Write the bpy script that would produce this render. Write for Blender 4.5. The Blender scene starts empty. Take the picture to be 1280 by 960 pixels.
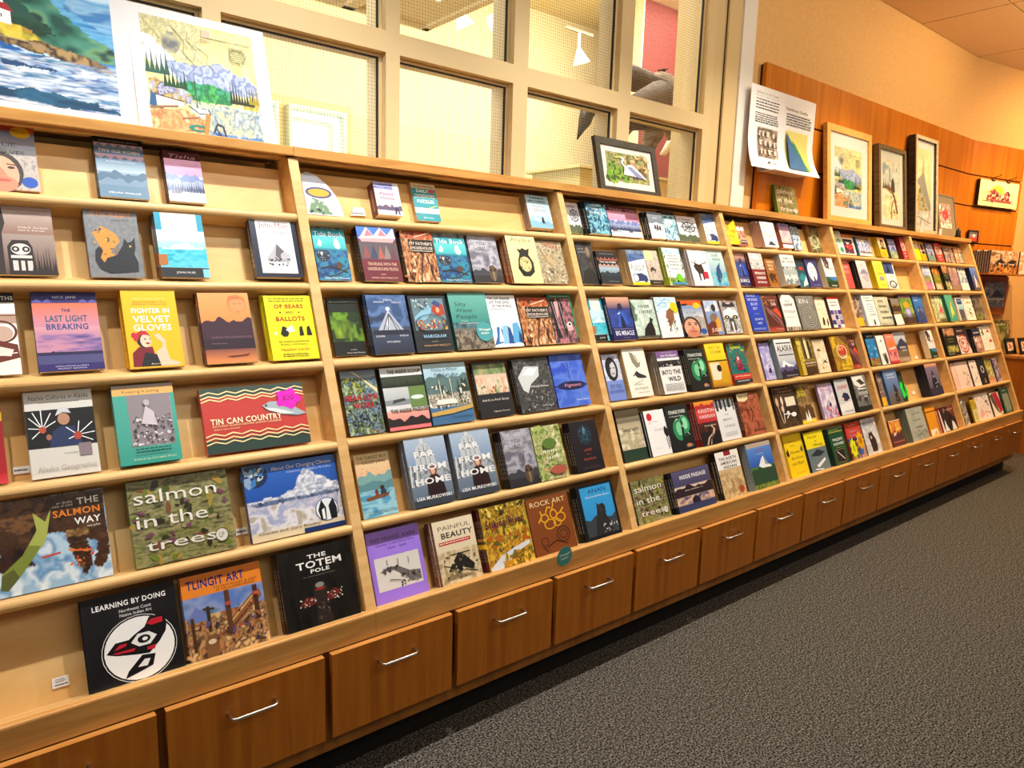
import bpy, bmesh, math, random
import numpy as np
from mathutils import Vector, Matrix, geometry
random.seed(7)
sc = bpy.context.scene
COL = sc.collection
# ------------------------------------------------------------------ camera
cam_d = bpy.data.cameras.new('camera'); cam = bpy.data.objects.new('camera', cam_d); COL.objects.link(cam)
CAMH = 1.565
def cam_axes(yaw, pitch, roll):
    cy, sy = math.cos(yaw), math.sin(yaw)
    f = Vector((sy*math.cos(pitch), cy*math.cos(pitch), -math.sin(pitch)))
    r0 = Vector((cy, -sy, 0)); u0 = r0.cross(f)
    return r0*math.cos(roll)+u0*math.sin(roll), -r0*math.sin(roll)+u0*math.cos(roll), f
_r, _u, _f = cam_axes(math.radians(39.5278), math.radians(9.0826), math.radians(1.7103))
cam.matrix_world = Matrix(((_r.x, _u.x, -_f.x, 0), (_r.y, _u.y, -_f.y, 0), (_r.z, _u.z, -_f.z, CAMH), (0, 0, 0, 1)))
cam_d.sensor_width = 36.0; cam_d.lens = 889.2*36.0/1280.0
cam_d.clip_start = .05; cam_d.clip_end = 100
sc.camera = cam
# ------------------------------------------------------------------ colour management, world, lights
vs = sc.view_settings
vs.view_transform = 'Standard'; vs.look = 'None'; vs.gamma = 1.0; vs.use_curve_mapping = False
vs.exposure = 0.0
w = bpy.data.worlds.new('world'); sc.world = w; w.use_nodes = True
w.node_tree.nodes['Background'].inputs[0].default_value = (1.0, .93, .83, 1)
w.node_tree.nodes['Background'].inputs[1].default_value = .07
def spot(name, loc, target, power, color, size=75, radius=.05, blend=.6):
    d = bpy.data.lights.new(name, 'SPOT'); d.energy = power; d.color = color
    d.spot_size = math.radians(size); d.spot_blend = blend; d.shadow_soft_size = radius
    o = bpy.data.objects.new(name, d); COL.objects.link(o); o.location = loc
    o.rotation_euler = (Vector(target)-Vector(loc)).to_track_quat('-Z', 'Y').to_euler()
    return o
def area(name, loc, target, power, color, sx, sy):
    d = bpy.data.lights.new(name, 'AREA'); d.energy = power; d.color = color; d.shape = 'RECTANGLE'; d.size = sx; d.size_y = sy
    o = bpy.data.objects.new(name, d); COL.objects.link(o); o.location = loc
    o.rotation_euler = (Vector(target)-Vector(loc)).to_track_quat('-Z', 'Y').to_euler()
    return o
TRACK = [(-.6, 155, (1, .97, .92)), (.95, 182, (1, .97, .92)), (2.3, 172, (1, .94, .84)), (3.6, 165, (1, .88, .70)),
         (4.9, 180, (1, .81, .55)), (6.2, 190, (1, .74, .43)), (7.6, 190, (1, .66, .32))]
for i, (x, p, c) in enumerate(TRACK):
    spot('track_spot', (x+.25, 1.58, 3.46), (x, 2.03, .9), p, c, 95, .03, .8)
for x, p, c in ((1.2, 42, (1, .93, .80)), (2.9, 42, (1, .92, .78)), (4.7, 45, (1, .78, .48)), (6.3, 85, (1, .68, .34)), (8.5, 230, (1, .60, .26))):
    spot('wall_fill', (x, .9, 3.44), (x, 2.62, 2.75 if x < 8 else 2.1), p, c, 100, .05, 1.0)  # added fill spots that lift the upper wall and window frame, no fixtures
spot('cool_spot', (1.15, .95, 3.44), (.72, 2.36, 1.66), 62, (.74, .87, 1.0), 36, .03, .7)
area('ceiling_fill', (7.4, .2, 2.3), (7.4, .4, 3.6), 58, (1, .72, .42), 1.2, .8)  # added unseen fill aimed up to brighten the ceiling, no fixture
area('front_fill', (2.6, -.9, 3.4), (2.6, 1.6, .3), 74, (1, .9, .76), 6.0, 1.2)  # added broad fill from the camera side, brightens the drawers, no fixture
area('back_room_light', (4.6, 4.3, 4.3), (4.4, 5.3, 1.5), 360, (1, .93, .78), 5.0, 1.5)
area('back_room_daylight', (-1.2, 3.3, 2.9), (3.5, 2.9, 2.6), 150, (.80, .90, 1.0), .8, 1.8)
# ------------------------------------------------------------------ helpers
def lin(c):
    return c/12.92 if c <= .04045 else ((c+.055)/1.055)**2.4
def hexc(s):
    if len(s) == 3: s = ''.join(ch*2 for ch in s)
    return tuple(lin(int(s[i:i+2], 16)/255) for i in (0, 2, 4))
_M = {}
def mat(name, col, rough=.5, spec=.4, metal=0, emit=None):
    if name in _M: return _M[name]
    m = bpy.data.materials.new(name); m.use_nodes = True
    b = m.node_tree.nodes['Principled BSDF']
    c = hexc(col) if isinstance(col, str) else col
    b.inputs['Base Color'].default_value = (*c, 1); b.inputs['Roughness'].default_value = rough
    b.inputs['Metallic'].default_value = metal; b.inputs['Specular IOR Level'].default_value = spec
    if emit:
        b.inputs['Emission Color'].default_value = (*c, 1); b.inputs['Emission Strength'].default_value = emit
    _M[name] = m; return m
def noisy(name, c1, c2, scale=(1, 1, 1), nscale=5.0, detail=4, rough=.5, bump=0.0, lo=.35, hi=.65, spec=.4, dist=0.0, bscale=None):
    if name in _M: return _M[name]
    m = bpy.data.materials.new(name); m.use_nodes = True
    nt = m.node_tree; b = nt.nodes['Principled BSDF']
    tc = nt.nodes.new('ShaderNodeTexCoord'); mp = nt.nodes.new('ShaderNodeMapping'); mp.inputs['Scale'].default_value = scale
    nz = nt.nodes.new('ShaderNodeTexNoise'); nz.inputs['Scale'].default_value = nscale; nz.inputs['Detail'].default_value = detail
    nz.inputs['Distortion'].default_value = dist
    cr = nt.nodes.new('ShaderNodeValToRGB'); cr.color_ramp.elements[0].position = lo; cr.color_ramp.elements[1].position = hi
    cr.color_ramp.elements[0].color = (*hexc(c1), 1); cr.color_ramp.elements[1].color = (*hexc(c2), 1)
    L = nt.links.new
    L(tc.outputs['Object'], mp.inputs['Vector']); L(mp.outputs['Vector'], nz.inputs['Vector']); L(nz.outputs['Fac'], cr.inputs['Fac'])
    L(cr.outputs['Color'], b.inputs['Base Color'])
    b.inputs['Roughness'].default_value = rough; b.inputs['Specular IOR Level'].default_value = spec
    if bump:
        bp = nt.nodes.new('ShaderNodeBump'); bp.inputs['Strength'].default_value = bump; bp.inputs['Distance'].default_value = .004
        L(nz.outputs['Fac'], bp.inputs['Height']); L(bp.outputs['Normal'], b.inputs['Normal'])
    _M[name] = m; return m
MAPLE = noisy('maple_wood', 'd5a664', 'e4bc80', (1, 9, 9), 3.0, 5, .42, dist=.6)
MAPLE_PANEL = noisy('maple_panel', 'd4a25c', 'e6bf80', (1.2, 7, 1.2), 2.2, 5, .5, dist=.9)
MAPLE_RAIL = noisy('maple_rail', 'c68c46', 'dba45a', (1, 10, 10), 3.0, 5, .42, dist=.8)
CHERRY = noisy('cherry_veneer', 'a0580a', 'b66c18', (14, 14, .7), 3.0, 5, .36, dist=.5)
CHERRY_EDGE = noisy('cherry_edge', 'b97834', 'c98a46', (2, 12, 12), 3.0, 3, .4)
CARCASS = noisy('carcass_wood', '8f5518', 'a86a24', (6, 6, 1), 3.0, 3, .5)
VENEER = noisy('wall_veneer', 'b8660a', 'cc7a10', (10, 10, .5), 2.4, 5, .38, dist=.4)
DARK = mat('toe_kick_black', '17120f', .7)
STEEL = mat('brushed_steel', 'd8d2cc', .28, .5, 1.0)
PAPER = mat('page_edges', 'e6dcc6', .8)
def printed(name, rough, coat=0.0):
    m = bpy.data.materials.new(name); m.use_nodes = True
    nt = m.node_tree; b = nt.nodes['Principled BSDF']
    a = nt.nodes.new('ShaderNodeVertexColor'); a.layer_name = 'ink'
    nt.links.new(a.outputs['Color'], b.inputs['Base Color'])
    b.inputs['Roughness'].default_value = rough; b.inputs['Specular IOR Level'].default_value = .35
    b.inputs['Coat Weight'].default_value = coat; b.inputs['Coat Roughness'].default_value = .12
    return m
INK = printed('printed_cover', .5, .04)
INK_GLOSS = printed('printed_cover_gloss', .3, .25)
INK_MATT = printed('printed_paper', .7)
def link(name, me, m=None, parent=None, loc=None, rot=None):
    o = bpy.data.objects.new(name, me); COL.objects.link(o)
    if m is not None:
        for mm in (m if isinstance(m, (list, tuple)) else [m]): me.materials.append(mm)
    if parent: o.parent = parent
    if loc: o.location = loc
    if rot: o.rotation_euler = rot
    return o
class MB:
    """collects boxes, prisms and tubes and links them as ONE mesh"""
    def __init__(s): s.v = []; s.f = []; s.mi = []
    def add(s, v, f, mi=0):
        n = len(s.v); s.v += [tuple(p) for p in v]; s.f += [tuple(n+i for i in q) for q in f]; s.mi += [mi]*len(f); return s
    def box(s, x0, x1, y0, y1, z0, z1, mi=0):
        v = [(x, y, z) for z in (z0, z1) for y in (y0, y1) for x in (x0, x1)]
        return s.add(v, [(0, 2, 3, 1), (4, 5, 7, 6), (0, 1, 5, 4), (2, 6, 7, 3), (0, 4, 6, 2), (1, 3, 7, 5)], mi)
    def prism(s, prof, x0, x1, mi=0):      # profile in (y,z), extruded along x
        n = len(prof)
        v = [(x0, y, z) for y, z in prof]+[(x1, y, z) for y, z in prof]
        f = [tuple(range(n)), tuple(range(2*n-1, n-1, -1))]+[(i, i+n, (i+1) % n+n, (i+1) % n) for i in range(n)]
        return s.add(v, f, mi)
    def prismz(s, prof, z0, z1, mi=0):     # profile in (x,y), extruded along z
        n = len(prof)
        v = [(x, y, z0) for x, y in prof]+[(x, y, z1) for x, y in prof]
        f = [tuple(range(n-1, -1, -1)), tuple(range(n, 2*n))]+[(i, (i+1) % n, (i+1) % n+n, i+n) for i in range(n)]
        return s.add(v, f, mi)
    def tube(s, pts, rads, k=8, mi=0, flat=1.0):
        P = [Vector(p) for p in pts]; n = len(P); V = []; up = Vector((0, 0, 1))
        if isinstance(rads, (int, float)): rads = [rads]*n
        for i in range(n):
            d = (P[min(i+1, n-1)]-P[max(i-1, 0)]).normalized()
            a = d.cross(up)
            if a.length < 1e-3: a = d.cross(Vector((0, 1, 0)))
            a.normalize(); b = a.cross(d)
            for j in range(k):
                t = 2*math.pi*j/k
                V.append(P[i]+(a*math.cos(t)*flat+b*math.sin(t))*rads[i])
        F = [(i*k+j, i*k+(j+1) % k, (i+1)*k+(j+1) % k, (i+1)*k+j) for i in range(n-1) for j in range(k)]
        F += [tuple(range(k-1, -1, -1)), tuple((n-1)*k+j for j in range(k))]
        return s.add(V, F, mi)
    def mesh(s, name):
        me = bpy.data.meshes.new(name); me.from_pydata(s.v, [], s.f)
        me.polygons.foreach_set('material_index', s.mi); me.update()
        bm = bmesh.new(); bm.from_mesh(me); bmesh.ops.recalc_face_normals(bm, faces=bm.faces); bm.to_mesh(me); bm.free()
        return me
    def link(s, name, m, parent=None, loc=None, rot=None, bevel=0, smooth=False):
        me = s.mesh(name)
        if bevel:
            bm = bmesh.new(); bm.from_mesh(me); bmesh.ops.remove_doubles(bm, verts=bm.verts, dist=1e-6)
            es = [e for e in bm.edges if len(e.link_faces) == 2 and e.calc_face_angle(0) > .5]
            bmesh.ops.bevel(bm, geom=es, offset=bevel, segments=2, affect='EDGES', profile=.6); bm.to_mesh(me); bm.free()
        if smooth: me.polygons.foreach_set('use_smooth', [True]*len(me.polygons))
        return link(name, me, m, parent, loc, rot)
def thing(name, label, cat, loc=(0, 0, 0), rot=(0, 0, 0), group=None):
    o = bpy.data.objects.new(name, None); COL.objects.link(o); o.empty_display_size = .05
    o.location = loc; o.rotation_euler = rot
    return tag(o, label, cat, group)
def tag(o, label, cat, group=None):
    o['label'] = label; o['category'] = cat
    if group: o['group'] = group
    return o
def struct(o): o['kind'] = 'structure'; return o
# ------------------------------------------------------------------ lettering: glyph outlines turned to flat meshes once
CH = "ABCDEFGHIJKLMNOPQRSTUVWXYZabcdefghijklmnopqrstuvwxyz0123456789.,'&-:!$?"
GL = {}
def build_glyphs():
    L = []
    for bold in (0, 1):
        for ch in CH+' ':
            for body in ((ch, 'H'+ch+'H') if ch != ' ' else ('H H',)):
                c = bpy.data.curves.new('g', 'FONT'); c.body = body; c.resolution_u = 2; c.offset = .022*bold
                o = bpy.data.objects.new('g', c); COL.objects.link(o); L.append((bold, ch, body, o, c))
    c = bpy.data.curves.new('g', 'FONT'); c.body = 'HH'; c.resolution_u = 2; o = bpy.data.objects.new('g', c); COL.objects.link(o); L.append((0, 'HH', 'HH', o, c))
    bpy.context.view_layer.update(); dg = bpy.context.evaluated_depsgraph_get(); W = {}
    for bold, ch, body, o, c in L:
        e = o.evaluated_get(dg); me = e.to_mesh()
        n = len(me.vertices); a = np.empty(n*3); me.vertices.foreach_get('co', a); a = a.reshape(-1, 3)
        if body == ch and ch != 'HH': GL[(bold, ch)] = [a[:, :2].copy(), [tuple(p.vertices) for p in me.polygons], 0]
        else: W[(bold, ch)] = a[:, 0].max()-a[:, 0].min()
        e.to_mesh_clear()
    hh = W[(0, 'HH')]
    for bold in (0, 1):
        for ch in CH: GL[(bold, ch)][2] = W[(bold, ch)]-hh
        GL[(bold, ' ')] = [np.zeros((0, 2)), [], W[(bold, ' ')]-hh]
    for bold, ch, body, o, c in L: bpy.data.objects.remove(o); bpy.data.curves.remove(c)
build_glyphs()
CAP = GL[(0, 'H')][0][:, 1].max()
# ------------------------------------------------------------------ printed artwork: a grid of ink colours under crisp flat shapes
def vnoise(fx, fy, seed, U, V):
    rs = np.random.RandomState(seed); G = rs.rand(64, 64)
    out = np.zeros_like(U); amp = 1; tot = 0
    for o in range(3):
        x = U*fx*2**o+seed*1.37; y = V*fy*2**o+seed*.73
        xi = np.floor(x).astype(int); yi = np.floor(y).astype(int); xf = x-xi; yf = y-yi
        xf = xf*xf*(3-2*xf); yf = yf*yf*(3-2*yf)
        g = lambda a, b: G[(yi+b) % 64, (xi+a) % 64]
        out += amp*((g(0, 0)*(1-xf)+g(1, 0)*xf)*(1-yf)+(g(0, 1)*(1-xf)+g(1, 1)*xf)*yf); tot += amp; amp *= .55
    return np.clip((out/tot-.5)*2.3+.5, 0, 1)
class Art:
    def __init__(s, W, H, ops, nu=24, nv=32):
        s.W, s.H = W, H
        s.nu, s.nv = nu, nv
        U, V = np.meshgrid(np.linspace(0, 1, nu+1), np.linspace(0, 1, nv+1))
        s.U, s.V = U, V; s.C = np.ones(U.shape+(3,))*.8
        s.verts = []; s.faces = []; s.cols = []; s.z = 0.0
        for op in ops.split(';'):
            p = op.split()
            if p: getattr(s, 'op_'+p[0])(p[1:], op)
    def mask(s, a):
        if len(a) < 4: return np.ones(s.U.shape, bool)
        u0, v0, u1, v1 = map(float, a[:4]); e = 1e-6
        return (s.U >= u0-e) & (s.U <= u1+e) & (s.V >= v0-e) & (s.V <= v1+e)
    def op_g(s, a, _):
        m = s.mask(a[2:]); v0, v1 = (float(a[3]), float(a[5])) if len(a) > 5 else (0, 1)
        t = np.clip((s.V-v0)/(v1-v0), 0, 1)[..., None]; c = np.array(hexc(a[0]))*(1-t)+np.array(hexc(a[1]))*t; s.C[m] = c[m]
    def op_n(s, a, _, mix=1.0):
        fx, fy, seed = float(a[0]), float(a[1]), int(a[2]); pal = np.array([hexc(c) for c in a[3].split(',')]); m = s.mask(a[4:])
        t = vnoise(fx, fy, seed, s.U, s.V)*(len(pal)-1); i = np.clip(t.astype(int), 0, len(pal)-2); f = (t-i)[..., None]
        c = pal[i]*(1-f)+pal[i+1]*f; s.C[m] = (c*mix+s.C*(1-mix))[m]
    def op_P(s, a, _):      # painted patch: noise colours inside an outline  fx fy seed colours u,v u,v ...
        fx, fy, seed = float(a[0]), float(a[1]), int(a[2]); pal = np.array([hexc(c) for c in a[3].split(',')]); P = [tuple(map(float, q.split(','))) for q in a[4:]]
        U = s.U+.02*(vnoise(30, 30, seed+1, s.U, s.V)-.5); V = s.V+.02*(vnoise(30, 30, seed+2, s.U, s.V)-.5); m = np.zeros(s.U.shape, bool)
        for (x0, y0), (x1, y1) in zip(P, P[1:]+P[:1]):
            if y0 != y1: m ^= ((y0 > V) != (y1 > V)) & (U < (x1-x0)*(V-y0)/(y1-y0)+x0)
        t = vnoise(fx, fy, seed, s.U, s.V)*(len(pal)-1); i = np.clip(t.astype(int), 0, len(pal)-2); f = (t-i)[..., None]
        s.C[m] = (pal[i]*(1-f)+pal[i+1]*f)[m]
    def op_N(s, a, o): s.op_n(a, o, .5)
    def flat(s, pts, tris, col):
        s.z += 4e-5; n = len(s.verts); c = hexc(col)
        s.verts += [(u*s.W, v*s.H, s.z) for u, v in pts]; s.cols += [c]*len(pts); s.faces += [tuple(n+i for i in t) for t in tris]
    def op_r(s, a, _):
        u0, v0, u1, v1 = map(float, a[:4]); s.flat([(u0, v0), (u1, v0), (u1, v1), (u0, v1)], [(0, 1, 2, 3)], a[4])
    def op_e(s, a, _):
        x, y, ru, rv = map(float, a[:4]); k = 20
        s.flat([(x+ru*math.cos(2*math.pi*i/k), y+rv*math.sin(2*math.pi*i/k)) for i in range(k)], [tuple(range(k))], a[4])
    def op_o(s, a, _):
        x, y, ru, rv, th = map(float, a[:5]); k = 28
        P = [(x+q*ru*math.cos(2*math.pi*i/k), y+q*rv*math.sin(2*math.pi*i/k)) for i in range(k) for q in (1, 1-th)]
        s.flat(P, [(2*i, 2*((i+1) % k), 2*((i+1) % k)+1, 2*i+1) for i in range(k)], a[5])
    def op_p(s, a, _):
        P = [tuple(map(float, q.split(','))) for q in a[1:]]
        T = geometry.tessellate_polygon([[Vector((u, v, 0)) for u, v in P]]); s.flat(P, T, a[0])
    def op_l(s, a, _):
        th = float(a[1]); P = [Vector((*map(float, q.split(',')),)) for q in a[2:]]; k = s.W/s.H
        for A, B in zip(P, P[1:]):
            d = Vector(((B-A).x*s.W, (B-A).y*s.H)); n = Vector((-d.y, d.x)).normalized()*th*s.W/2; n = Vector((n.x/s.W, n.y/s.H))
            s.flat([A-n, B-n, B+n, A+n], [(0, 1, 2, 3)], a[0])
    def op_m(s, a, _):
        b, v0, amp = map(float, a[:3]); seed = int(a[3]); u0, u1 = (float(a[5]), float(a[6])) if len(a) > 6 else (0, 1)
        rs = np.random.RandomState(seed); k = 22; us = np.linspace(u0, u1, k+1); ph = rs.rand(5)*6.28
        y = b+amp*(.5*np.abs(np.sin(us*5+ph[0]))+.3*np.abs(np.sin(us*11+ph[1]))+.15*np.sin(us*23+ph[2])+.1*rs.rand(k+1))
        P = [q for u, v in zip(us, y) for q in ((u, v0), (u, min(1, v)))]
        s.flat(P, [(2*i, 2*i+2, 2*i+3, 2*i+1) for i in range(k)], a[4])
    def op_f(s, a, _):      # row of conifers:  n seed base height colour u0 u1
        n, seed = int(a[0]), int(a[1]); b, h = float(a[2]), float(a[3]); u0, u1 = (float(a[5]), float(a[6])) if len(a) > 6 else (0, 1)
        rs = np.random.RandomState(seed); wd = (u1-u0)/n
        for i in range(n):
            c = u0+wd*(i+.5); q = h*(.55+.45*rs.rand())
            s.flat([(c-wd*.6, b), (c+wd*.6, b), (c+wd*.15, b+q*.5), (c, b+q), (c-wd*.15, b+q*.5)], [(0, 1, 2, 3, 4)], a[4])
    def op_s(s, a, _):      # scattered blobs:  n seed size colours u0 v0 u1 v1
        n, seed = int(a[0]), int(a[1]); sz = float(a[2]); cs = a[3].split(','); u0, v0, u1, v1 = map(float, a[4:8]); rs = np.random.RandomState(seed); k = s.W/s.H
        for i in range(n):
            x, y, t, q, e = u0+(u1-u0)*rs.rand(), v0+(v1-v0)*rs.rand(), rs.rand()*6.28, sz*(.5+rs.rand()), .35+.5*rs.rand()
            s.flat([(x+q*(math.cos(t)*math.cos(w)-e*math.sin(t)*math.sin(w)), y+k*q*(math.sin(t)*math.cos(w)+e*math.cos(t)*math.sin(w))) for w, q in zip((0, 1.05, 2.1, 3.14, 4.19, 5.24), q*(.45+1.1*rs.rand(6)))], [tuple(range(6))], cs[i % len(cs)])
    def op_t(s, a, op, bold=0, slant=0):
        cx, cy, w, h = map(float, a[:4]); col = a[4]; txt = ' '.join(a[5:]); x = 0; P = []; F = []
        for ch in txt:
            g = GL.get((bold, ch)) or GL[(bold, ' ')]
            n = len(P); P += [(x+q[0]+slant*q[1], q[1]) for q in g[0]]; F += [tuple(n+i for i in f) for f in g[1]]; x += g[2]
        if not P: return
        x0 = min(p[0] for p in P); x1 = max(p[0] for p in P); sx = w/(x1-x0); sy = h/CAP
        s.flat([(cx-w/2+(px-x0)*sx, cy-h/2+py*sy) for px, py in P], F, col)
    def op_T(s, a, op): s.op_t(a, op, 1)
    def op_i(s, a, op): s.op_t(a, op, 0, .25)
    def op_x(s, a, _):      # body copy too small to read: rows of short strokes  u0 v0 u1 v1 rows colour
        u0, v0, u1, v1 = map(float, a[:4]); n = int(a[4]); rs = np.random.RandomState(n+int(u0*97)); h = (v1-v0)/n
        for i in range(n):
            u = u0; y = v1-h*(i+.7)
            while u < u1-.02:
                q = (u1-u0)*(.04+.09*rs.rand()); s.flat([(u, y), (min(u+q, u1), y), (min(u+q, u1), y+h*.4), (u, y+h*.4)], [(0, 1, 2, 3)], a[5]); u += q+(u1-u0)*.022
    def op_w(s, a, _):      # a word too small or blurred to read: upright strokes in a box
        cx, cy, w, h = map(float, a[:4]); rs = np.random.RandomState(int(cx*91+cy*57+w*31)); u = cx-w/2
        while u < cx+w/2-.02:
            q = .018+.03*rs.rand(); k = h*(.8+.2*rs.rand()); s.flat([(u, cy-h/2), (u+q, cy-h/2), (u+q, cy-h/2+k), (u, cy-h/2+k)], [(0, 1, 2, 3)], a[4])
            if rs.rand() < .5: s.flat([(u, cy+h*.2), (u+q*1.8, cy+h*.2), (u+q*1.8, cy+h*.4), (u, cy+h*.4)], [(0, 1, 2, 3)], a[4])
            u += q*1.9+.01
    def emit(s, xo=0, yo=0, zo=0):
        nu, nv = s.nu, s.nv
        gv = np.stack([s.U*s.W+xo, s.V*s.H+yo, np.full(s.U.shape, zo)], -1).reshape(-1, 3)
        gf = [(j*(nu+1)+i, j*(nu+1)+i+1, (j+1)*(nu+1)+i+1, (j+1)*(nu+1)+i) for j in range(nv) for i in range(nu)]
        n = len(gv)
        V = gv.tolist()+[(x+xo, y+yo, z+zo+3e-5) for x, y, z in s.verts]
        return V, gf+[tuple(n+i for i in f) for f in s.faces], s.C.reshape(-1, 3).tolist()+[tuple(c) for c in s.cols]
def ink_mesh(name, V, F, C):
    me = bpy.data.meshes.new(name); me.from_pydata(V, [], F)
    a = me.color_attributes.new('ink', 'FLOAT_COLOR', 'POINT')
    c = np.ones((len(V), 4), np.float32); c[:, :3] = np.array(C); a.data.foreach_set('color', c.ravel()); me.update()
    return me
def ink_box(V, F, C, x0, x1, y0, y1, z0, z1, col):
    n = len(V); V += [(x, y, z) for z in (z0, z1) for y in (y0, y1) for x in (x0, x1)]
    F += [tuple(n+i for i in q) for q in [(0, 2, 3, 1), (4, 5, 7, 6), (0, 1, 5, 4), (2, 6, 7, 3), (0, 4, 6, 2), (1, 3, 7, 5)]]; C += [col]*8

# ------------------------------------------------------------------ the bookcase's own measures (metres; x along the wall, y into it)
XK = [-.233, .9863, 2.2055, 3.4122, 4.6400, 5.8749, 7.1067]          # upright centre lines
YB, ZB, YT, ZT = 1.8329, .5305, 2.3837, 1.9136                        # foot and head of the sloped front line
SL = math.hypot(YT-YB, ZT-ZB); S = Vector((0, (YT-YB)/SL, (ZT-ZB)/SL)); N = Vector((0, -S.z, S.y)); TH = math.atan2(S.z, S.y)
SHELF = {1: 1.296, 2: 1.054, 3: .790, 4: .526, 5: .262, 6: -.004}
RISE = {1: .4, 2: .4, 3: .36, 4: .22, 5: .08, 6: .0}
DEPTH = .085
def slope(x, s, d): return Vector((x, YB, ZB))+S*s-N*d
YW = 2.62
# ------------------------------------------------------------------ floor, walls, ceiling
CARPET = noisy('carpet', '131211', '8a847a', (1, 1, 1), 150, 3, .95, .9, .40, .66, .1)
nt = CARPET.node_tree; b = nt.nodes['Principled BSDF']
big = nt.nodes.new('ShaderNodeTexNoise'); big.inputs['Scale'].default_value = 48; big.inputs['Detail'].default_value = 3
tcc = [n for n in nt.nodes if n.type == 'TEX_COORD'][0]; nt.links.new(tcc.outputs['Object'], big.inputs['Vector'])
mx = nt.nodes.new('ShaderNodeMix'); mx.data_type = 'RGBA'; mx.blend_type = 'MULTIPLY'; mx.inputs[0].default_value = .75
rp = nt.nodes.new('ShaderNodeValToRGB'); rp.color_ramp.elements[0].position = .3; rp.color_ramp.elements[1].position = .66
rp.color_ramp.elements[0].color = (.5, .5, .5, 1); rp.color_ramp.elements[1].color = (1, 1, 1, 1)
old = b.inputs['Base Color'].links[0].from_socket
nt.links.new(big.outputs['Fac'], rp.inputs['Fac']); nt.links.new(old, mx.inputs[6]); nt.links.new(rp.outputs['Color'], mx.inputs[7]); nt.links.new(mx.outputs[2], b.inputs['Base Color'])
struct(MB().box(-2.2, 11.5, -2.5, 2.62, -.1, 0).link('floor', CARPET))
WALL = noisy('wall_paint', 'd9ae70', 'dfb67a', (1, 1, 1), 40, 2, .75, .03)
BEIGE = mat('window_wall_paint', 'd2ba88', .6)
TA = math.radians(10.3); TX, TY = math.cos(TA), -math.sin(TA)
def facet(t, off=0.0): return (7.47+TX*t+TY*off, YW+TY*t-TX*off)   # the wall turned towards the room; off = distance in front
m = MB().box(3.93, 7.47, YW, 2.9, 0, 3.6)
a, c = facet(0), facet(3.6); d2, e2 = facet(3.6, -.28), facet(0, -.28)
m.prismz([a, c, d2, (7.47, 2.9)], 0, 3.6)
struct(m.link('wall_right', WALL))
m = MB().box(-2.2, 3.585, YW, 2.78, 0, 1.93).box(-2.2, 3.93, YW, 2.78, 3.45, 3.6).box(3.585, 3.93, YW, 2.9, 0, 3.6)
m.box(3.675, 3.93, 2.60, YW, 0, 3.57).box(3.675, 3.78, 2.612, 2.62, 0, 3.57)
struct(m.link('wall_back', BEIGE))
struct(MB().box(3.80, 3.932, 2.588, 2.602, 1.9, 3.57).link('painted_light_strip', mat('painted_light_white', 'e4e2dd', .55), bevel=.004))  # thin off-white strip: the light patch on the pilaster, put into colour
# ceiling tiles on dark runners
CEIL = noisy('ceiling_tile', 'd8b282', 'deba8c', (1, 1, 1), 60, 2, .9, .05)
m = MB()
xs = [6.22+1.22*k for k in range(-7, 5)]; ys = [2.62, 2.01, 1.40, .79, .18, -.43, -1.04, -1.65, -2.26]
for x0, x1 in zip(xs, xs[1:]):
    for y0, y1 in zip(ys, ys[1:]): m.box(x0+.006, x1-.006, y1+.006, y0-.006, 3.568, 3.60)
struct(m.link('ceiling', CEIL, bevel=0))
struct(MB().box(-2.4, 11.5, -2.5, 2.9, 3.60, 3.64).link('ceiling_runner', mat('ceiling_runner', '7d5a33', .8)))
# wood wall panelling in courses with dark slots between
m = MB(); gz = [1.27, 1.652, 1.942, 2.276, 2.553, 2.86]
for i, (z0, z1) in enumerate(zip(gz, gz[1:])):
    z0 += .006; z1 -= .006
    m.box(4.05, 7.466, 2.572, 2.60, z0, z1)
    p, q, r_, s_ = facet(.004, .048), facet(.905, .048), facet(.905, .02), facet(.004, .02)
    m.prismz([p, q, r_, s_], z0, z1)
struct(m.link('wall_panelling', VENEER))
m = MB().box(4.06, 7.466, 2.585, YW, 1.3, 2.85)
m.prismz([facet(.004, .035), facet(.9, .035), facet(.9, 0), facet(.004, 0)], 1.28, 2.85)
struct(m.link('wall_panelling_backing', mat('slot_dark', '3a1c08', .7)))
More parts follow.
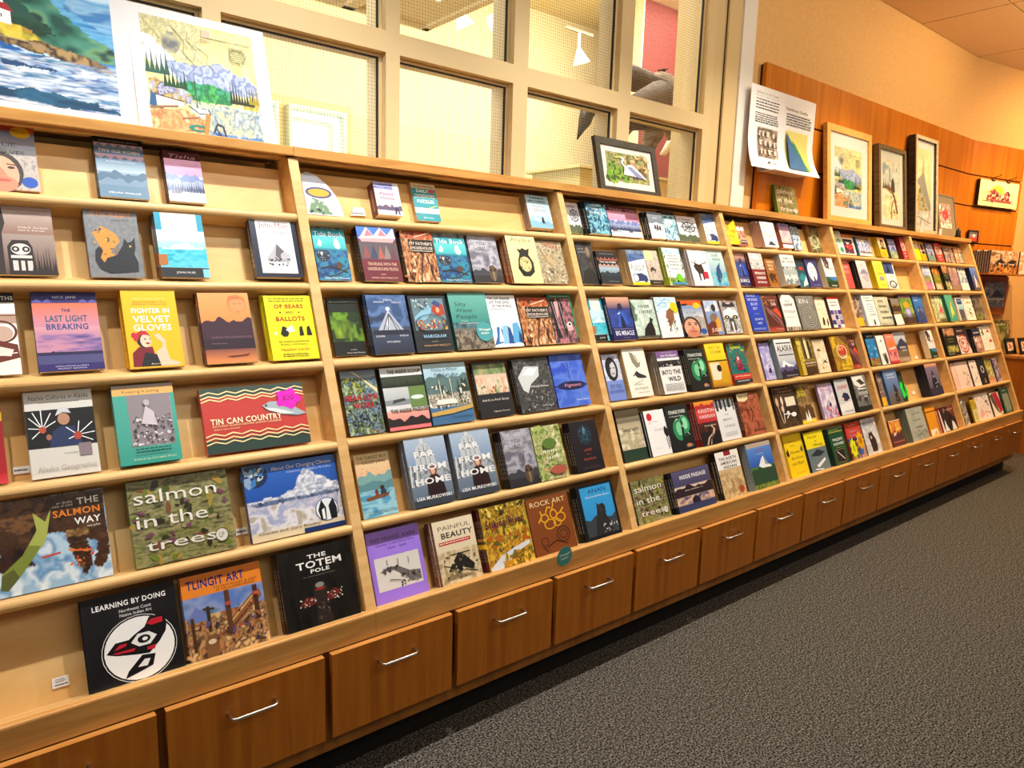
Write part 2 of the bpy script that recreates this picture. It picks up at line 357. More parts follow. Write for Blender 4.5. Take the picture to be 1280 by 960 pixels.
# ------------------------------------------------------------------ interior window with wired glass
FRAME = mat('window_frame_paint', 'd6bf90', .5)
posts = [(-2.2, -1.3), (-.6, -.53), (.10, .17), (.782, .842), (1.471, 1.534), (2.117, 2.203), (2.806, 2.900), (3.52, 3.585)]
rows_z = [(1.93, 2.395), (2.475, 3.45)]
m = MB()
for x0, x1 in posts: m.box(x0, x1, YW, 2.78, 1.93, 3.45)
win = thing('window_1', 'large interior window of wired glass in beige frame above the bookcase', 'window'); del win['label'], win['category']; struct(win)
for z0, z1 in ((1.93, 1.955), (2.395, 2.475)):
    for (a0, a1), (b0, b1) in zip(posts, posts[1:]): m.box(a1, b0, YW, 2.78, z0, z1)
stop = MB(); gas = MB(); gl = []
for (a0, a1), (b0, b1) in zip(posts, posts[1:]):
    for z0, z1 in rows_z:
        z0 = max(z0, 1.955)
        for q in ((a1, a1+.012, z0, z1), (b0-.014, b0, z0, z1)): stop.box(q[0], q[1], 2.652, 2.668, q[2], q[3])
        for q in ((z0, z0+.012), (z1-.014, z1)): stop.box(a1+.012, b0-.014, 2.652, 2.668, q[0], q[1])
        for q in ((a1+.012, a1+.016, z0, z1), (b0-.019, b0-.014, z0, z1)): gas.box(q[0], q[1], 2.6565, 2.6675, q[2], q[3])
        gas.box(a1+.012, b0-.014, 2.6565, 2.6675, z1-.019, z1-.014)
        gl.append((a1+.014, b0-.016, z0+.01, z1-.016))
m.link('window_frame', FRAME, win); stop.link('glazing_stop', FRAME, win); gas.link('gasket', mat('gasket_black', '15151a', .6), win)
def thin_glass(name, tint, ior, rough):
    g = bpy.data.materials.new(name); g.use_nodes = True
    nt = g.node_tree; nt.nodes.clear(); out = nt.nodes.new('ShaderNodeOutputMaterial')
    tr = nt.nodes.new('ShaderNodeBsdfTransparent'); tr.inputs[0].default_value = (*tint, 1); gs = nt.nodes.new('ShaderNodeBsdfGlossy'); gs.inputs['Roughness'].default_value = rough
    fr = nt.nodes.new('ShaderNodeFresnel'); fr.inputs[0].default_value = ior; mxs = nt.nodes.new('ShaderNodeMixShader')
    ge = nt.nodes.new('ShaderNodeNewGeometry'); sub = nt.nodes.new('ShaderNodeMath'); sub.operation = 'SUBTRACT'; sub.inputs[0].default_value = 1; mu = nt.nodes.new('ShaderNodeMath'); mu.operation = 'MULTIPLY'
    nt.links.new(ge.outputs['Backfacing'], sub.inputs[1]); nt.links.new(fr.outputs[0], mu.inputs[0]); nt.links.new(sub.outputs[0], mu.inputs[1]); nt.links.new(mu.outputs[0], mxs.inputs[0])
    nt.links.new(tr.outputs[0], mxs.inputs[1]); nt.links.new(gs.outputs[0], mxs.inputs[2]); nt.links.new(mxs.outputs[0], out.inputs[0]); return g
GLASS = thin_glass('window_glass', (.985, .99, .985), 1.35, .02)
# nt.links.new(tr.outputs[0], mxs.inputs[1]); nt.links.new(gs.outputs[0], mxs.inputs[2]); nt.links.new(mxs.outputs[0], out.inputs[0])
WIRE = mat('glass_wire', '8a8070', .5, .4, .3)
for i, (x0, x1, z0, z1) in enumerate(gl):
    if x1 < -.5: continue
    p = MB().box(x0, x1, 2.668, 2.674, z0, z1).link('glass_pane', GLASS, win)
    wm = MB(); k = .0135
    for j in range(1, int((x1-x0)/k)): wm.box(x0+j*k-.0005, x0+j*k+.0005, 2.6706, 2.6712, z0, z1)
    for j in range(1, int((z1-z0)/k)): wm.box(x0, x1, 2.6709, 2.6715, z0+j*k-.0005, z0+j*k+.0005)
    wm.link('wire_mesh', WIRE, p)
# ------------------------------------------------------------------ the room behind the window
CREAM = mat('back_room_paint', 'efdfae', .8)
struct(MB().box(-2.2, 9.5, 6.6, 6.75, 0, 4.6).box(-2.35, -2.2, 2.78, 6.75, 0, 4.6).box(9.4, 9.5, 2.95, 6.6, 0, 4.6).link('wall_far_room', CREAM))
struct(MB().box(-2.3, 9.5, 2.78, 6.7, 4.5, 4.6).link('ceiling_far_room', CREAM))
struct(MB().box(-2.3, 9.5, 2.78, 6.7, -.1, 0).link('floor_far_room', mat('far_floor', '8d7a60', .7)))
struct(MB().box(6.205, 6.229, 5.49, 5.63, 0, 4.5).link('trim_3', CREAM))
struct(MB().box(6.23, 9.4, 5.5, 5.62, 0, 4.5).link('wall_red', mat('red_wall_paint', '7c332e', .75)))
m = MB().box(-2.2, 2.85, 2.80, 4.5, 3.21, 3.3)
for k in range(5): m.box(-1.6+k*.95, -1.52+k*.95, 2.8, 4.5, 3.19, 3.21)
m.box(2.80, 2.85, 2.8, 4.5, 3.19, 3.21).box(-2.2, 2.85, 4.44, 4.5, 3.19, 3.21)
struct(m.link('soffit', mat('soffit_tan', 'eed9a4', .75)))
SKY = mat('daylight_pane', 'f1fbff', .9, emit=1.6)
for i, (x0, x1) in enumerate(((2.0, 2.555), (2.645, 3.21))):
    f = MB().box(x0, x0+.035, 6.45, 6.595, 1.24, 2.945).box(x1-.035, x1, 6.45, 6.595, 1.24, 2.945).box(x0, x1, 6.45, 6.595, 2.945, 2.98).box(x0, x1, 6.45, 6.595, 1.2, 1.24)
    f = struct(f.link('window_%d' % (i+2), mat('far_window_frame', 'dfe6d2', .5)))
    MB().box(x0+.035, x1-.035, 6.58, 6.59, 1.24, 2.945).link('glass_pane', SKY, f)
    MB().box(x1-.15, x1-.115, 6.5, 6.57, 1.24, 2.85).box(x0+.036, x1-.115, 6.5, 6.57, 2.85, 2.88).link('blind_edge', mat('blind_pale', 'd3dcc2', .5), f)
struct(MB().box(1.95, 3.29, 6.54, 6.598, 2.981, 3.06).box(3.211, 3.29, 6.54, 6.598, 1.1, 2.98).box(2.556, 2.644, 6.54, 6.598, 1.1, 2.98).link('trim_2', mat('far_casing', 'd9c58a', .6)))
# ------------------------------------------------------------------ display bookcase, one unit per bay
BAYW = ['at the far left, above the orange Tlingit book', 'holding the purple and the rock art books', 'with the heron picture above its right half',
        'below the mounted info poster and wooden picture frame', 'below the two narrow framed prints', 'at the far right end of the row']
UP = .0175
for k in range(6):
    x0, x1 = XK[k], XK[k+1]
    t = thing('display_bookcase', 'sloped maple book display bay '+BAYW[k], 'bookcase', ((x0+x1)/2, YB, 0), group='joined bays of the sloped maple book display')
    ox, oy = (x0+x1)/2, YB
    def put(mb, name, m, **kw):
        o = mb.link(name, m, t, **kw); o.location = (-ox, -oy, 0); return o
    prof = [(YB, ZB-.03), (YT, ZT), (2.6, ZT), (2.6, ZB-.08), (YB, ZB-.08)]
    ends = [x1] if k else [x0, x1]
    for xe in ends: put(MB().prism(prof, xe-UP, xe+UP), 'upright', MAPLE, bevel=.002)
    a0, a1 = x0+UP+.0005, x1-UP-.0005
    def sp(s, d): v = slope(0, s, d); return (v.y, v.z)
    put(MB().prism([sp(-.05, DEPTH), sp(SL-.002, DEPTH), sp(SL-.002, DEPTH+.012), sp(-.05, DEPTH+.012)], a0, a1), 'back_panel', MAPLE_PANEL)
    for r in range(1, 6):
        s0 = SHELF[r]; pr = []
        for q in range(9):
            an = math.pi*(.5+q/8); pr.append(sp(s0-.0145+.0145*math.sin(an), .019+.0145*math.cos(an)))
        pr += [sp(s0-.029, DEPTH-.0005), sp(s0+RISE[r]*DEPTH, DEPTH-.0005)]
        put(MB().prism(pr, a0, a1), 'shelf', MAPLE)
    put(MB().prism([sp(-.004, .0), sp(-.004, DEPTH-.0005), sp(-.03, DEPTH-.0005), sp(-.03, .0)], a0, a1), 'bottom_shelf', MAPLE)
    put(MB().prism([(1.813, .449), (1.813, .521), (1.8145, .525), (1.818, .527), (1.830, .527), (YB-.0005, .524), (YB-.0005, .449)], x0+.0006, x1-.0006), 'front_rail', MAPLE_RAIL)
    put(MB().box(x0+.0002 if k else x0-UP, x1-.0002 if k < 5 else x1+UP, 2.3735, 2.6, 1.9205, 1.951), 'top_board', MAPLE_RAIL, bevel=.003 if k in (0, 5) else 0)
    put(MB().box(a0, a1, 2.40, 2.59, ZT-.0, 1.9204), 'top_cleat', MAPLE)
# ------------------------------------------------------------------ drawer cabinets below
d0, dp = .3752, .4463
below = {-1: 'at the left edge of the row', 0: 'under the black bird-head art book', 1: 'under the dark totem pole book', 2: 'under the purple book', 3: 'under the round teal sticker', 4: 'under the salmon book and dark sunset book', 5: 'under the blue mountain guide',
         6: 'under the tall yellow bear book', 7: 'under the dark green northwest book', 8: 'under the grey standing bear book', 9: 'under the small sunset book', 10: 'under the thick grey-green book',
         11: 'under the orange notebook', 12: 'under the narrow yellow field guide', 13: 'under the pale flower book', 14: 'at the far right end of the row'}
def handle_mb(z):
    h = .062
    return MB().tube([(-h, 0, z), (-h, -.024, z), (-h+.004, -.031, z), (-h+.012, -.034, z), (h-.012, -.034, z), (h-.004, -.031, z), (h, -.024, z), (h, 0, z)], .0042, 8)
protos = None
for k in range(-1, 15):
    x0, x1 = d0+dp*k, d0+dp*(k+1)
    t = thing('drawer_cabinet', 'low cherry cabinet with one deep drawer '+below[k], 'drawer cabinet', ((x0+x1)/2, YB, 0), group='low drawer cabinets under the book display')
    if protos is None:
        hw = dp/2-.0004
        c = MB().box(-hw, hw, 0, .76, .114, .4485).link('carcass', CARCASS, t)
        tk = MB().box(-hw, hw, .06, .75, 0, .1135).link('toe_kick', DARK, t)
        dr = MB().box(-dp/2+.0115, dp/2-.0115, -.0405, -.0205, .182, .4445).box(-dp/2+.03, dp/2-.03, -.0205, -.0005, .20, .43).link('drawer_front', CHERRY, t)
        ed = MB().box(-dp/2+.0115, dp/2-.0115, -.0405, -.0205, .4446, .4456).link('top_edge', CHERRY_EDGE, dr)
        hd = handle_mb(.378).link('handle', STEEL, dr, loc=(0, -.0405, 0), smooth=True)
        protos = (c, tk, dr, ed, hd)
    else:
        c, tk, dr, ed, hd = [p.copy() for p in protos]
        for o in (c, tk, dr, ed, hd): COL.objects.link(o)
        c.parent = tk.parent = dr.parent = t; ed.parent = hd.parent = dr

# ------------------------------------------------------------------ books: key, bay, row, x, width, height, copies, thickness, set-back
BOOKS = '''
julie 0 1 0.145 0.122 0.199 2 0.012 0.061
twoold 0 1 0.409 0.129 0.188 3 0.012 0.049
tisha 0 1 0.593 0.107 0.167 2 0.018 0.049
graywolf 0 2 0.137 0.144 0.229 1 0.014 0.037
stickeen 0 2 0.355 0.134 0.216 3 0.008 0.027
travels 0 2 0.532 0.133 0.2 3 0.016 0.012
letters 0 2 0.81 0.151 0.218 1 0.03 0.021
myths 0 3 0.061 0.114 0.216 1 0.014 0.037
lastlight 0 3 0.211 0.149 0.215 1 0.02 0.031
fighter 0 3 0.417 0.14 0.224 4 0.012 0.012
shaman 0 3 0.619 0.148 0.219 3 0.012 0.015
bears 0 3 0.814 0.152 0.21 3 0.012 0.015
redsliver 0 4 0.014 0.108 0.199 1 0.012 0.039
native 0 4 0.17 0.15 0.223 2 0.008 0.035
keeping 0 4 0.365 0.153 0.219 1 0.028 0.023
tincan 0 4 0.588 0.308 0.193 1 0.02 0.031
salmonway 0 5 0.074 0.244 0.226 1 0.012 0.039
salmontrees 0 5 0.37 0.257 0.227 1 0.022 0.029
climate 0 5 0.673 0.289 0.223 1 0.018 0.033
learning 0 6 0.235 0.217 0.222 3 0.008 0.027
tlingit 0 6 0.467 0.213 0.222 2 0.01 0.031
totem 0 6 0.725 0.227 0.226 3 0.014 0.012
akhome 1 1 1.297 0.104 0.128 1 0.045 0.04
crossw 1 1 1.475 0.11 0.154 1 0.022 0.063
akshore 1 1 2.036 0.131 0.151 1 0.04 0.045
tide 1 2 1.026 0.119 0.209 1 0.008 0.043
travund 1 2 1.18 0.151 0.201 3 0.012 0.015
smoke 1 2 1.36 0.14 0.204 2 0.012 0.027
tide2 1 2 1.505 0.145 0.206 2 0.01 0.031
dead 1 2 1.663 0.144 0.205 2 0.01 0.031
folk 1 2 1.845 0.157 0.207 4 0.012 0.012
caribou 1 2 2.016 0.15 0.191 2 0.012 0.027
aurora 1 3 1.035 0.114 0.203 1 0.01 0.041
oldwoman 1 3 1.166 0.156 0.213 3 0.012 0.015
marigram 1 3 1.336 0.16 0.211 3 0.01 0.021
silty 1 3 1.511 0.176 0.222 3 0.01 0.021
glacier 1 3 1.694 0.147 0.213 2 0.01 0.031
smoke2 1 3 1.855 0.166 0.202 1 0.014 0.037
ravenart 1 3 2.027 0.135 0.216 1 0.012 0.039
meanlow 1 4 1.034 0.129 0.219 1 0.01 0.041
scoop 1 4 1.176 0.165 0.219 2 0.01 0.031
fishare 1 4 1.346 0.183 0.222 2 0.012 0.027
adrift 1 4 1.565 0.163 0.214 1 0.014 0.037
whiteraven 1 4 1.754 0.187 0.216 2 0.012 0.027
figment 1 4 1.956 0.184 0.22 1 0.018 0.033
tboy 1 5 1.032 0.126 0.208 1 0.006 0.045
far1 1 5 1.205 0.162 0.233 2 0.022 0.012
far2 1 5 1.39 0.172 0.238 2 0.022 0.012
dead2 1 5 1.613 0.145 0.213 4 0.012 0.012
turtle 1 5 1.766 0.146 0.211 3 0.012 0.015
salmonland 1 5 1.965 0.154 0.207 3 0.012 0.015
fort 1 6 1.021 0.194 0.225 2 0.006 0.039
painful 1 6 1.252 0.165 0.212 3 0.016 0.012
stikine 1 6 1.45 0.209 0.221 4 0.012 0.012
rockart 1 6 1.67 0.211 0.213 2 0.016 0.019
anan 1 6 1.927 0.206 0.218 3 0.012 0.015
compass 2 1 2.295 0.081 0.15 1 0.014 0.071
auroradk 2 1 2.388 0.138 0.159 2 0.024 0.037
tishab 2 1 2.544 0.125 0.152 2 0.018 0.049
tishac 2 1 2.686 0.1 0.156 1 0.018 0.067
dogs 2 1 2.82 0.116 0.141 2 0.024 0.037
moonb 2 1 2.955 0.103 0.16 2 0.018 0.049
compass2 2 1 3.08 0.165 0.144 2 0.014 0.057
carbook 2 1 3.278 0.114 0.171 4 0.012 0.037
portrait 2 2 2.254 0.1 0.198 2 0.012 0.027
twooldb 2 2 2.361 0.134 0.157 2 0.018 0.015
carbook2 2 2 2.565 0.124 0.174 5 0.012 0.012
sepiadog 2 2 2.712 0.099 0.178 2 0.012 0.027
greenway 2 2 2.836 0.136 0.195 3 0.016 0.012
moose 2 2 3.038 0.16 0.192 4 0.014 0.012
whale 2 2 3.217 0.14 0.199 2 0.014 0.023
travelsb 2 3 2.26 0.087 0.196 1 0.014 0.037
miracle 2 3 2.35 0.152 0.201 2 0.02 0.012
sledwolf 2 3 2.532 0.161 0.188 1 0.02 0.031
bearswirl 2 3 2.696 0.164 0.203 2 0.014 0.023
julieb 2 3 2.888 0.165 0.184 2 0.016 0.019
juliec 2 3 3.098 0.125 0.184 1 0.014 0.037
wolfbw 2 3 3.237 0.152 0.181 1 0.016 0.035
miles 2 4 2.267 0.106 0.209 1 0.012 0.039
raven 2 4 2.384 0.149 0.222 1 0.03 0.021
intowild 2 4 2.601 0.162 0.204 4 0.014 0.012
strange 2 4 2.814 0.154 0.205 3 0.012 0.015
yellowf 2 4 2.981 0.159 0.224 2 0.02 0.012
charlie 2 4 3.188 0.16 0.216 1 0.02 0.031
geog 2 5 2.265 0.152 0.232 2 0.008 0.035
ravsun 2 5 2.43 0.137 0.206 3 0.01 0.021
strange2 2 5 2.571 0.163 0.213 3 0.012 0.015
hannah 2 5 2.785 0.155 0.211 4 0.014 0.012
snow 2 5 2.969 0.163 0.207 1 0.02 0.031
novel 2 5 3.165 0.188 0.22 2 0.012 0.027
salmon2 2 6 2.26 0.216 0.185 1 0.016 0.035
passage 2 6 2.506 0.274 0.184 3 0.014 0.012
indian 2 6 2.852 0.188 0.224 2 0.018 0.015
guide 2 6 3.109 0.217 0.23 2 0.02 0.012
faces 3 1 3.589 0.086 0.121 3 0.014 0.043
evan 3 1 3.805 0.147 0.157 3 0.024 0.013
lavend 3 1 4.062 0.121 0.158 1 0.04 0.045
blueice 3 1 4.224 0.094 0.183 1 0.024 0.061
carving 3 1 4.431 0.14 0.187 2 0.012 0.061
miracle2 3 2 3.472 0.11 0.19 1 0.02 0.031
surviv 3 2 3.592 0.135 0.2 3 0.014 0.012
wolfman 3 2 3.785 0.112 0.173 1 0.014 0.037
michen 3 2 3.923 0.154 0.188 1 0.05 0.012
tealdk 3 2 4.12 0.108 0.183 1 0.014 0.037
moonp 3 2 4.231 0.145 0.184 1 0.02 0.031
goose 3 2 4.421 0.136 0.211 2 0.018 0.015
blackw 3 3 3.465 0.15 0.231 1 0.03 0.021
canoe 3 3 3.628 0.154 0.211 2 0.016 0.019
badge 3 3 3.804 0.162 0.221 2 0.016 0.019
labyr 3 3 3.985 0.205 0.209 2 0.016 0.019
feather 3 3 4.232 0.122 0.205 1 0.014 0.037
squares 3 3 4.381 0.14 0.202 1 0.02 0.031
laven2 3 4 3.498 0.098 0.207 1 0.014 0.037
alaska 3 4 3.615 0.179 0.22 2 0.024 0.012
totems 3 4 3.872 0.166 0.23 2 0.012 0.027
creamb 3 4 4.067 0.139 0.204 1 0.016 0.035
hooked 3 4 4.24 0.211 0.216 3 0.012 0.015
canoe2 3 4 4.491 0.117 0.207 1 0.014 0.037
spoons 3 5 3.511 0.223 0.247 1 0.012 0.039
yukon 3 5 3.744 0.147 0.228 1 0.012 0.039
fireweed 3 5 3.99 0.171 0.205 1 0.014 0.037
journey 3 5 4.179 0.164 0.216 1 0.022 0.029
bearbw 3 5 4.372 0.175 0.224 3 0.016 0.012
bearbark 3 6 3.497 0.184 0.242 1 0.012 0.039
mink 3 6 3.688 0.205 0.219 2 0.012 0.027
pnw 3 6 3.926 0.168 0.212 3 0.018 0.012
redphoto 3 6 4.176 0.19 0.218 1 0.014 0.037
greybear 3 6 4.379 0.193 0.221 1 0.014 0.037
tealw 4 1 4.824 0.083 0.169 1 0.012 0.073
plane 4 1 4.91 0.161 0.15 1 0.012 0.073
bluephoto 4 1 5.092 0.196 0.142 2 0.012 0.061
yelface 4 1 5.387 0.116 0.152 3 0.014 0.043
bluegrn 4 1 5.6 0.118 0.151 2 0.012 0.061
redb 4 1 5.77 0.084 0.17 3 0.014 0.043
pinkred 4 2 4.716 0.116 0.209 1 0.012 0.039
greymt 4 2 4.873 0.148 0.196 4 0.018 0.012
yelthick 4 2 5.12 0.152 0.205 4 0.016 0.012
bluewh 4 2 5.316 0.167 0.211 2 0.012 0.027
brownpat 4 3 4.73 0.101 0.23 1 0.012 0.039
whiteblue 4 3 4.834 0.17 0.217 2 0.014 0.023
lastrun 4 3 5.021 0.211 0.205 2 0.012 0.027
brownland 4 3 5.235 0.129 0.191 3 0.014 0.012
iris 4 3 5.412 0.207 0.215 2 0.012 0.027
bluewave 4 3 5.666 0.164 0.218 1 0.016 0.035
waves 4 4 4.751 0.13 0.224 1 0.014 0.037
whitefox 4 4 4.884 0.115 0.2 2 0.012 0.027
salmonpk 4 4 5.013 0.142 0.206 2 0.012 0.027
brownmt 4 4 5.171 0.191 0.213 1 0.014 0.037
ravmt 4 4 5.647 0.123 0.21 2 0.02 0.012
brownpat2 4 5 4.757 0.07 0.226 1 0.012 0.039
denali 4 5 4.83 0.195 0.235 2 0.014 0.023
dkgreen 4 5 5.077 0.064 0.214 1 0.01 0.041
dusk 4 5 5.471 0.213 0.244 3 0.022 0.012
sunset 4 6 4.752 0.166 0.171 1 0.01 0.041
greythick 4 6 4.974 0.261 0.221 2 0.035 0.012
orangenote 4 6 5.326 0.164 0.204 1 0.016 0.035
womendk 4 6 5.508 0.25 0.178 2 0.018 0.015
yela 5 1 6.088 0.087 0.163 1 0.014 0.071
yelb 5 1 6.189 0.096 0.159 1 0.014 0.071
blu5 5 1 6.288 0.145 0.149 2 0.012 0.061
red5 5 1 6.465 0.144 0.163 2 0.012 0.061
pat5 5 1 6.673 0.115 0.136 1 0.014 0.071
pat6 5 1 6.804 0.067 0.122 1 0.014 0.071
tan5 5 1 6.905 0.098 0.137 1 0.014 0.071
last5 5 1 7.006 0.08 0.141 1 0.014 0.071
bluepink 5 2 6.02 0.144 0.188 1 0.014 0.037
olive 5 2 6.201 0.136 0.185 1 0.014 0.037
dkfloral 5 2 6.34 0.109 0.205 3 0.014 0.012
mauve 5 2 6.499 0.18 0.216 2 0.014 0.023
bluewt5 5 2 6.741 0.17 0.203 1 0.014 0.037
navy5 5 2 6.953 0.133 0.214 3 0.018 0.012
creamol 5 3 6.011 0.067 0.221 1 0.014 0.037
pinkfl 5 3 6.081 0.134 0.211 1 0.014 0.037
tealfl 5 3 6.218 0.157 0.217 2 0.02 0.012
bluegrey 5 3 6.494 0.147 0.197 1 0.014 0.037
bugs 5 3 6.651 0.199 0.226 1 0.014 0.037
dkplant 5 3 6.869 0.217 0.222 1 0.014 0.037
mushroom 5 4 5.968 0.251 0.215 3 0.016 0.012
rockred 5 4 6.258 0.234 0.224 2 0.014 0.023
alive 5 4 6.569 0.18 0.197 3 0.014 0.012
whgreen 5 4 6.834 0.115 0.213 1 0.012 0.039
whred 5 4 6.953 0.134 0.221 1 0.012 0.039
pink1 5 5 6.001 0.085 0.209 1 0.012 0.039
pink2 5 5 6.089 0.258 0.212 1 0.012 0.039
spiral 5 5 6.356 0.167 0.209 1 0.016 0.035
blk5 5 5 6.526 0.146 0.222 2 0.012 0.027
gryel 5 5 6.714 0.152 0.203 1 0.014 0.037
purp5 5 5 6.869 0.101 0.199 2 0.012 0.027
bw5 5 6 5.98 0.091 0.194 1 0.012 0.039
yel6 5 6 6.178 0.102 0.177 1 0.012 0.039
flow6 5 6 6.283 0.29 0.207 1 0.012 0.039
red6 5 6 6.606 0.205 0.194 1 0.014 0.037
grn6 5 6 6.814 0.195 0.214 2 0.014 0.023
'''
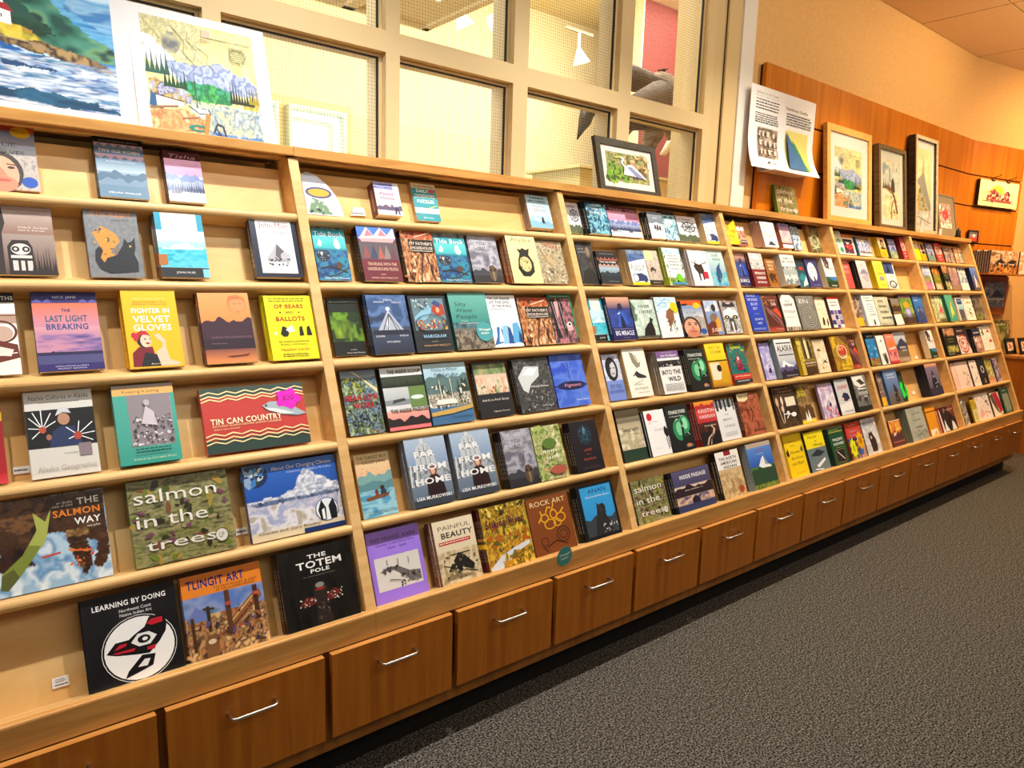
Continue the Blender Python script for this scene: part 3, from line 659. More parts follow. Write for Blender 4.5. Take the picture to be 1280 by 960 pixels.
# key | label | spine colour | cover artwork
COVERS = '''
julie|paperback with a face and yellow medal, left end of the top shelf|b9562c|g 9aa3ad dfe6ee;g c9cfd8 6a86b8 0 .55 1 .86;r 0 .86 1 1 d2571f;n 14 16 3 8d857f,b9b1aa,a59a95 0 0 1 .52;e .3 .25 .42 .3 3b3230;e .28 .22 .36 .27 d9a184;e .3 .08 .3 .12 c98268;l 5a3a30 .03 .12,.36 .28,.38;l 5a3a30 .03 .42,.37 .6,.36;e .2 .32 .07 .02 4a3028;e .5 .32 .07 .02 4a3028;p c08066 .3,.32 .24,.2 .42,.2;e .33 .13 .15 .022 b05a4c;p 221814 0,.9 .3,.92 .32,.87 .12,.85 0,.86;e .74 .855 .19 .085 e8c21d;t .55 .88 .3 .025 6a5a80 NEWBERY;t .38 .66 .5 .055 6d7884 JULIE;t .32 .6 .2 .025 6d7884 of the;t .42 .545 .72 .06 6d7884 WOLVES;e .82 .12 .15 .08 1f4fa8
twoold|steel blue paperback with pink zigzag bands, mountains and black top|1a1d24|g 56748f 8fa4b6;n 3 20 4 6f8ca6,8fa6b8,5f7d98 0 0 1 .5;g a9bcc8 5d7d96 0 .42 1 .62;r 0 .9 1 1 14151a;t .5 .94 .8 .022 c9ccd4 20TH ANNIVERSARY EDITION;r 0 .62 1 .9 6b8098;p c9a3b0 0,.84 .1,.9 .2,.84 .3,.9 .4,.84 .5,.9 .6,.84 .7,.9 .8,.84 .9,.9 1,.84 1,.9 0,.9;p c9a3b0 0,.69 .1,.63 .2,.69 .3,.63 .4,.69 .5,.63 .6,.69 .7,.63 .8,.69 .9,.63 1,.69 1,.72 0,.72;r 0 .73 1 .82 5a7590;T .5 .775 .84 .045 f2f4f6 TWO OLD WOMEN;t .5 .6 .6 .016 dfe6ec An Alaska Legend of Betrayal;m .34 .2 .12 4 4d6a84;m .24 .18 .1 9 6f8aa2;r 0 0 1 .2 5f7f98;t .5 .08 .66 .028 e8edf2 VELMA WALLIS
tisha|small paperback with maroon top, pink sky and snowy blue hills|4a1626|g e6edf5 b7c3df;g d58bb0 e2a2bd 0 .52 1 .88;r 0 .84 1 1 55182a;i .5 .9 .72 .075 c9a8b0 Tisha;t .5 .78 .66 .014 f3dce6 The wonderful true love story;t .5 .74 .5 .014 f3dce6 of a young teacher;m .46 .3 .12 5 6d7fb4;m .36 .2 .1 3 9aa9cf;f 16 4 .22 .28 33406a;f 12 8 .16 .22 222c52;r 0 0 1 .19 dfe8f4;l 55658f .02 .0,.1 .6,.16;p 5d4a6a .08,.14 .36,.16 .36,.2 .08,.19;t .5 .04 .5 .022 4c5a86 ROBERT SPECHT
graywolf|brown totem pole paperback with red title, left of the dog book|2a1c18|g 5a4038 c7b6aa;g 8b6a5c cdbeb4 0 .5 1 1;p 2c211e 0,0 .2,0 .2,.5 .26,.62 .2,1 0,1;t .62 .9 .62 .035 b0402c THE WOLF;t .55 .85 .86 .035 b0402c AND THE RAVEN;t .62 .79 .6 .016 a8604c Totem Poles of Southeastern;t .62 .76 .4 .016 a8604c Alaska;t .68 .58 .46 .02 f0e6de Viola E. Garfield;t .66 .545 .4 .02 f0e6de Linn A. Forrest;p 241b18 .26,0 .66,0 .64,.34 .58,.42 .34,.42 .26,.34;e .46 .31 .15 .07 d8d0ca;e .38 .31 .06 .035 2a201d;e .54 .31 .06 .035 2a201d;e .38 .31 .025 .015 e8e2dc;e .54 .31 .025 .015 e8e2dc;r .3 .2 .62 .235 d8d0ca;r .32 .05 .4 .17 cfc6c0;r .44 .05 .5 .17 cfc6c0;r .54 .05 .62 .17 cfc6c0;f 8 3 0 .38 32231e .64 1;f 5 6 0 .28 1f1613 .6 1
stickeen|grey paperback with black dog and orange mountain|6d4a34|g 6b6d70 7b7d80;N 20 26 5 66686b,84868a;T .5 .875 .74 .075 c9793a STICKEEN;t .68 .79 .34 .025 2a2624 JOHN MUIR;p d08a2e .12,.6 .3,.7 .55,.6 .62,.5 .42,.34 .5,.3 .3,.2 .18,.26 .22,.44;s 26 5 .03 8a6a44,e0a24a,5a5048 .14 .3 .6 .66;p 14161c .2,.1 .34,.26 .52,.3 .66,.44 .7,.54 .76,.48 .84,.5 .9,.56 .9,.42 .86,.32 .92,.2 .9,.08 .6,.06 .36,.05;p 14161c .2,.1 .12,.22 .14,.36 .22,.42 .28,.36 .22,.26 .34,.12;e .8 .43 .025 .015 c9a24a
travels|thick paperback with pale top band and turquoise iceberg|7a4a26|g 1aa0c0 c9eef4 0 .15 1 .75;n 4 14 6 0f9fbf,58c6d6,2ab2cc 0 .15 1 .45;r 0 .73 1 1 efeedd;r 0 .73 .13 1 1f97b4;r .87 .73 1 1 1f97b4;t .5 .84 .64 .03 7d9a90 TRAVELS IN ALASKA;p e6f6fa .08,.48 .2,.44 .3,.5 .5,.52 .58,.58 .68,.5 .8,.46 .94,.48 .94,.44 .08,.43;m .6 .56 .08 6 bfe3ec;r 0 0 1 .15 15171b;t .5 .075 .4 .03 e9e4d6 JOHN MUIR;r .86 0 1 .13 7fcbdb;p a8672c -.02,.17 .16,.19 .16,.35 -.02,.35
letters|dark blue bordered book with white panel and mountain sketch|1e2230|g 2b3040 343a4c;r .13 .06 .9 .93 f1eff0;t .52 .81 .66 .075 9c4038 John Muir;i .52 .7 .56 .035 4a4a52 Letters from Alaska;l 8a8a90 .006 .26,.14 .8,.14 .8,.58 .26,.58 .26,.14;p b9b9bd .28,.3 .42,.42 .52,.52 .62,.44 .78,.34 .78,.24 .28,.24;p 6a6a70 .52,.52 .46,.34 .56,.26 .58,.36 .66,.4;s 46 3 .02 55555c,8d8d92,3a3a40 .28 .17 .78 .3;t .5 .1 .56 .016 77777c Edited by Robert Engberg
myths|white book with rust brown formline art and black top band|e9e4dc|g f0ece4 f4f1ea;r 0 .88 1 1 14110f;T .78 .935 .4 .045 f4f1ea MYTHS;r 0 .62 1 .74 b49280;l 5a2a1a .02 0,.72 1,.72;o .7 .52 .3 .14 .16 5a2a1a;e .72 .5 .2 .09 c7a796;p 6b2c1a .3,.24 .62,.42 .98,.36 1,.2 .7,.16 .4,.12;p e9ded4 .5,.24 .66,.34 .9,.3 .84,.22;l f0ece4 .02 .4,.18 .7,.25 .96,.26
lastlight|orange and purple dusk lake book with dark blue border|23205a|g 2b2560 2b2560;g c98aa0 e2724a .0 .56 1 .87;g 6a4a86 d79aa6 .0 .22 1 .56;r 0 .2 1 .24 27214e;r 0 .08 1 .2 4a4a7c;r 0 .87 1 1 2b2468;p 5a56a0 0,.87 .08,.93 .16,.87 .24,.93 .3,.87;p 5a56a0 .7,.87 .78,.93 .86,.87 .94,.93 1,.87;t .5 .94 .36 .034 d9d6ea NICK JANS;T .5 .77 .14 .04 2c2a58 THE;T .5 .665 .64 .075 245a7a LAST LIGHT;T .5 .56 .64 .07 3a4a80 BREAKING;n 3 26 8 5a4a80,8a6aa0,c48aa2 0 .22 1 .46;s 10 5 .014 1a1636 .12 .22 .6 .24;r 0 0 1 .09 2b2468;t .5 .06 .5 .018 c9c6e2 LIVING AMONG ALASKA'S;t .5 .03 .44 .018 c9c6e2 INUPIAT ESKIMOS
fighter|golden yellow paperback of woman in red scarf flexing her arm|e0a80f|g f2b514 f5bc1c;t .5 .9 .6 .014 fbeab4 Advance reader favourite;t .5 .855 .62 .022 6b4a18 Alaska Civil Rights Hero;t .5 .825 .64 .022 6b4a18 Elizabeth Peratrovich;T .5 .74 .7 .06 f9f4ea FIGHTER IN;T .5 .63 .68 .08 f9f4ea VELVET;T .5 .52 .7 .075 f9f4ea GLOVES;p 7a1424 .06,.02 .08,.2 .2,.27 .45,.27 .5,.02;p 1c1a22 .2,.02 .3,.2 .52,.17 .6,.02;p ecc6a8 .56,.04 .5,.2 .62,.26 .76,.38 .68,.32 .74,.1 .92,.06 .92,.02 .56,.02;p ecc6a8 .68,.12 .7,.34 .6,.44 .5,.42 .56,.36 .64,.32 .62,.16;e .3 .37 .13 .11 2c1c1c;e .34 .35 .1 .085 efcbb0;p c02634 .12,.36 .2,.46 .36,.48 .4,.42 .26,.43 .18,.34;e .14 .42 .05 .04 c02634;e .37 .315 .04 .012 b02832;e .33 .37 .02 .008 2c1c1c;e .42 .37 .015 .008 2c1c1c;t .66 .05 .56 .018 fbeab4 Annie Boochever
shaman|orange sunset paperback with faint portrait over dark mountains|4a2016|g e07c3a f2a468;g e88a44 f0a060 .0 .5 1 1;e .74 .83 .19 .13 d98450;e .75 .82 .15 .115 e69660;p c87444 .56,.88 .6,.95 .76,.97 .9,.93 .93,.86 .84,.91 .66,.9;e .7 .84 .03 .008 b86c40;e .81 .84 .03 .008 b86c40;p cf7e4c .62,.78 .75,.7 .88,.78 .8,.74 .7,.74;m .54 .26 .12 4 3b2030;r 0 .2 1 .34 2a1626;g e88a4a 6a3a3a 0 .0 1 .22;t .56 .365 .8 .03 7a5a66 ACROSS THE SHAMAN'S RIVER;t .3 .28 .3 .014 a8808a Daniel Lee Henry;p 6a2c20 .38,.1 .5,.075 .8,.09 .88,.13 .7,.11 .5,.105
bears|bright yellow paperback with red title and four black cutout figures|e4d400|g f4e50c f6ea1c;x .1 .9 .86 .97 2 5a5410;T .5 .83 .62 .06 b03a14 OF BEARS;t .5 .735 .17 .04 4a1c0c AND;e .3 .735 .02 .012 4a1c0c;e .7 .735 .02 .012 4a1c0c;T .5 .635 .62 .065 b03a14 BALLOTS;p 16140c .24,.4 .3,.52 .38,.5 .42,.4 .38,.36 .3,.36;p dfe0d8 .36,.46 .5,.54 .56,.44 .44,.42;p 16140c .64,.37 .66,.5 .72,.52 .74,.37;p 16140c .8,.37 .82,.5 .88,.52 .92,.37;e .14 .41 .03 .025 e9e6d8;t .5 .28 .66 .026 3a340c AN ALASKAN ADVENTURE;t .5 .235 .58 .026 3a340c IN SMALL-TOWN POLITICS;t .5 .16 .6 .045 a8420e Heather Lende;x .22 .04 .78 .1 2 5a5410
redsliver|red and pink edged book cut off at the left edge|8a1820|g b0202a 8a1418;n 4 10 2 3a2420,9a2c2c,d8c2b8,6a3a30 0 .1 .85 .7;g d8404a c02030 0 0 1 .12;r 0 .78 1 .9 d8b020
native|pale grey book with photo of dancer holding white feathers|cfccc4|g d6d3cb dcd9d2;i .5 .925 .88 .05 2c2826 Native Cultures in Alaska;t .5 .865 .6 .016 4a4642 LOOKING FORWARD, LOOKING BACK;r 0 .34 1 .78 10131a;s 16 6 .05 1c2c5a,16244a .3 .36 .78 .6;p 24355e .3,.34 .36,.52 .5,.58 .68,.56 .8,.34;e .54 .66 .09 .07 b98a70;p cfd2d8 .42,.7 .48,.79 .6,.8 .66,.72 .54,.74;l f2f4f6 .016 .22,.56 .04,.7;l f2f4f6 .016 .22,.56 .1,.76;l f2f4f6 .016 .22,.56 .22,.78;l f2f4f6 .016 .22,.56 .36,.74;l f2f4f6 .016 .22,.56 .02,.58;l f2f4f6 .016 .22,.56 .06,.46;l f2f4f6 .016 .22,.56 .42,.64;l f2f4f6 .016 .72,.46 .56,.56;l f2f4f6 .016 .72,.46 .96,.6;l f2f4f6 .016 .72,.46 .98,.48;l f2f4f6 .016 .72,.46 .94,.38;l f2f4f6 .016 .72,.46 .76,.62;l f2f4f6 .016 .72,.46 .58,.42;e .22 .55 .05 .04 c0503a;e .72 .45 .06 .05 b0483a;e .3 .46 .04 .035 a8705a;r .72 .21 .9 .36 8a7a84;n 8 8 3 3a2c34,b09aa0,7a2c34 .72 .21 .9 .36;t .6 .26 .22 .014 5a5650 Susan Fair;t .52 .1 .86 .06 b0aca4 Alaska Geographic
keeping|teal book with pale orange band and grey garden photo|1f8a7c|g 2f9c8c 37a494;r 0 .87 1 .96 e6b060;r 0 .96 1 1 8a6a5a;t .46 .915 .6 .036 5a3418 Keeping It Living;r .22 .22 .92 .87 8a8088;n 26 30 7 3a343a,9a9098,d0c8d0,6a6068 .22 .22 .92 .87;s 120 4 .025 2c282e,d8d2da,4a444c .23 .23 .91 .6;p c9c0c8 .4,.5 .5,.72 .62,.64 .66,.46;e .52 .76 .05 .04 b8b0b6;x .26 .13 .86 .2 2 1a4a44;t .56 .06 .7 .018 f0e0b8 Edited by Douglas Deur
tincan|wide red and green book with cream waves and a pink price burst|c03028|r 0 0 1 1 1f3a34;p 1f3a34 0,0 1,0 1,.2 0,.2;p bf2a22 0,.2 1,.2 1,.86 0,.86;p 23403a 0,.86 1,.86 1,1 0,1;l f0dca0 .012 0,.84 .08,.88 .17,.84 .25,.88 .33,.84 .42,.88 .5,.84 .58,.88 .67,.84 .75,.88 .83,.84 .92,.88 1,.84;l f0dca0 .012 0,.9 .08,.94 .17,.9 .25,.94 .33,.9 .42,.94 .5,.9 .58,.94 .67,.9 .75,.94 .83,.9 .92,.94 1,.9;l f0dca0 .012 0,.79 .08,.83 .17,.79 .25,.83 .33,.79 .42,.83 .5,.79 .58,.83 .67,.79 .75,.83 .83,.79 .92,.83 1,.79;l f0dca0 .012 0,.14 .08,.18 .17,.14 .25,.18 .33,.14 .42,.18 .5,.14 .58,.18 .67,.14 .75,.18 .83,.14 .92,.18 1,.14;l f0dca0 .012 0,.2 .08,.24 .17,.2 .25,.24 .33,.2 .42,.24 .5,.2 .58,.24 .67,.2 .75,.24 .83,.2 .92,.24 1,.2;l f0dca0 .012 0,.26 .08,.3 .17,.26 .25,.3 .33,.26 .42,.3 .5,.26 .58,.3 .67,.26 .75,.3 .83,.26 .92,.3 1,.26;T .4 .48 .68 .085 f6ecc8 TIN CAN COUNTRY;t .4 .41 .66 .03 f0dca0 SOUTHEAST ALASKA'S HISTORIC SALMON CANNERIES;t .2 .36 .24 .02 f0dca0 EDITED BY ANJULI GRANTHAM;p 9fb0b8 .56,.66 .64,.72 .8,.7 .92,.56 1,.48 .9,.46 .76,.5 .62,.58;p d9e0e0 .58,.63 .7,.6 .88,.5 .76,.5 .62,.58;e .6 .66 .012 .02 20282c
salmonway|square bear and salmon photo book at the left edge|2c1a12|g 7fa8c8 c9dcec;n 6 5 4 8fb4d4,dbe8f2,5f92c0,b4d0e6 0 0 1 .6;P 10 14 6 2a170e,4c2e1c,3a2214,5a3a24 0,.5 .05,1 1,1 1,.42 .98,.2 .9,.1 .84,.16 .9,.4 .7,.52 .55,.6 .42,.56 .4,.7 .3,.42 .1,.4;P 12 16 4 2c1810,4a2c1a,1f110b,6a4a2c .62,.56 .8,.54 .84,.2 .76,.06 .66,.3;P 14 20 5 5a3a22,7a5230,3c2415 .0,.86 .0,1 .5,1 .4,.76 .3,.6 .16,.66;P 9 9 3 27150e,3c2218,1a0d08 0,.36 .16,.52 .3,.44 .34,.28 .2,.26 .06,.24;P 16 24 6 8a6a3a,6a4a28,a88450 .62,.58 .82,.58 .82,.5 .62,.5;p 7d8a38 .04,.08 .06,.24 .24,.4 .38,.64 .36,.84 .46,.72 .52,.86 .46,.56 .36,.4 .22,.2 .1,.06;p a9b257 .3,.5 .38,.64 .36,.84 .46,.72 .52,.86 .46,.56 .42,.46;p 5a6030 .04,.08 .06,.22 .16,.28 .2,.18 .1,.06;l c84a38 .02 .4,.34 .56,.36;l d86a2a .02 .66,.36 .84,.33;s 12 4 .02 d2502c,e08040 .62 .18 .84 .38;t .64 .9 .14 .028 f4f0ea an alaska;t .62 .865 .18 .028 f4f0ea state of mind;T .85 .89 .2 .07 f6f4f0 THE;T .74 .78 .42 .07 e08028 SALMON;T .83 .67 .24 .07 f6f4f0 WAY;t .88 .6 .12 .025 f4f0ea amy gulick
salmontrees|glossy streambed photo book with large white outlined title|4a7a1c|n 5 16 9 4a4424,8a8a3a,3c3a28,a09a6a,6a5a34,7f8a50,2e2c1c;N 9 34 4 2a281a,b0a878,5a6a2a;s 44 5 .04 9a8a3a,6a7a2a,7a4a34,4a5424,a88a3a,33331f 0 .05 1 .95;s 30 8 .03 9c8f66,2c2a1c,74405a 0 .1 1 .8;t .46 .8 .82 .15 e8e6da salmon;t .4 .52 .7 .15 e8e6da in the;t .46 .23 .7 .12 e8e6da trees;e .86 .2 .07 .085 d9d6cc;o .86 .2 .07 .085 .12 55524a;t .86 .2 .05 .06 55524a LP
climate|blue book of snowy mountain with earth globe and penguins|1c3a78|g d9c9a8 e8e0d0;g 1d4fa8 2c66c4 0 .5 1 1;n 8 8 5 c9c4d4,9aa4c8,e6e4ec,b0a898 0 .12 1 .52;P 9 12 5 f4f6fa,d4dae8,8e9ab8,eef1f7,b4bed4 .05,.48 .2,.55 .34,.54 .5,.62 .58,.78 .64,.87 .7,.84 .74,.78 .84,.72 .9,.66 1,.62 1,.48;P 14 8 3 3a4a70,6a7a9c,2c3c64 .05,.5 .3,.52 .6,.5 1,.52 1,.47 .05,.45;e .11 .86 .14 .16 1a2a5c;s 22 3 .04 3a7ac0,8aa8c8,2a4a30,c9d4e0 .02 .74 .2 .96;t .62 .92 .66 .05 e9eef6 About Our Changing Climate;t .7 .85 .5 .024 c9d6ea Charles and Gary Bradley;e .82 .26 .13 .16 e4ecf4;o .82 .26 .13 .16 .06 2a4a8a;p 15161c .74,.12 .72,.26 .77,.4 .81,.28 .8,.12;p 15161c .85,.12 .84,.3 .9,.4 .93,.26 .92,.12;p f2f4f6 .76,.13 .76,.26 .79,.28 .79,.13;r .54 0 1 .06 16306a;t .4 .1 .66 .035 3a3a4a Charles and Gary Bradley
learning|black square book with round white panel of a bird head design|0d0d10|g 141316 1b191c;N 3 3 3 0f0e11,262226;T .5 .88 .78 .055 f4f4f4 LEARNING BY DOING;t .55 .795 .34 .034 f0f0f0 Northwest Coast;t .55 .745 .34 .034 f0f0f0 Native Indian Art;e .55 .345 .385 .355 f3f3f3;o .55 .345 .385 .355 .03 141316;o .55 .345 .4 .368 .015 f3f3f3;p 121012 .2,.36 .3,.46 .44,.46 .5,.5 .62,.56 .68,.66 .84,.66 .86,.54 .84,.46 .76,.36 .64,.26 .5,.28 .3,.32;p e9e9ea .46,.42 .54,.5 .66,.5 .74,.44 .66,.36 .54,.36;e .6 .43 .07 .045 121012;e .61 .43 .03 .02 f3f3f3;p c02030 .64,.59 .7,.63 .82,.63 .82,.57 .7,.56;p c02030 .28,.38 .34,.43 .42,.43 .4,.4;p c02030 .26,.355 .5,.355 .48,.325 .3,.335;p c02030 .62,.33 .72,.34 .7,.29 .62,.3;p 121012 .4,.12 .56,.26 .7,.24 .66,.12 .5,.08 .36,.05;p e9e9ea .5,.14 .58,.21 .64,.2 .6,.13
tlingit|orange topped book of carved totem poles against blue sky|1c2c7a|g 6a86b8 3a5aa8;n 10 9 6 b07a48,7a4a2a,c99a64,4a3020,d8b078 0 .0 1 .5;n 4 5 2 5a7ac0,8a9ac8,3a6a8a 0 .5 1 .74;g e8862a e8862a 0 .74 1 1;T .42 .885 .72 .1 1c2c86 TLINGIT ART;t .66 .8 .56 .028 4a2410 TOTEM POLES & ART;t .66 .765 .5 .028 4a2410 OF THE ALASKAN INDIANS;p 6a7ab8 .04,.5 .14,.62 .26,.52 .3,.44 .04,.44;p 8a5a34 .4,.22 .46,.32 .84,.62 .95,.66 .97,.57 .6,.28 .5,.18;l d8a868 .02 .46,.28 .86,.6;l 5a3620 .02 .5,.24 .92,.57;e .9 .61 .04 .03 c07a44;s 16 3 .022 d8b078,4a2c1a,b8483a .46 .22 .9 .58;r .5 .2 .56 .74 5c3a24;r .86 .3 .92 .72 4a2e1e;r .26 .3 .3 .6 3c281c;l 4a3020 .02 .22,.58 .36,.56;r .06 .1 .1 .5 4c3020;s 60 5 .03 b07a50,4a3424,c89a70,3a3048,90583c,5a4a78 0 .02 1 .4;p 7a5434 .2,.02 .2,.2 .24,.26 .34,.26 .36,.02;e .28 .18 .05 .03 d8c0a0;r .5 .55 .56 .6 b8483a;r .86 .6 .92 .64 c05040
totem|black glossy book with white western lettering and faint totem figure|3c1010|g 0e0c0c 1a1614;n 12 3 4 0d0b0a,1c1814,141110;T .52 .88 .26 .05 f2f0ee THE;T .54 .78 .62 .085 f2f0ee TOTEM;T .54 .69 .26 .045 f2f0ee POLE;t .52 .63 .44 .014 8a8580 An Intercultural History;p 2c2420 .4,.02 .42,.34 .4,.44 .44,.54 .56,.54 .6,.44 .58,.34 .62,.02;e .5 .5 .06 .035 8a8a80;e .5 .45 .07 .02 8a2a24;p 6a2420 .2,.3 .3,.38 .42,.36 .42,.28 .3,.26;p 6a2420 .58,.36 .7,.42 .78,.36 .68,.28 .58,.28;s 14 4 .012 d8d4cc .18 .26 .42 .36;s 14 7 .012 d8d4cc .58 .28 .8 .4;s 20 3 .02 4a4038,6a6258,3a2c28 .42 .04 .6 .3
akhome|fat small paperback in lilac and peach with walking figure|7a4a52|g f0d4c0 a8a8dc;r .78 .0 1 1 e6e8f2;g 9aa0d4 9aa0d4 0 .78 .78 1;T .4 .93 .7 .05 3a3a78 DEBBIE;T .38 .84 .74 .06 3a3a78 MACOMBER;t .46 .66 .56 .09 b04a5a Alaska;t .5 .52 .56 .09 b04a5a Home;m .22 .14 .1 4 5a4a6a;r 0 0 1 .14 f2f0f2;s 20 5 .03 4a3a6a,6a5a8a .5 .16 .9 .3;p 3a2a5a .7,.24 .8,.28 .86,.2 .9,.02 .84,.02 .8,.16 .74,.02 .68,.02
crossw|teal crossword paperback with cream top band|b8a080|g 1a8a98 2296a4;r 0 .86 1 1 d8c8a4;T .5 .925 .8 .04 1c1c1c The New York Times;T .44 .8 .5 .08 f4f6f4 DAILY;T .5 .66 .86 .09 f4f6f4 CROSSWORD;T .5 .52 .7 .08 f4f6f4 PUZZLES;r .7 .76 .92 .84 c82c30;r 0 .2 1 .34 eef2f4;t .5 .27 .8 .05 2a4a5a M O N D A Y;l b8d84a .03 .5,.32 .92,.42;t .5 .08 .4 .03 d8eef0 EDITED
akshore|thick pale blue paperback with small hiker, right end of top shelf|8a7a6a|g bfe0ec a8cfe0;n 4 8 3 c9e6f0,8fc0d8,e0f0f4 0 0 1 .35;T .5 .92 .62 .06 1f4a6a DEBBIE;T .5 .82 .74 .06 1f4a6a MACOMBER;t .5 .68 .5 .085 a85a5a Alaska;t .52 .55 .5 .085 a85a5a Shore;m .16 0 .08 5 7fb4d0;p 1c1c2c .52,.2 .56,.34 .62,.34 .64,.22 .68,.12 .6,.16 .56,.12
tide|ocean cover with seal and gulls, half hidden behind the upright|16324a|g 0f3a6a 2aa8b4;n 5 12 8 14508a,1f8a9a,2c6a9a,0f3c70 0 0 1 .52;g 3ab0b8 5ac8c8 0 .55 1 .75;n 7 5 4 4a4a54,8a8a92,2c2c38 0 .88 1 1;t .5 .95 .3 .04 e8ecee The;t .5 .8 .9 .085 eef2f4 Tide Book;p eef2f0 .1,.6 .2,.72 .26,.64 .22,.58;p eef2f0 .62,.62 .66,.72 .74,.74 .82,.6 .76,.54 .66,.56;e .24 .42 .2 .1 20303c;e .2 .46 .04 .03 c8d0d4;s 18 4 .03 8a96a0,3a4a58 .08 .34 .4 .5;l 2c2420 .04 .1,.2 .4,.24 .64,.2 .9,.14;e .68 .26 .1 .06 4a3a34;l 3a2c28 .035 .3,.06 .6,.1 .95,.22;t .55 .04 .76 .03 dfe8ee Vivian Faith Prescott
travund|maroon paperback of five hooded figures below pink mountains|2c1620|g 6a2432 7a2c3a;g 3a6ac0 4a7ad0 0 .76 1 1;p e8c8cc .08,.82 .26,1 .42,.84 .62,1 .78,.86 .96,1 1,.8 0,.78;p c07a84 .18,.82 .28,.96 .4,.84;p c07a84 .54,.84 .64,.96 .76,.84;p d8a0a4 .04,.78 .98,.8 .9,.72 .1,.7;r 0 .4 1 .72 5a5058;p 8a4a4a .06,.42 .16,.68 .26,.42;p 33405a .24,.4 .36,.68 .46,.42;p a85a50 .44,.4 .54,.66 .62,.42;p 8a7a74 .6,.4 .7,.68 .8,.42;p 6a3a4a .76,.4 .86,.66 .96,.42;t .52 .31 .76 .055 e8c4a8 TRAVELING WITH THE;t .52 .22 .8 .055 e8c4a8 UNDERGROUND PEOPLE;t .5 .12 .14 .02 e8c4a8 POEMS;t .52 .055 .7 .028 e8c4a8 VIVIAN FAITH PRESCOTT
smoke|smoked salmon strip cover beside the first ocean cover|2a1610|n 16 6 6 3a1c10,a0582c,d8a070,5a2c18,c07a44,e8c8a0;s 60 5 .05 8a4420,d89a60,3a1a0e,e8c8a4,b06a38 0 0 1 1;r .2 .56 .98 .8 241610;g c05a2c a84020 .1 .82 1 1;t .58 .72 .7 .055 f0e6da MY FATHER'S;t .58 .635 .7 .055 f0e6da SMOKEHOUSE;l f0e6da .012 .24,.58 .92,.58;l d89a60 .03 .2,.0 .5,.5;l 2a140c .03 .4,0 .6,.54;l e8c8a0 .025 .62,0 .8,.5;l 30180e .03 .84,.02 .7,.5;l d08a50 .02 .1,.3 .3,.8;l e8c0a0 .03 .4,.84 .9,.94
tide2|ocean cover with seal and gulls, fully visible beside the grey cabin cover|16324a|=tide
dead|grey cover with stormy sky and driftwood bow, right of ocean cover|24242a|g 8a8a98 a8a8b8;n 4 9 5 7a7a8a,b4b4c4,95959f,6a6a7a 0 .3 1 1;t .36 .92 .62 .06 cfd2dc THE DEAD;t .3 .82 .48 .06 cfd2dc GO TO;t .36 .72 .6 .06 cfd2dc SEATTLE;t .3 .64 .3 .018 b8bcc8 VIVIAN FAITH PRESCOTT;m .2 0 .1 4 3c3c46;r 0 0 1 .14 2a2a30;l 2c2c34 .012 .58,.3 .64,.6;l 2c2c34 .01 .5,.3 .63,.58;p 5a4636 .54,.2 .6,.34 .72,.36 .84,.28 .8,.08 .68,.02 .58,.08;e .62 .26 .035 .025 1c1814;e .76 .26 .035 .025 1c1814;p 8a7460 .66,.22 .74,.22 .72,.04 .68,.04
folk|pale yellow paperback with black round engraving|8a4426|g efe29a f2e6a4;t .5 .91 .7 .075 6a4a1c Alaska;t .5 .83 .66 .022 a08a4a Folklore and Legends;p 1c1a16 .24,.3 .3,.5 .38,.62 .3,.72 .42,.7 .5,.74 .62,.7 .74,.74 .68,.6 .8,.44 .78,.24 .6,.14 .36,.14;e .52 .4 .2 .16 cfc58a;s 40 6 .02 1c1a16,efe29a,6a6444 .34 .26 .7 .54;o .52 .4 .25 .2 .12 2c2a22;t .5 .07 .4 .018 8a7a3a illustrated
caribou|brown and olive cover with antlered animals, right of pale yellow cover|5a4630|n 10 14 6 7a6a4a,b8a888,8f8462,d0c4a8,6a5c40;w .58 .93 .6 .05 b05040;w .66 .86 .4 .05 b05040;e .4 .6 .2 .1 a08a64;l e0d6bc .02 .3,.66 .2,.8 .34,.84;l e0d6bc .02 .42,.66 .56,.78 .46,.84;p b8a27a .3,.64 .46,.66 .6,.5 .5,.42 .34,.5;l d8ccb0 .02 .5,.36 .6,.46 .8,.4;s 40 3 .035 e0d8c4,5a4c34,a89468 .1 .04 .95 .36
aurora|black cover with green northern lights|101410|g 0a0d0b 141a14;n 3 4 8 101810,2a5a10,6a9a18,18300e 0 .24 1 .74;N 5 3 4 9ac02a,101810 .1 .3 .9 .62;r 0 0 1 .2 0b0e0c;m .2 0 .05 3 0b0e0c;t .52 .93 .9 .022 d8dccc Our Tents Are Small Volcanoes;t .6 .1 .2 .014 c9ccc0 poems;t .66 .045 .6 .024 c9ccc0 Vivian Faith Prescott
oldwoman|dark blue cover with glowing white peak and curved lettering|20304c|g 1f2c48 3a5a98;n 3 6 5 2a3a58,5a7ab0,34507e 0 .45 1 1;g 20283c 3c4c68 .0 .0 1 .45;p aeb8c8 .5,.74 .14,.36 .86,.36;p d8dfe8 .5,.74 .4,.5 .46,.36 .5,.6;p d8dfe8 .5,.74 .56,.5 .6,.36;l 2c3448 .02 .5,.68 .28,.36;l 2c3448 .02 .5,.68 .42,.36;l 2c3448 .02 .5,.68 .66,.36;l 2c3448 .016 .5,.68 .74,.38;e .5 .76 .05 .035 f4f6fa;p 20283c .06,.4 .94,.4 1,.32 0,.32;t .3 .88 .26 .03 dfe6f0 VIVIAN;t .54 .91 .2 .03 dfe6f0 FAITH;t .76 .87 .26 .03 dfe6f0 PRESCOTT;t .2 .3 .22 .03 e6ecf4 OLD WOMAN;t .5 .2 .34 .03 e6ecf4 WITH BERRIES;t .8 .3 .22 .03 e6ecf4 IN HER LAP
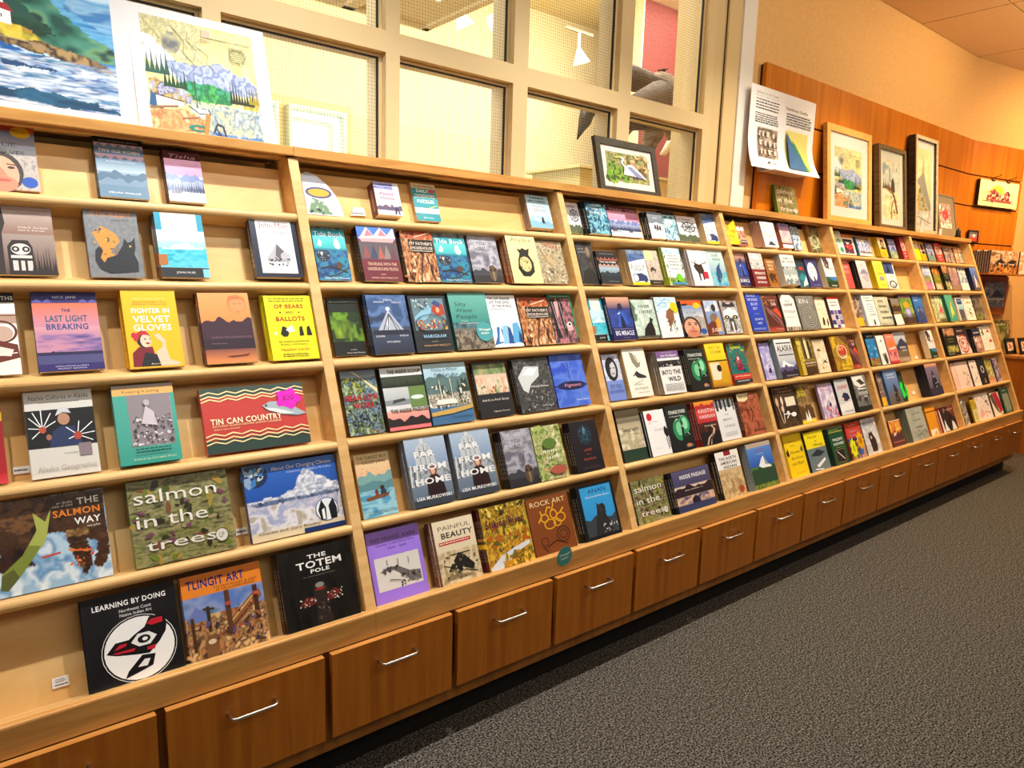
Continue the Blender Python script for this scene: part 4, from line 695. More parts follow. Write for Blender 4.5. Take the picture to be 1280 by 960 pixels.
marigram|dark cover with colourful shore drawing, right of the glowing peak|1a2028|g 20262e 262e38;r .07 .38 .93 .95 6a8a98;n 14 14 6 1c2420,5a6a60,9aa8a0,2c3a34 .07 .7 .93 .95;n 12 10 3 8a3a3a,c99a4a,5a8a4a,a84a4a,d8c070 .07 .38 .93 .58;p 8ac0dc .1,.62 .5,.84 .6,.74 .4,.58 .1,.48;p b0402c .56,.72 .66,.86 .9,.84 .92,.66 .7,.62;p 3a4a8a .6,.86 .7,.92 .84,.86 .8,.78;e .74 .74 .05 .05 e0b088;s 60 4 .03 a83a3a,d8b04a,e8dcc0,5a2c4a,c86a3a .1 .4 .92 .56;s 40 7 .02 e8ecec,2a322e,8a9a94 .1 .76 .5 .94;o .5 .5 .42 .16 .06 20262e;T .52 .265 .6 .055 9ac8e8 MARIGRAM;t .5 .17 .16 .016 c8b49a POEMS BY;t .54 .1 .72 .034 d0a468 VIVIAN FAITH PRESCOTT
silty|teal and grey shore cover with round blue sticker|1f5a54|g 6a625a 8a8278;g 3a9088 68b0a6 0 .46 1 1;n 14 4 4 3a5a66,5a8a90,2c4a58 0 .36 1 .48;n 16 12 5 5a544c,9a9284,6a5a4a,3c3a38 0 0 1 .34;t .28 .8 .3 .07 1e3c3a Silty;t .36 .69 .46 .07 1e3c3a Water;t .4 .58 .54 .07 1e3c3a People;t .32 .5 .16 .018 dfeeea Poems by;t .46 .46 .52 .022 dfeeea Vivian Faith Prescott
glacier|white topped cover with blue glacier shards|d8dde4|g f2f4f6 f4f6f8;p 2a6ab0 0,.04 .14,.2 .2,.46 .4,.3 .46,.1;p 8ac4e8 .3,.06 .4,.5 .56,.46 .54,.06;p 1c4a90 .5,.06 .56,.4 .64,.36 .72,.06;p 5aa8dc .66,.08 .74,.48 .9,.52 1,.3 1,.06;p cfe6f4 .1,.46 .4,.6 .7,.5 1,.58 1,.48 .6,.42 .2,.38;p dfeef8 .18,.1 .3,.44 .34,.1;p 1a3a70 .86,.1 .92,.3 1,.2 1,.04;T .44 .93 .76 .05 2c343c THE LAST GLACIER;T .44 .86 .7 .05 2c343c AT THE END;T .5 .79 .68 .05 2c343c OF THE WORLD;l 5a6470 .012 .12,.73 .6,.73;t .36 .68 .5 .02 6a8aa8 Vivian Prescott
smoke2|smoked salmon strip cover right of the white glacier cover|2a1610|=smoke
ravenart|black raven drawing on pink and green cover|1f6a4a|g 2c2c34 3a3a42;r 0 .93 1 1 1f7a50;r .93 .1 1 1 2a8a5a;n 10 9 5 20202a,c07a84,8a5a64,2c2c36 0 0 .92 .92;p 14141a .05,.9 .3,.92 .2,.5 .3,.1 .1,.1;p 14141a .4,.92 .6,.8 .5,.5 .62,.3 .5,.1 .42,.4;p cfa0a4 .22,.84 .4,.88 .36,.6 .26,.5;p d8a8a8 .56,.4 .84,.34 .84,.26 .6,.24;e .72 .38 .1 .05 f0e6e6;e .72 .38 .05 .03 14141a;l e8d8dc .012 .14,.86 .24,.3;l e8d8dc .012 .46,.86 .52,.3;t .5 .965 .8 .026 e8f0ea Vivian Prescott
meanlow|dark water cover with red hand lettered title|2c3038|g 6a8aa0 5a6a58;n 12 14 5 3a5a6a,8aa0b0,1c2428,5a7a40,aab8a0 0 0 1 1;g 8a9aa8 6a7a88 0 .88 1 1;p e8d8a0 .3,.98 .42,.96 .98,.62 .98,.7;s 24 5 .05 8a9a2a,3a4a24,b0b04a .02 .66 .6 .86;s 30 8 .04 14181c,5a7a90,2a3440 0 .05 1 .5;T .5 .57 .94 .085 b81c28 MEAN LOW;T .52 .45 .6 .085 b81c28 WATER;l 101418 .02 .1,.4 .3,.2 .2,.05;l 101418 .02 .5,.36 .7,.1;t .76 .04 .36 .02 c03038 Vivian Prescott
scoop|collage cover of island, boat and red sunset, beside the dark water cover|2a3038|g d8dce0 eef0f2;r 0 .68 1 .86 3a4636;f 22 4 .68 .16 1c261c;g aab4ba d0d6d8 0 .4 .6 .68;r 0 .4 .6 .48 8a949a;r .6 .34 1 .68 6a8a4a;g 2a5a6a 4a8a90 .6 .34 1 .5;n 8 6 4 8a8a30,3a5a20,c0a848 .6 .5 1 .72;p 3c4044 .16,.42 .5,.46 .46,.5 .2,.48;e .78 .5 .16 .035 dfeef0;g e8707a f0b0a0 0 0 1 .3;m .12 .06 .1 5 241c20;T .56 .93 .8 .055 1c1c20 THE INSIDE SCOOP;t .94 .93 .06 .03 1c1c20 ON;T .54 .3 .9 .055 2a1a1c THE INSIDE PASSAGE
fishare|harbour of white boats cover below pale blue sky|28586a|g 3a6a98 5a8ab8;g a8d0e4 bfe0ee 0 .74 1 1;m .72 .5 .12 4 5a7a7a;p 2a3c34 .8,.5 .84,.76 .9,.68 .96,.74 1,.5;n 24 20 6 e4e0d4,6a6a5a,c8c0ac,3a4434,f2efe6,8a7a5a 0 .28 1 .66;s 70 5 .03 f4f2ea,5a5648,d8d0bc,2c3a34 .02 .28 .98 .64;l f4f2ea .014 .3,.3 .3,.72;l f4f2ea .014 .56,.3 .56,.74;l 2a2c28 .012 .74,.3 .74,.7;p f2f0e6 .14,.32 .2,.4 .6,.4 .66,.32;p c8a85a 0,.2 1,.28 1,.22 .5,.16 0,.14;t .48 .9 .6 .05 24506a Home is Where;t .5 .81 .58 .05 24506a The Fish Are;t .7 .1 .5 .035 1c3c5c Christi Steven
adrift|cover with painted beach above plain black lower half|1a1c20|g 1c1e24 20232a;g e8c8a8 d8c0b0 .04 .42 .96 .95;n 7 5 6 e4a08a,d8c0a0,f0d8c4,a8b890 .04 .42 .96 .7;n 9 5 3 5a7a4a,8a9a6a,b0a878 .04 .78 .96 .95;s 26 4 .03 c0562c,6a7a3a,3a2c24,e0b04a .1 .42 .9 .56;t .5 .31 .78 .04 e8e4dc Adrift in Peril Strait;t .62 .1 .48 .028 d8d4cc Christi Steven
whiteraven|black and white cover with pale raven wing|202226|g 24262a 303236;n 14 18 6 1a1c1e,4a4c4e,2c2e30,6a6c6c 0 0 1 1;p d0d6da .08,.66 .3,.86 .7,.84 .66,.66 .4,.52 .28,.36 .16,.42;p eef2f4 .2,.7 .4,.82 .64,.8 .5,.68;s 50 5 .02 8a8c8a,141618,b0b2b0 .2 .02 .95 .4;t .62 .47 .5 .038 eef0f2 White Raven;t .74 .1 .34 .024 d8dadc Christi Steven
figment|bright blue cover with faint tree and oval title|1c3a9a|g 2a4ac0 4a74dc;n 3 5 5 2c4cc8,5a80e0,3a60d0 0 0 1 1;l 1f3490 .02 .5,.5 .5,.86;l 1f3490 .014 .5,.68 .36,.84;l 1f3490 .014 .5,.66 .64,.86;l 1f3490 .012 .5,.74 .58,.9;e .52 .4 .44 .085 141c50;r .0 .385 1 .415 1a2668;t .56 .41 .5 .06 e89a9a Figment;t .76 .12 .38 .028 dfe6f8 Christi Steven
tboy|pale sunset cover of two people paddling a canoe|d8c8a8|g 5aa8d0 8ac4dc;g e8b890 f0d8a0 0 .62 1 1;m .6 .46 .12 4 7aa8a8;m .5 .42 .08 6 5a8a94;n 3 16 5 68b0d4,9cd0e2,4a98c4 0 0 1 .46;t .5 .94 .88 .045 1c2024 THE TLINGIT BOY;t .54 .86 .66 .045 1c2024 CALLED JOHN;s 12 4 .012 1c2024 .1 .7 .6 .78;p 7a4a2c .14,.3 .2,.26 .8,.3 .88,.38 .8,.35 .24,.32;e .48 .39 .05 .035 6a2c20;p 8a3a2a .42,.32 .46,.38 .54,.36 .54,.32;e .66 .44 .06 .04 2c2420;p 2a3a4a .58,.34 .62,.42 .74,.42 .76,.34;l 3a2a20 .012 .84,.44 .66,.28;t .56 .09 .8 .018 1c3a5a WRITTEN BY RAY ROBERTS;t .56 .06 .84 .018 1c3a5a ILLUSTRATED BY MINDY DWYER
far1|capitol dome cover with red haired woman, left of its twin|7a8494|g 5a6a7c 9ab0cc;g 8aa4c8 b4c8e0 0 .6 1 1;p c9d0d8 .2,.7 .26,.86 .4,.94 .56,.9 .66,.74 .7,.6 .2,.6;r .38 .92 .46 .99 d8dee4;l 5a6472 .014 .24,.8 .62,.8;l 5a6472 .014 .22,.72 .66,.72;l 6a7482 .014 .32,.6 .34,.86;l 6a7482 .014 .44,.6 .45,.9;l 6a7482 .014 .56,.6 .54,.88;n 16 10 5 8a94a2,c0c8d0,5a6470,a4aeb8 0 .3 1 .6;l e0e4e8 .03 .02,.3 .06,.62;l e0e4e8 .03 .16,.3 .2,.6;l 3a4450 .03 .1,.3 .13,.6;p 2c1a20 .36,.06 .38,.36 .5,.44 .66,.44 .78,.36 .84,.06;e .58 .5 .09 .07 8a3a20;e .57 .495 .055 .05 e0b49a;r 0 0 1 .1 3c4450;T .44 .76 .5 .085 f4f6f8 FAR;T .52 .56 .8 .085 f4f6f8 FROM;T .54 .36 .86 .085 f4f6f8 HOME;T .5 .12 .86 .045 f4f6f8 LISA MURKOWSKI
far2|capitol dome cover with red haired woman, right of its twin|7a8494|=far1
dead2|grey driftwood bow cover beside the green mosaic cover|141418|=dead
turtle|green leafy mosaic cover with white lettering|5a6a30|n 10 14 6 8aa84a,d8d8a8,5a7a2a,c0c878,a8a868,e0d8b8;s 60 5 .06 a8c060,e8e4c8,7a9a3c,c8b070,5a7a34 0 0 1 1;s 70 8 .02 3a4a20,2c3818,6a7a3a 0 0 1 1;e .66 .16 .3 .08 b0584a;e .5 .66 .24 .1 5a7a34;w .54 .52 .5 .055 eef0d0;w .56 .4 .46 .055 eef0d0
salmonland|black cover with faint blue canoe shape and small red lettering|14141a|g 15131a 1c1820;e .5 .72 .26 .2 1a2c3a;l 3a6a84 .016 .5,.9 .4,.6;l 3a6a84 .016 .5,.9 .6,.6;l 2c5068 .014 .3,.7 .7,.7;e .5 .8 .05 .07 5a8aa0;s 24 4 .02 2a5064,3a7088 .28 .56 .72 .84;t .5 .42 .3 .045 b85040 LAND;t .5 .33 .14 .02 b85040 OF THE;t .5 .24 .44 .045 b85040 SALMON;x .2 .05 .8 .1 2 5a4448
fort|plain purple booklet with black and white harbour photo|8a64d8|g 9a74e8 a07cea;t .5 .88 .86 .05 2c1c50 FORT WRANGEL, ALASKA;i .52 .8 .74 .034 2c1c50 Gateway to the Stikine River;t .54 .735 .36 .028 2c1c50 1834 - 1899;r .08 .16 .92 .62 d8d4d0;n 6 8 4 c8c4c0,e6e3e0,a8a4a0 .08 .4 .92 .62;p 6a6664 .14,.42 .4,.42 .6,.3 .7,.2 .9,.2 .9,.34 .7,.36 .5,.46 .3,.48;s 40 6 .022 1c1a1a,5a5654,8a8684 .5 .18 .9 .36;s 16 3 .02 2c2a2a,4a4644 .18 .4 .5 .48;l 3a3836 .01 .3,.5 .3,.58;l 3a3836 .01 .5,.48 .5,.57;l 3a3836 .01 .7,.46 .7,.56;l 4a4644 .014 .3,.3 .5,.26
painful|cream cover with black basket picture and red strip|8a5a4a|g d8c8a4 e8dcc0;n 8 8 5 c0aa80,e0d0ac,a89468 0 0 1 .5;t .52 .875 .8 .065 6a5c48 PAINFUL;T .56 .755 .78 .085 141210 BEAUTY;r .08 .61 .86 .665 c02c2c;x .1 .62 .84 .66 1 f0dcc8;p 1c1814 .36,.34 .5,.46 .64,.4 .86,.22 .8,.14 .6,.2 .46,.14;p 2c241c .2,.2 .3,.3 .42,.3 .3,.14;p 8a7a58 .1,.06 .3,.22 .8,.06;l 1c1814 .02 .1,.3 .9,.1;l 1c1814 .02 .3,.44 .8,.44;s 34 4 .03 3a3024,d8c8a0,6a5a40 .06 .04 .94 .44
stikine|autumn river valley photo cover, right of the cream cover|5a1420|g 6a6a30 a8a8a0;n 12 10 6 b88a1c,4a4a1c,e0b430,6a5a20,c8961c 0 .3 1 1;n 14 10 3 d89a1c,8a5a18,e8b838,5a4a1c 0 0 1 .4;p d8dce4 .02,.04 .3,.2 .6,.28 .94,.34 .96,.28 .6,.18 .4,.06 .3,.0 .05,0;s 50 5 .05 e0a820,b85a1c,5a5a1c,d8c040 0 .36 1 .66;s 50 9 .045 c88a18,7a6a1c,e8c040 .3 0 1 .2;s 20 3 .04 3a3c1c,e8d060 0 .86 1 1;T .48 .72 .84 .12 5a1430 Stikine River;t .5 .86 .6 .03 2a1a14 A Guide to the
rockart|plain brown cover with yellow and dark carved spirals|6a3410|g 7c3e12 84451a;t .5 .89 .84 .085 ecd8a0 ROCK ART;t .5 .8 .5 .02 5a2c0c of Southeast Alaska;o .36 .62 .1 .08 .3 e0a41c;o .58 .66 .09 .09 .3 e0a41c;o .74 .58 .12 .09 .25 e0a41c;o .46 .5 .14 .09 .2 e0a41c;o .64 .5 .1 .07 .3 d89a1c;l e0a41c .03 .2,.56 .3,.66 .28,.76;l e0a41c .03 .56,.74 .62,.84;l e0a41c .03 .74,.66 .84,.74;l e0a41c .03 .4,.7 .46,.8 .54,.78;o .72 .28 .16 .14 .14 4a240a;o .72 .28 .1 .085 .2 4a240a;o .26 .22 .09 .08 .2 4a240a;l 4a240a .025 .3,.12 .52,.2 .78,.1;l 4a240a .025 .2,.14 .3,.04
anan|black bordered cover of dark bear against blue sky|101216|g 14161a 181a20;g 2a90d8 3aa0e0 .08 .06 .94 .96;m .3 .06 .12 4 3a4248 .08 .94;t .54 .87 .5 .08 1c3c7a ANAN;t .54 .77 .66 .034 dfeef8 Dance of the Bears;p 2c2c2e .3,.06 .36,.3 .44,.5 .46,.64 .52,.6 .62,.62 .68,.56 .66,.4 .74,.26 .78,.06;p 3a3a3c .46,.62 .52,.58 .6,.5 .54,.44;s 30 4 .02 8a8c8e,1c1e20,c8cacc .5 .07 .93 .24
compass|white cover with black ship's wheel and green treetops, behind left upright|8a7464|g d8dce4 e8eaf2;n 10 6 4 5a6a48,2c3c28,8a9a70 0 0 1 .2;m .2 .1 .12 5 4a5a40;w .4 .88 .7 .07 7a6a9a;o .55 .58 .34 .2 .16 2c3440;o .55 .58 .18 .11 .2 2c3440;l 2c3440 .03 .12,.58 .98,.58;l 2c3440 .03 .55,.32 .55,.84;l 2c3440 .03 .25,.4 .85,.76;l 2c3440 .03 .25,.76 .85,.4
auroradk|thick dark cover with swirling icy blue trees|0e1a24|g 0c4a6a 1a6a90;n 6 8 5 0c3a5a,2a8ab0,8ad0e4,155a80,0a2a44;s 40 5 .05 5ab0d0,a8e0f0,1a5a80 .3 .08 .8 .6;r 0 .94 1 1 0a1420;t .5 .88 .56 .08 dff2f8 WHERE;t .5 .77 .5 .06 dff2f8 THE LOST;t .52 .65 .8 .085 dff2f8 WANDER
tishab|maroon topped pink and blue cover, left of the overlapping pair|4a1626|=tisha
tishac|maroon topped pink and blue cover, right of the overlapping pair|4a1626|=tisha
dogs|grey cover of running sled dogs on snow|15171c|g e8ebf0 f2f4f6;g 6a7884 7f8c98 0 .55 1 1;p eef0f4 0,.5 .5,.62 1,.52 1,.4 0,.4;p 2a2c34 .3,.34 .34,.5 .44,.54 .46,.36;p 3a3c44 .44,.3 .5,.52 .6,.54 .62,.34;p 23252c .62,.32 .66,.5 .78,.48 .76,.32;l 4a4c54 .02 .2,.3 .8,.28;w .5 .78 .3 .05 d8dde4;w .62 .08 .5 .025 3a4048
moonb|black topped cover with icy blue forest, right of sled dogs|0c141c|g 2a6a8a 5aa0b8;n 8 10 7 1a5a7a,6ab0c8,d0e8ee,2a7a98;r 0 .86 1 1 0c1218;e .4 .6 .28 .14 d8eef4;s 40 5 .05 8ac4d4,e0f0f4,1a4a64 .05 .1 .95 .8
compass2|white cover with black ship's wheel, between blue forest and yellow car books|8a7464|=compass
carbook|white and navy cover of vintage car, right end of top shelf|b8a684|g f0f0ec f4f4f0;n 12 8 4 2a4a8a,5a7ab0,1f3a78 0 .62 1 .96;n 9 4 3 4a6a90,8aa0b8 .0 .9 1 1;p f2f2ee 0,.62 .4,.7 1,.56 1,.3 0,.3;p f4f4f0 0,.58 .6,.64 1,.5 1,.76 .6,.72 0,.64;T .5 .5 .8 .16 8a949c FULLY;p 24386a .2,.2 .34,.32 .62,.34 .9,.26 .94,.12 .2,.1;e .26 .2 .16 .12 eef0ee;o .26 .2 .16 .12 .18 24386a;e .78 .14 .1 .07 24386a;r 0 0 1 .08 c8d21c
portrait|charcoal book with dim portrait of a person in a hood|24282c|g 2c3034 3a3e44;n 6 8 6 22262a,3c4044,2a2e32 0 0 1 1;p 2a2622 .4,.96 .7,.98 .92,.7 .96,.3 .6,.4;e .68 .76 .16 .13 6a5648;e .7 .78 .1 .1 8a7260;p 1a1c1e 0,.0 .2,.3 .6,.4 1,.2 1,0;p 4a3a30 .6,.5 .8,.54 .84,.4 .7,.36;w .3 .84 .36 .035 8a8e90;w .34 .76 .44 .035 8a8e90
twooldb|black cover with red zigzag band and blue lake scene|141418|g 20242c 181a20;r 0 .62 1 .82 a85a4a;p 181a20 0,.82 .1,.74 .2,.82 .3,.74 .4,.82 .5,.74 .6,.82 .7,.74 .8,.82 .9,.74 1,.82 1,.86 0,.86;r 0 .62 1 .72 15161c;T .5 .67 .8 .05 eef0f2 TWO OLD WOMEN;p b89a90 0,.56 .1,.62 .2,.56 .3,.62 .4,.56 .5,.62 .6,.56 .7,.62 .8,.56 .9,.62 1,.56 1,.52 0,.52;g 2a4a60 a8c4d4 0 .2 1 .52;m .3 .24 .1 4 24323c;r 0 0 1 .24 1a2630;t .5 .92 .7 .025 b8bcc4 ANNIVERSARY EDITION;t .6 .08 .5 .03 9aa4ac VELMA WALLIS
carbook2|white and navy cover of vintage car fronting five copies|b8a684|=carbook
sepiadog|sepia cover of dog in landscape with pale yellow note|8a7a6a|g b8a898 c8bab0;n 5 8 4 a89888,cfc3b8,b4a494 0 .15 1 1;p f0eca0 -.02,.72 .62,.72 .62,.98 -.02,.98;p 3a2e26 .2,.42 .28,.5 .44,.52 .56,.46 .7,.46 .6,.42 .56,.34 .5,.42 .34,.42 .28,.34;r 0 0 1 .14 1c1814;w .5 .07 .6 .03 b8a888
greenway|white cover edged with leaves and green disc, lime spines|a8b81c|g f2f6f0 f4f8f4;n 6 5 4 8ac8e8,d8eef4,5ab0e0 0 .84 1 1;n 14 8 5 3a7a2a,8ab84a,2a5a2a,b8d070 0 .02 1 .2;w .5 .79 .56 .045 5a6a60;w .5 .71 .6 .045 5a6a60;w .5 .63 .54 .045 5a6a60;w .5 .55 .5 .045 5a6a60;w .5 .44 .46 .035 5a6a60;s 26 5 .03 3a5a3a,6a8a4a .0 .2 .16 .8;s 20 8 .03 3a5a3a,6a8a4a .86 .2 1 .8;e .62 .2 .16 .11 6ac81c;r .2 .02 1 .07 3a90c0
moose|white cover with dark moose and red square|a8a6b0|g eef0f0 f2f4f4;t .5 .87 .66 .035 7a8a94 If you lived here;t .5 .8 .7 .035 7a8a94 I'd know your name;p 2a201a .16,.56 .3,.64 .44,.6 .6,.62 .66,.44 .6,.16 .54,.16 .52,.34 .42,.34 .4,.14 .34,.14 .32,.36 .2,.46;l 3a2c22 .03 .06,.68 .26,.62 .3,.72;l 3a2c22 .03 .6,.62 .86,.66 .84,.74;r .6 .2 .84 .4 b8203c;t .5 .08 .74 .04 8ab0b0 HEATHER LENDE
whale|pale aqua cover with diving blue whale, right end of second shelf|2a7a9a|g 2a8ac0 cfe6da;n 4 6 4 3a9ac8,8ac8d0,5ab0c8 0 0 1 .4;w .5 .86 .44 .07 5a7a84;w .54 .75 .5 .07 5a7a84;p 1c4a7a .36,.1 .3,.3 .4,.5 .56,.6 .64,.5 .7,.3 .56,.2 .5,.08;p 1c4a7a .56,.58 .7,.68 .62,.5;s 14 4 .03 dff0f0,2a5a8a .3 .08 .8 .3
travelsb|turquoise iceberg cover behind the left upright, third shelf|0f7a94|=travels
miracle|navy cover with glowing figure leaping above water|1c2048|g 14185a 1c2a78;g 3a3a6a e0a888 0 .72 1 1;n 4 5 3 1a2a7a,2a4aa0,14205a 0 .3 1 .7;p 1a1c40 .42,.72 .46,.84 .6,.86 .66,.74 .58,.68;p 2a5ac0 .3,.3 .46,.64 .64,.66 .8,.4 .6,.3;p 0f1440 .44,.28 .5,.62 .6,.5 .66,.28;p dfe6f4 .36,.6 .5,.66 .46,.6;T .52 .16 .8 .1 dfe6f4 BIG MIRACLE;t .5 .26 .8 .025 b8b0c8 Rescue at the top of the world;t .56 .05 .3 .02 9aa0c8 TOM ROSE
sledwolf|pale green cover with black howling wolf|1c2a24|g b8d0c4 dfe8e0;n 6 9 5 c8dcd0,a8c4b8,e6efe8 0 .2 1 1;p 4a6a5a 0,.98 .16,.8 .1,.66 0,.6;p 5a7a6a 0,.7 .2,.6 .12,.46 0,.44;w .56 .83 .5 .08 4a6260;w .6 .69 .6 .09 4a6260;p 101214 .3,.06 .38,.24 .54,.36 .66,.42 .7,.56 .74,.5 .84,.5 .76,.4 .82,.2 .8,.06;n 12 6 3 3a3a30,5a5a4a,1c1e1a 0 0 1 .08
bearswirl|white cover of brown bear among swirls with yellow sticker|9aa4a0|g e8f0f2 f2f6f6;n 4 12 6 eaf2f6,a8d4ec,f4f8fa,6ab4dc 0 .62 1 1;o .2 .9 .16 .06 .2 5ab0dc;o .55 .9 .16 .06 .2 5ab0dc;o .36 .8 .16 .06 .2 5ab0dc;p 8a5a3a .36,.5 .46,.66 .64,.72 .76,.6 .74,.44 .6,.34 .5,.24 .42,.3 .46,.42;s 40 5 .025 4a4a44,8a3a2a,2a6a6a,1c1e1c .34 .16 .8 .42;s 12 4 .035 b8d8e8,e8f0f2 .5 .1 .9 .3;p eec800 .62,.72 .74,.88 .96,.84 1,.66 .86,.58
julieb|face and yellow medal cover, centre of the third shelf|1c3a6a|=julie
juliec|blue sky cover of person in tan parka|7a4a30|g 6a8ac0 8aa8d8;n 4 5 5 e8e0dc,8aa8d8,b8c4dc 0 .7 1 1;p 7a6a5c .2,.5 .4,.62 .7,.64 .8,.5 .7,.36 .3,.36;e .62 .78 .15 .11 2c2420;p d09a3a .56,.1 .56,.4 .8,.54 .92,.36 .9,.1;p 6a2c20 0,.0 0,.3 .3,.4 .56,.36 .56,0;t .5 .14 .7 .1 f0e0d0 JULIE
wolfbw|black and white close up wolf face cover|8a5a48|g a8aaac c8cacc;n 12 14 5 8a8c8e,e0e2e4,5a5c5e,c4c6c8;p e8eaee .1,.68 .5,.8 .9,.68 .9,.5 .1,.5;p 2c2c30 .1,.82 .22,.99 .4,.9 .6,.9 .78,.99 .9,.82 .5,.8;e .26 .5 .15 .06 26282c;e .74 .5 .15 .06 26282c;e .26 .5 .05 .03 d8c48a;e .74 .5 .05 .03 d8c48a;p 3a3c40 .36,.46 .64,.46 .7,.1 .3,.1;p dfe0e2 .44,.36 .56,.36 .54,.02 .46,.02;t .5 .96 .7 .03 a83a2c JULIE'S WOLF
miles|lavender cover with black haired portrait in fur ruff|8a8ab8|g 6a84d0 8aa0e0;n 6 8 5 d8dcf0,aeb8e4,f0f2fa 0 .44 1 1;e .46 .68 .36 .26 1a1c22;e .5 .68 .2 .18 c8ccd4;p 1a1c22 .2,.8 .4,.92 .66,.86 .4,.78 .32,.5 .2,.46;e .42 .7 .05 .014 1a1c22;e .6 .7 .05 .014 1a1c22;e .5 .58 .08 .014 4a4a54;t .5 .3 .66 .085 24387a FIFTY MILES;t .5 .19 .84 .07 24387a FROM TOMORROW
raven|large cream cover of raven with spread wings|c8a868|g f0ece0 f4f0e6;p 8a8478 .3,.94 .36,.72 .5,.6 .66,.62 .72,.72 .6,.7 .52,.78 .44,.92;p c9b078 .46,.9 .56,.74 .64,.7 .58,.86;p 2c2c34 .34,.48 .46,.54 .6,.48 .84,.42 .86,.38 .6,.38 .44,.4;p 2c2c34 .34,.48 .26,.44 .36,.44;l 4a4a50 .012 .3,.28 .7,.34;i .42 .26 .4 .035 6a6048 RAVEN'S;i .52 .17 .6 .045 6a6048 WITNESS;i .6 .09 .5 .03 8a8064 Hank Lentfer
intowild|purple topped white cover with black band title|8a8478|g eeeeee f2f2f0;r 0 .84 1 1 7a5a94;T .56 .9 .74 .055 e8e0f0 Jon Krakauer;t .5 .97 .5 .018 d8d0e4 BESTSELLER;r 0 .6 1 .78 1c1c1e;s 20 4 .04 8a8c8e,d0d2d4,4a4c4e 0 .62 1 .76;r 0 .58 1 .63 eeeeee;T .5 .5 .84 .1 2a2a2c INTO THE;T .58 .34 .56 .1 2a2a2c WILD;x .1 .06 .92 .24 5 8a8a8a
strange|black cover with two glowing green faces, fourth shelf|14161a|g 14181a 1c2424;e .44 .46 .26 .24 2c8a5a;e .72 .56 .22 .2 3a9a68;e .46 .48 .14 .15 7ad0a0;e .74 .58 .12 .13 8ae0b0;p 14181a .5,.2 .58,.7 .66,.6 .6,.2;s 24 5 .02 14301f,c8f0d8 .24 .3 .9 .7;T .5 .85 .74 .07 e8f0ec STRANGE STORIES;t .42 .76 .6 .03 dfe8e2 of Alaska's Past;e .72 .1 .1 .04 e0703a;x .6 .05 .9 .12 3 9aa8a0
yellowf|golden cover with inset photo of yellow jacket figure|b07a1c|g c8921c e8b81c;g e8d01c f0dc30 0 .6 1 .99;r 0 .58 1 .61 3a2a14;T .5 .9 .6 .06 b8941c INTO THE;T .5 .8 .56 .06 b8941c STORM;r .06 .16 .56 .55 eadfc8;p d0a01c .46,.12 .56,.3 .66,.34 .84,.2 .84,.06;e .5 .42 .12 .08 2a1c14;g a8701c d89a1c 0 .0 1 .12
charlie|teal, pink and red illustrated cover, right end of fourth shelf|b01c24|g 1a6a68 1f7a70;s 40 5 .04 3aa060,d8c83a,2a4a9a,e0a030 .02 .8 .98 .98;w .5 .9 .6 .07 c8d84a;p b81c5a .34,.34 .36,.6 .5,.72 .64,.6 .68,.34;e .5 .62 .05 .05 f0e4c8;p 8a1040 .36,.36 .4,.5 .6,.5 .64,.36;s 50 8 .03 1f9a70,2a3a5a,c8302c .04 .3 .96 .8;r 0 0 1 .24 c83c2c;r 0 0 1 .1 2a2c34;w .5 .18 .8 .03 f0e0c8;w .5 .06 .7 .03 c8d0d4
geog|misty beige cover with black lower band|1c1e1c|g c8bea0 8a8068;g 6a6250 a89c80 0 .72 1 1;g e0d8bc b0a488 0 .3 1 .72;n 4 8 5 cfc5a6,a89c7e,e0d8be 0 .24 1 .6;r 0 0 1 .22 1f3a2c;T .5 .6 .72 .07 1c1e1a Geography;i .64 .5 .46 .035 2c2e28 of Water
ravsun|white cover with red sun and small black raven|181a1c|g eef0f2 f4f4f6;e .24 .86 .13 .085 d01c34;s 10 4 .02 d01c34 .12 .7 .36 .8;t .5 .74 .18 .03 9aa0a4 THE;t .4 .62 .06 .02 9aa0a4 OF;t .58 .56 .44 .035 9aa0a4 RAVENS;p 14161a .8,.5 .84,.6 .9,.62 .96,.56 1,.56 1,.4 .9,.36 .82,.44;l 14161a .03 .94,.36 .96,.14;l 14161a .03 .86,.36 .9,.1;t .4 .16 .3 .02 9aa0a4 a novel
strange2|black cover with two glowing green faces, fifth shelf|14161a|=strange
hannah|red and black cover with winding pale road|7a1c24|g 181416 241a1c;g b82c3c e0542c 0 .5 1 .9;g e0642c f0a03a 0 .88 1 1;m .86 .8 .1 4 b0302c;T .54 .78 .8 .085 f0c8d0 KRISTIN;T .54 .65 .8 .085 f0c8d0 HANNAH;n 8 6 4 1a1618,5a2420,2c1a1a 0 .3 1 .52;t .58 .44 .6 .04 e8d8b0 Great Alone;p d8b8a0 .2,0 .34,.16 .62,.26 .7,.36 .58,.42 .64,.44 .78,.34 .7,.24 .5,.14 .44,0;p 241a1c .26,0 .4,.14 .64,.25 .66,.24 .5,.14 .38,0
snow|white cover with grey trees and thin title|b8bcc4|g dfe3ea e8ebf0;r .0 .8 1 1 9aa0a8;s 8 4 .03 2a2c30 .0 .8 1 1;r .06 .72 .16 1 1c1e22;r .24 .76 .36 1 24262a;r .48 .7 .56 1 1c1e22;r .66 .78 .8 1 2c2e32;r .9 .7 .96 1 1c1e22;t .5 .62 .2 .03 8a9098 THE;t .5 .5 .5 .055 8a9098 SNOW;t .54 .34 .56 .055 8a9098 CHILD;x .2 .1 .86 .2 3 b8bec6
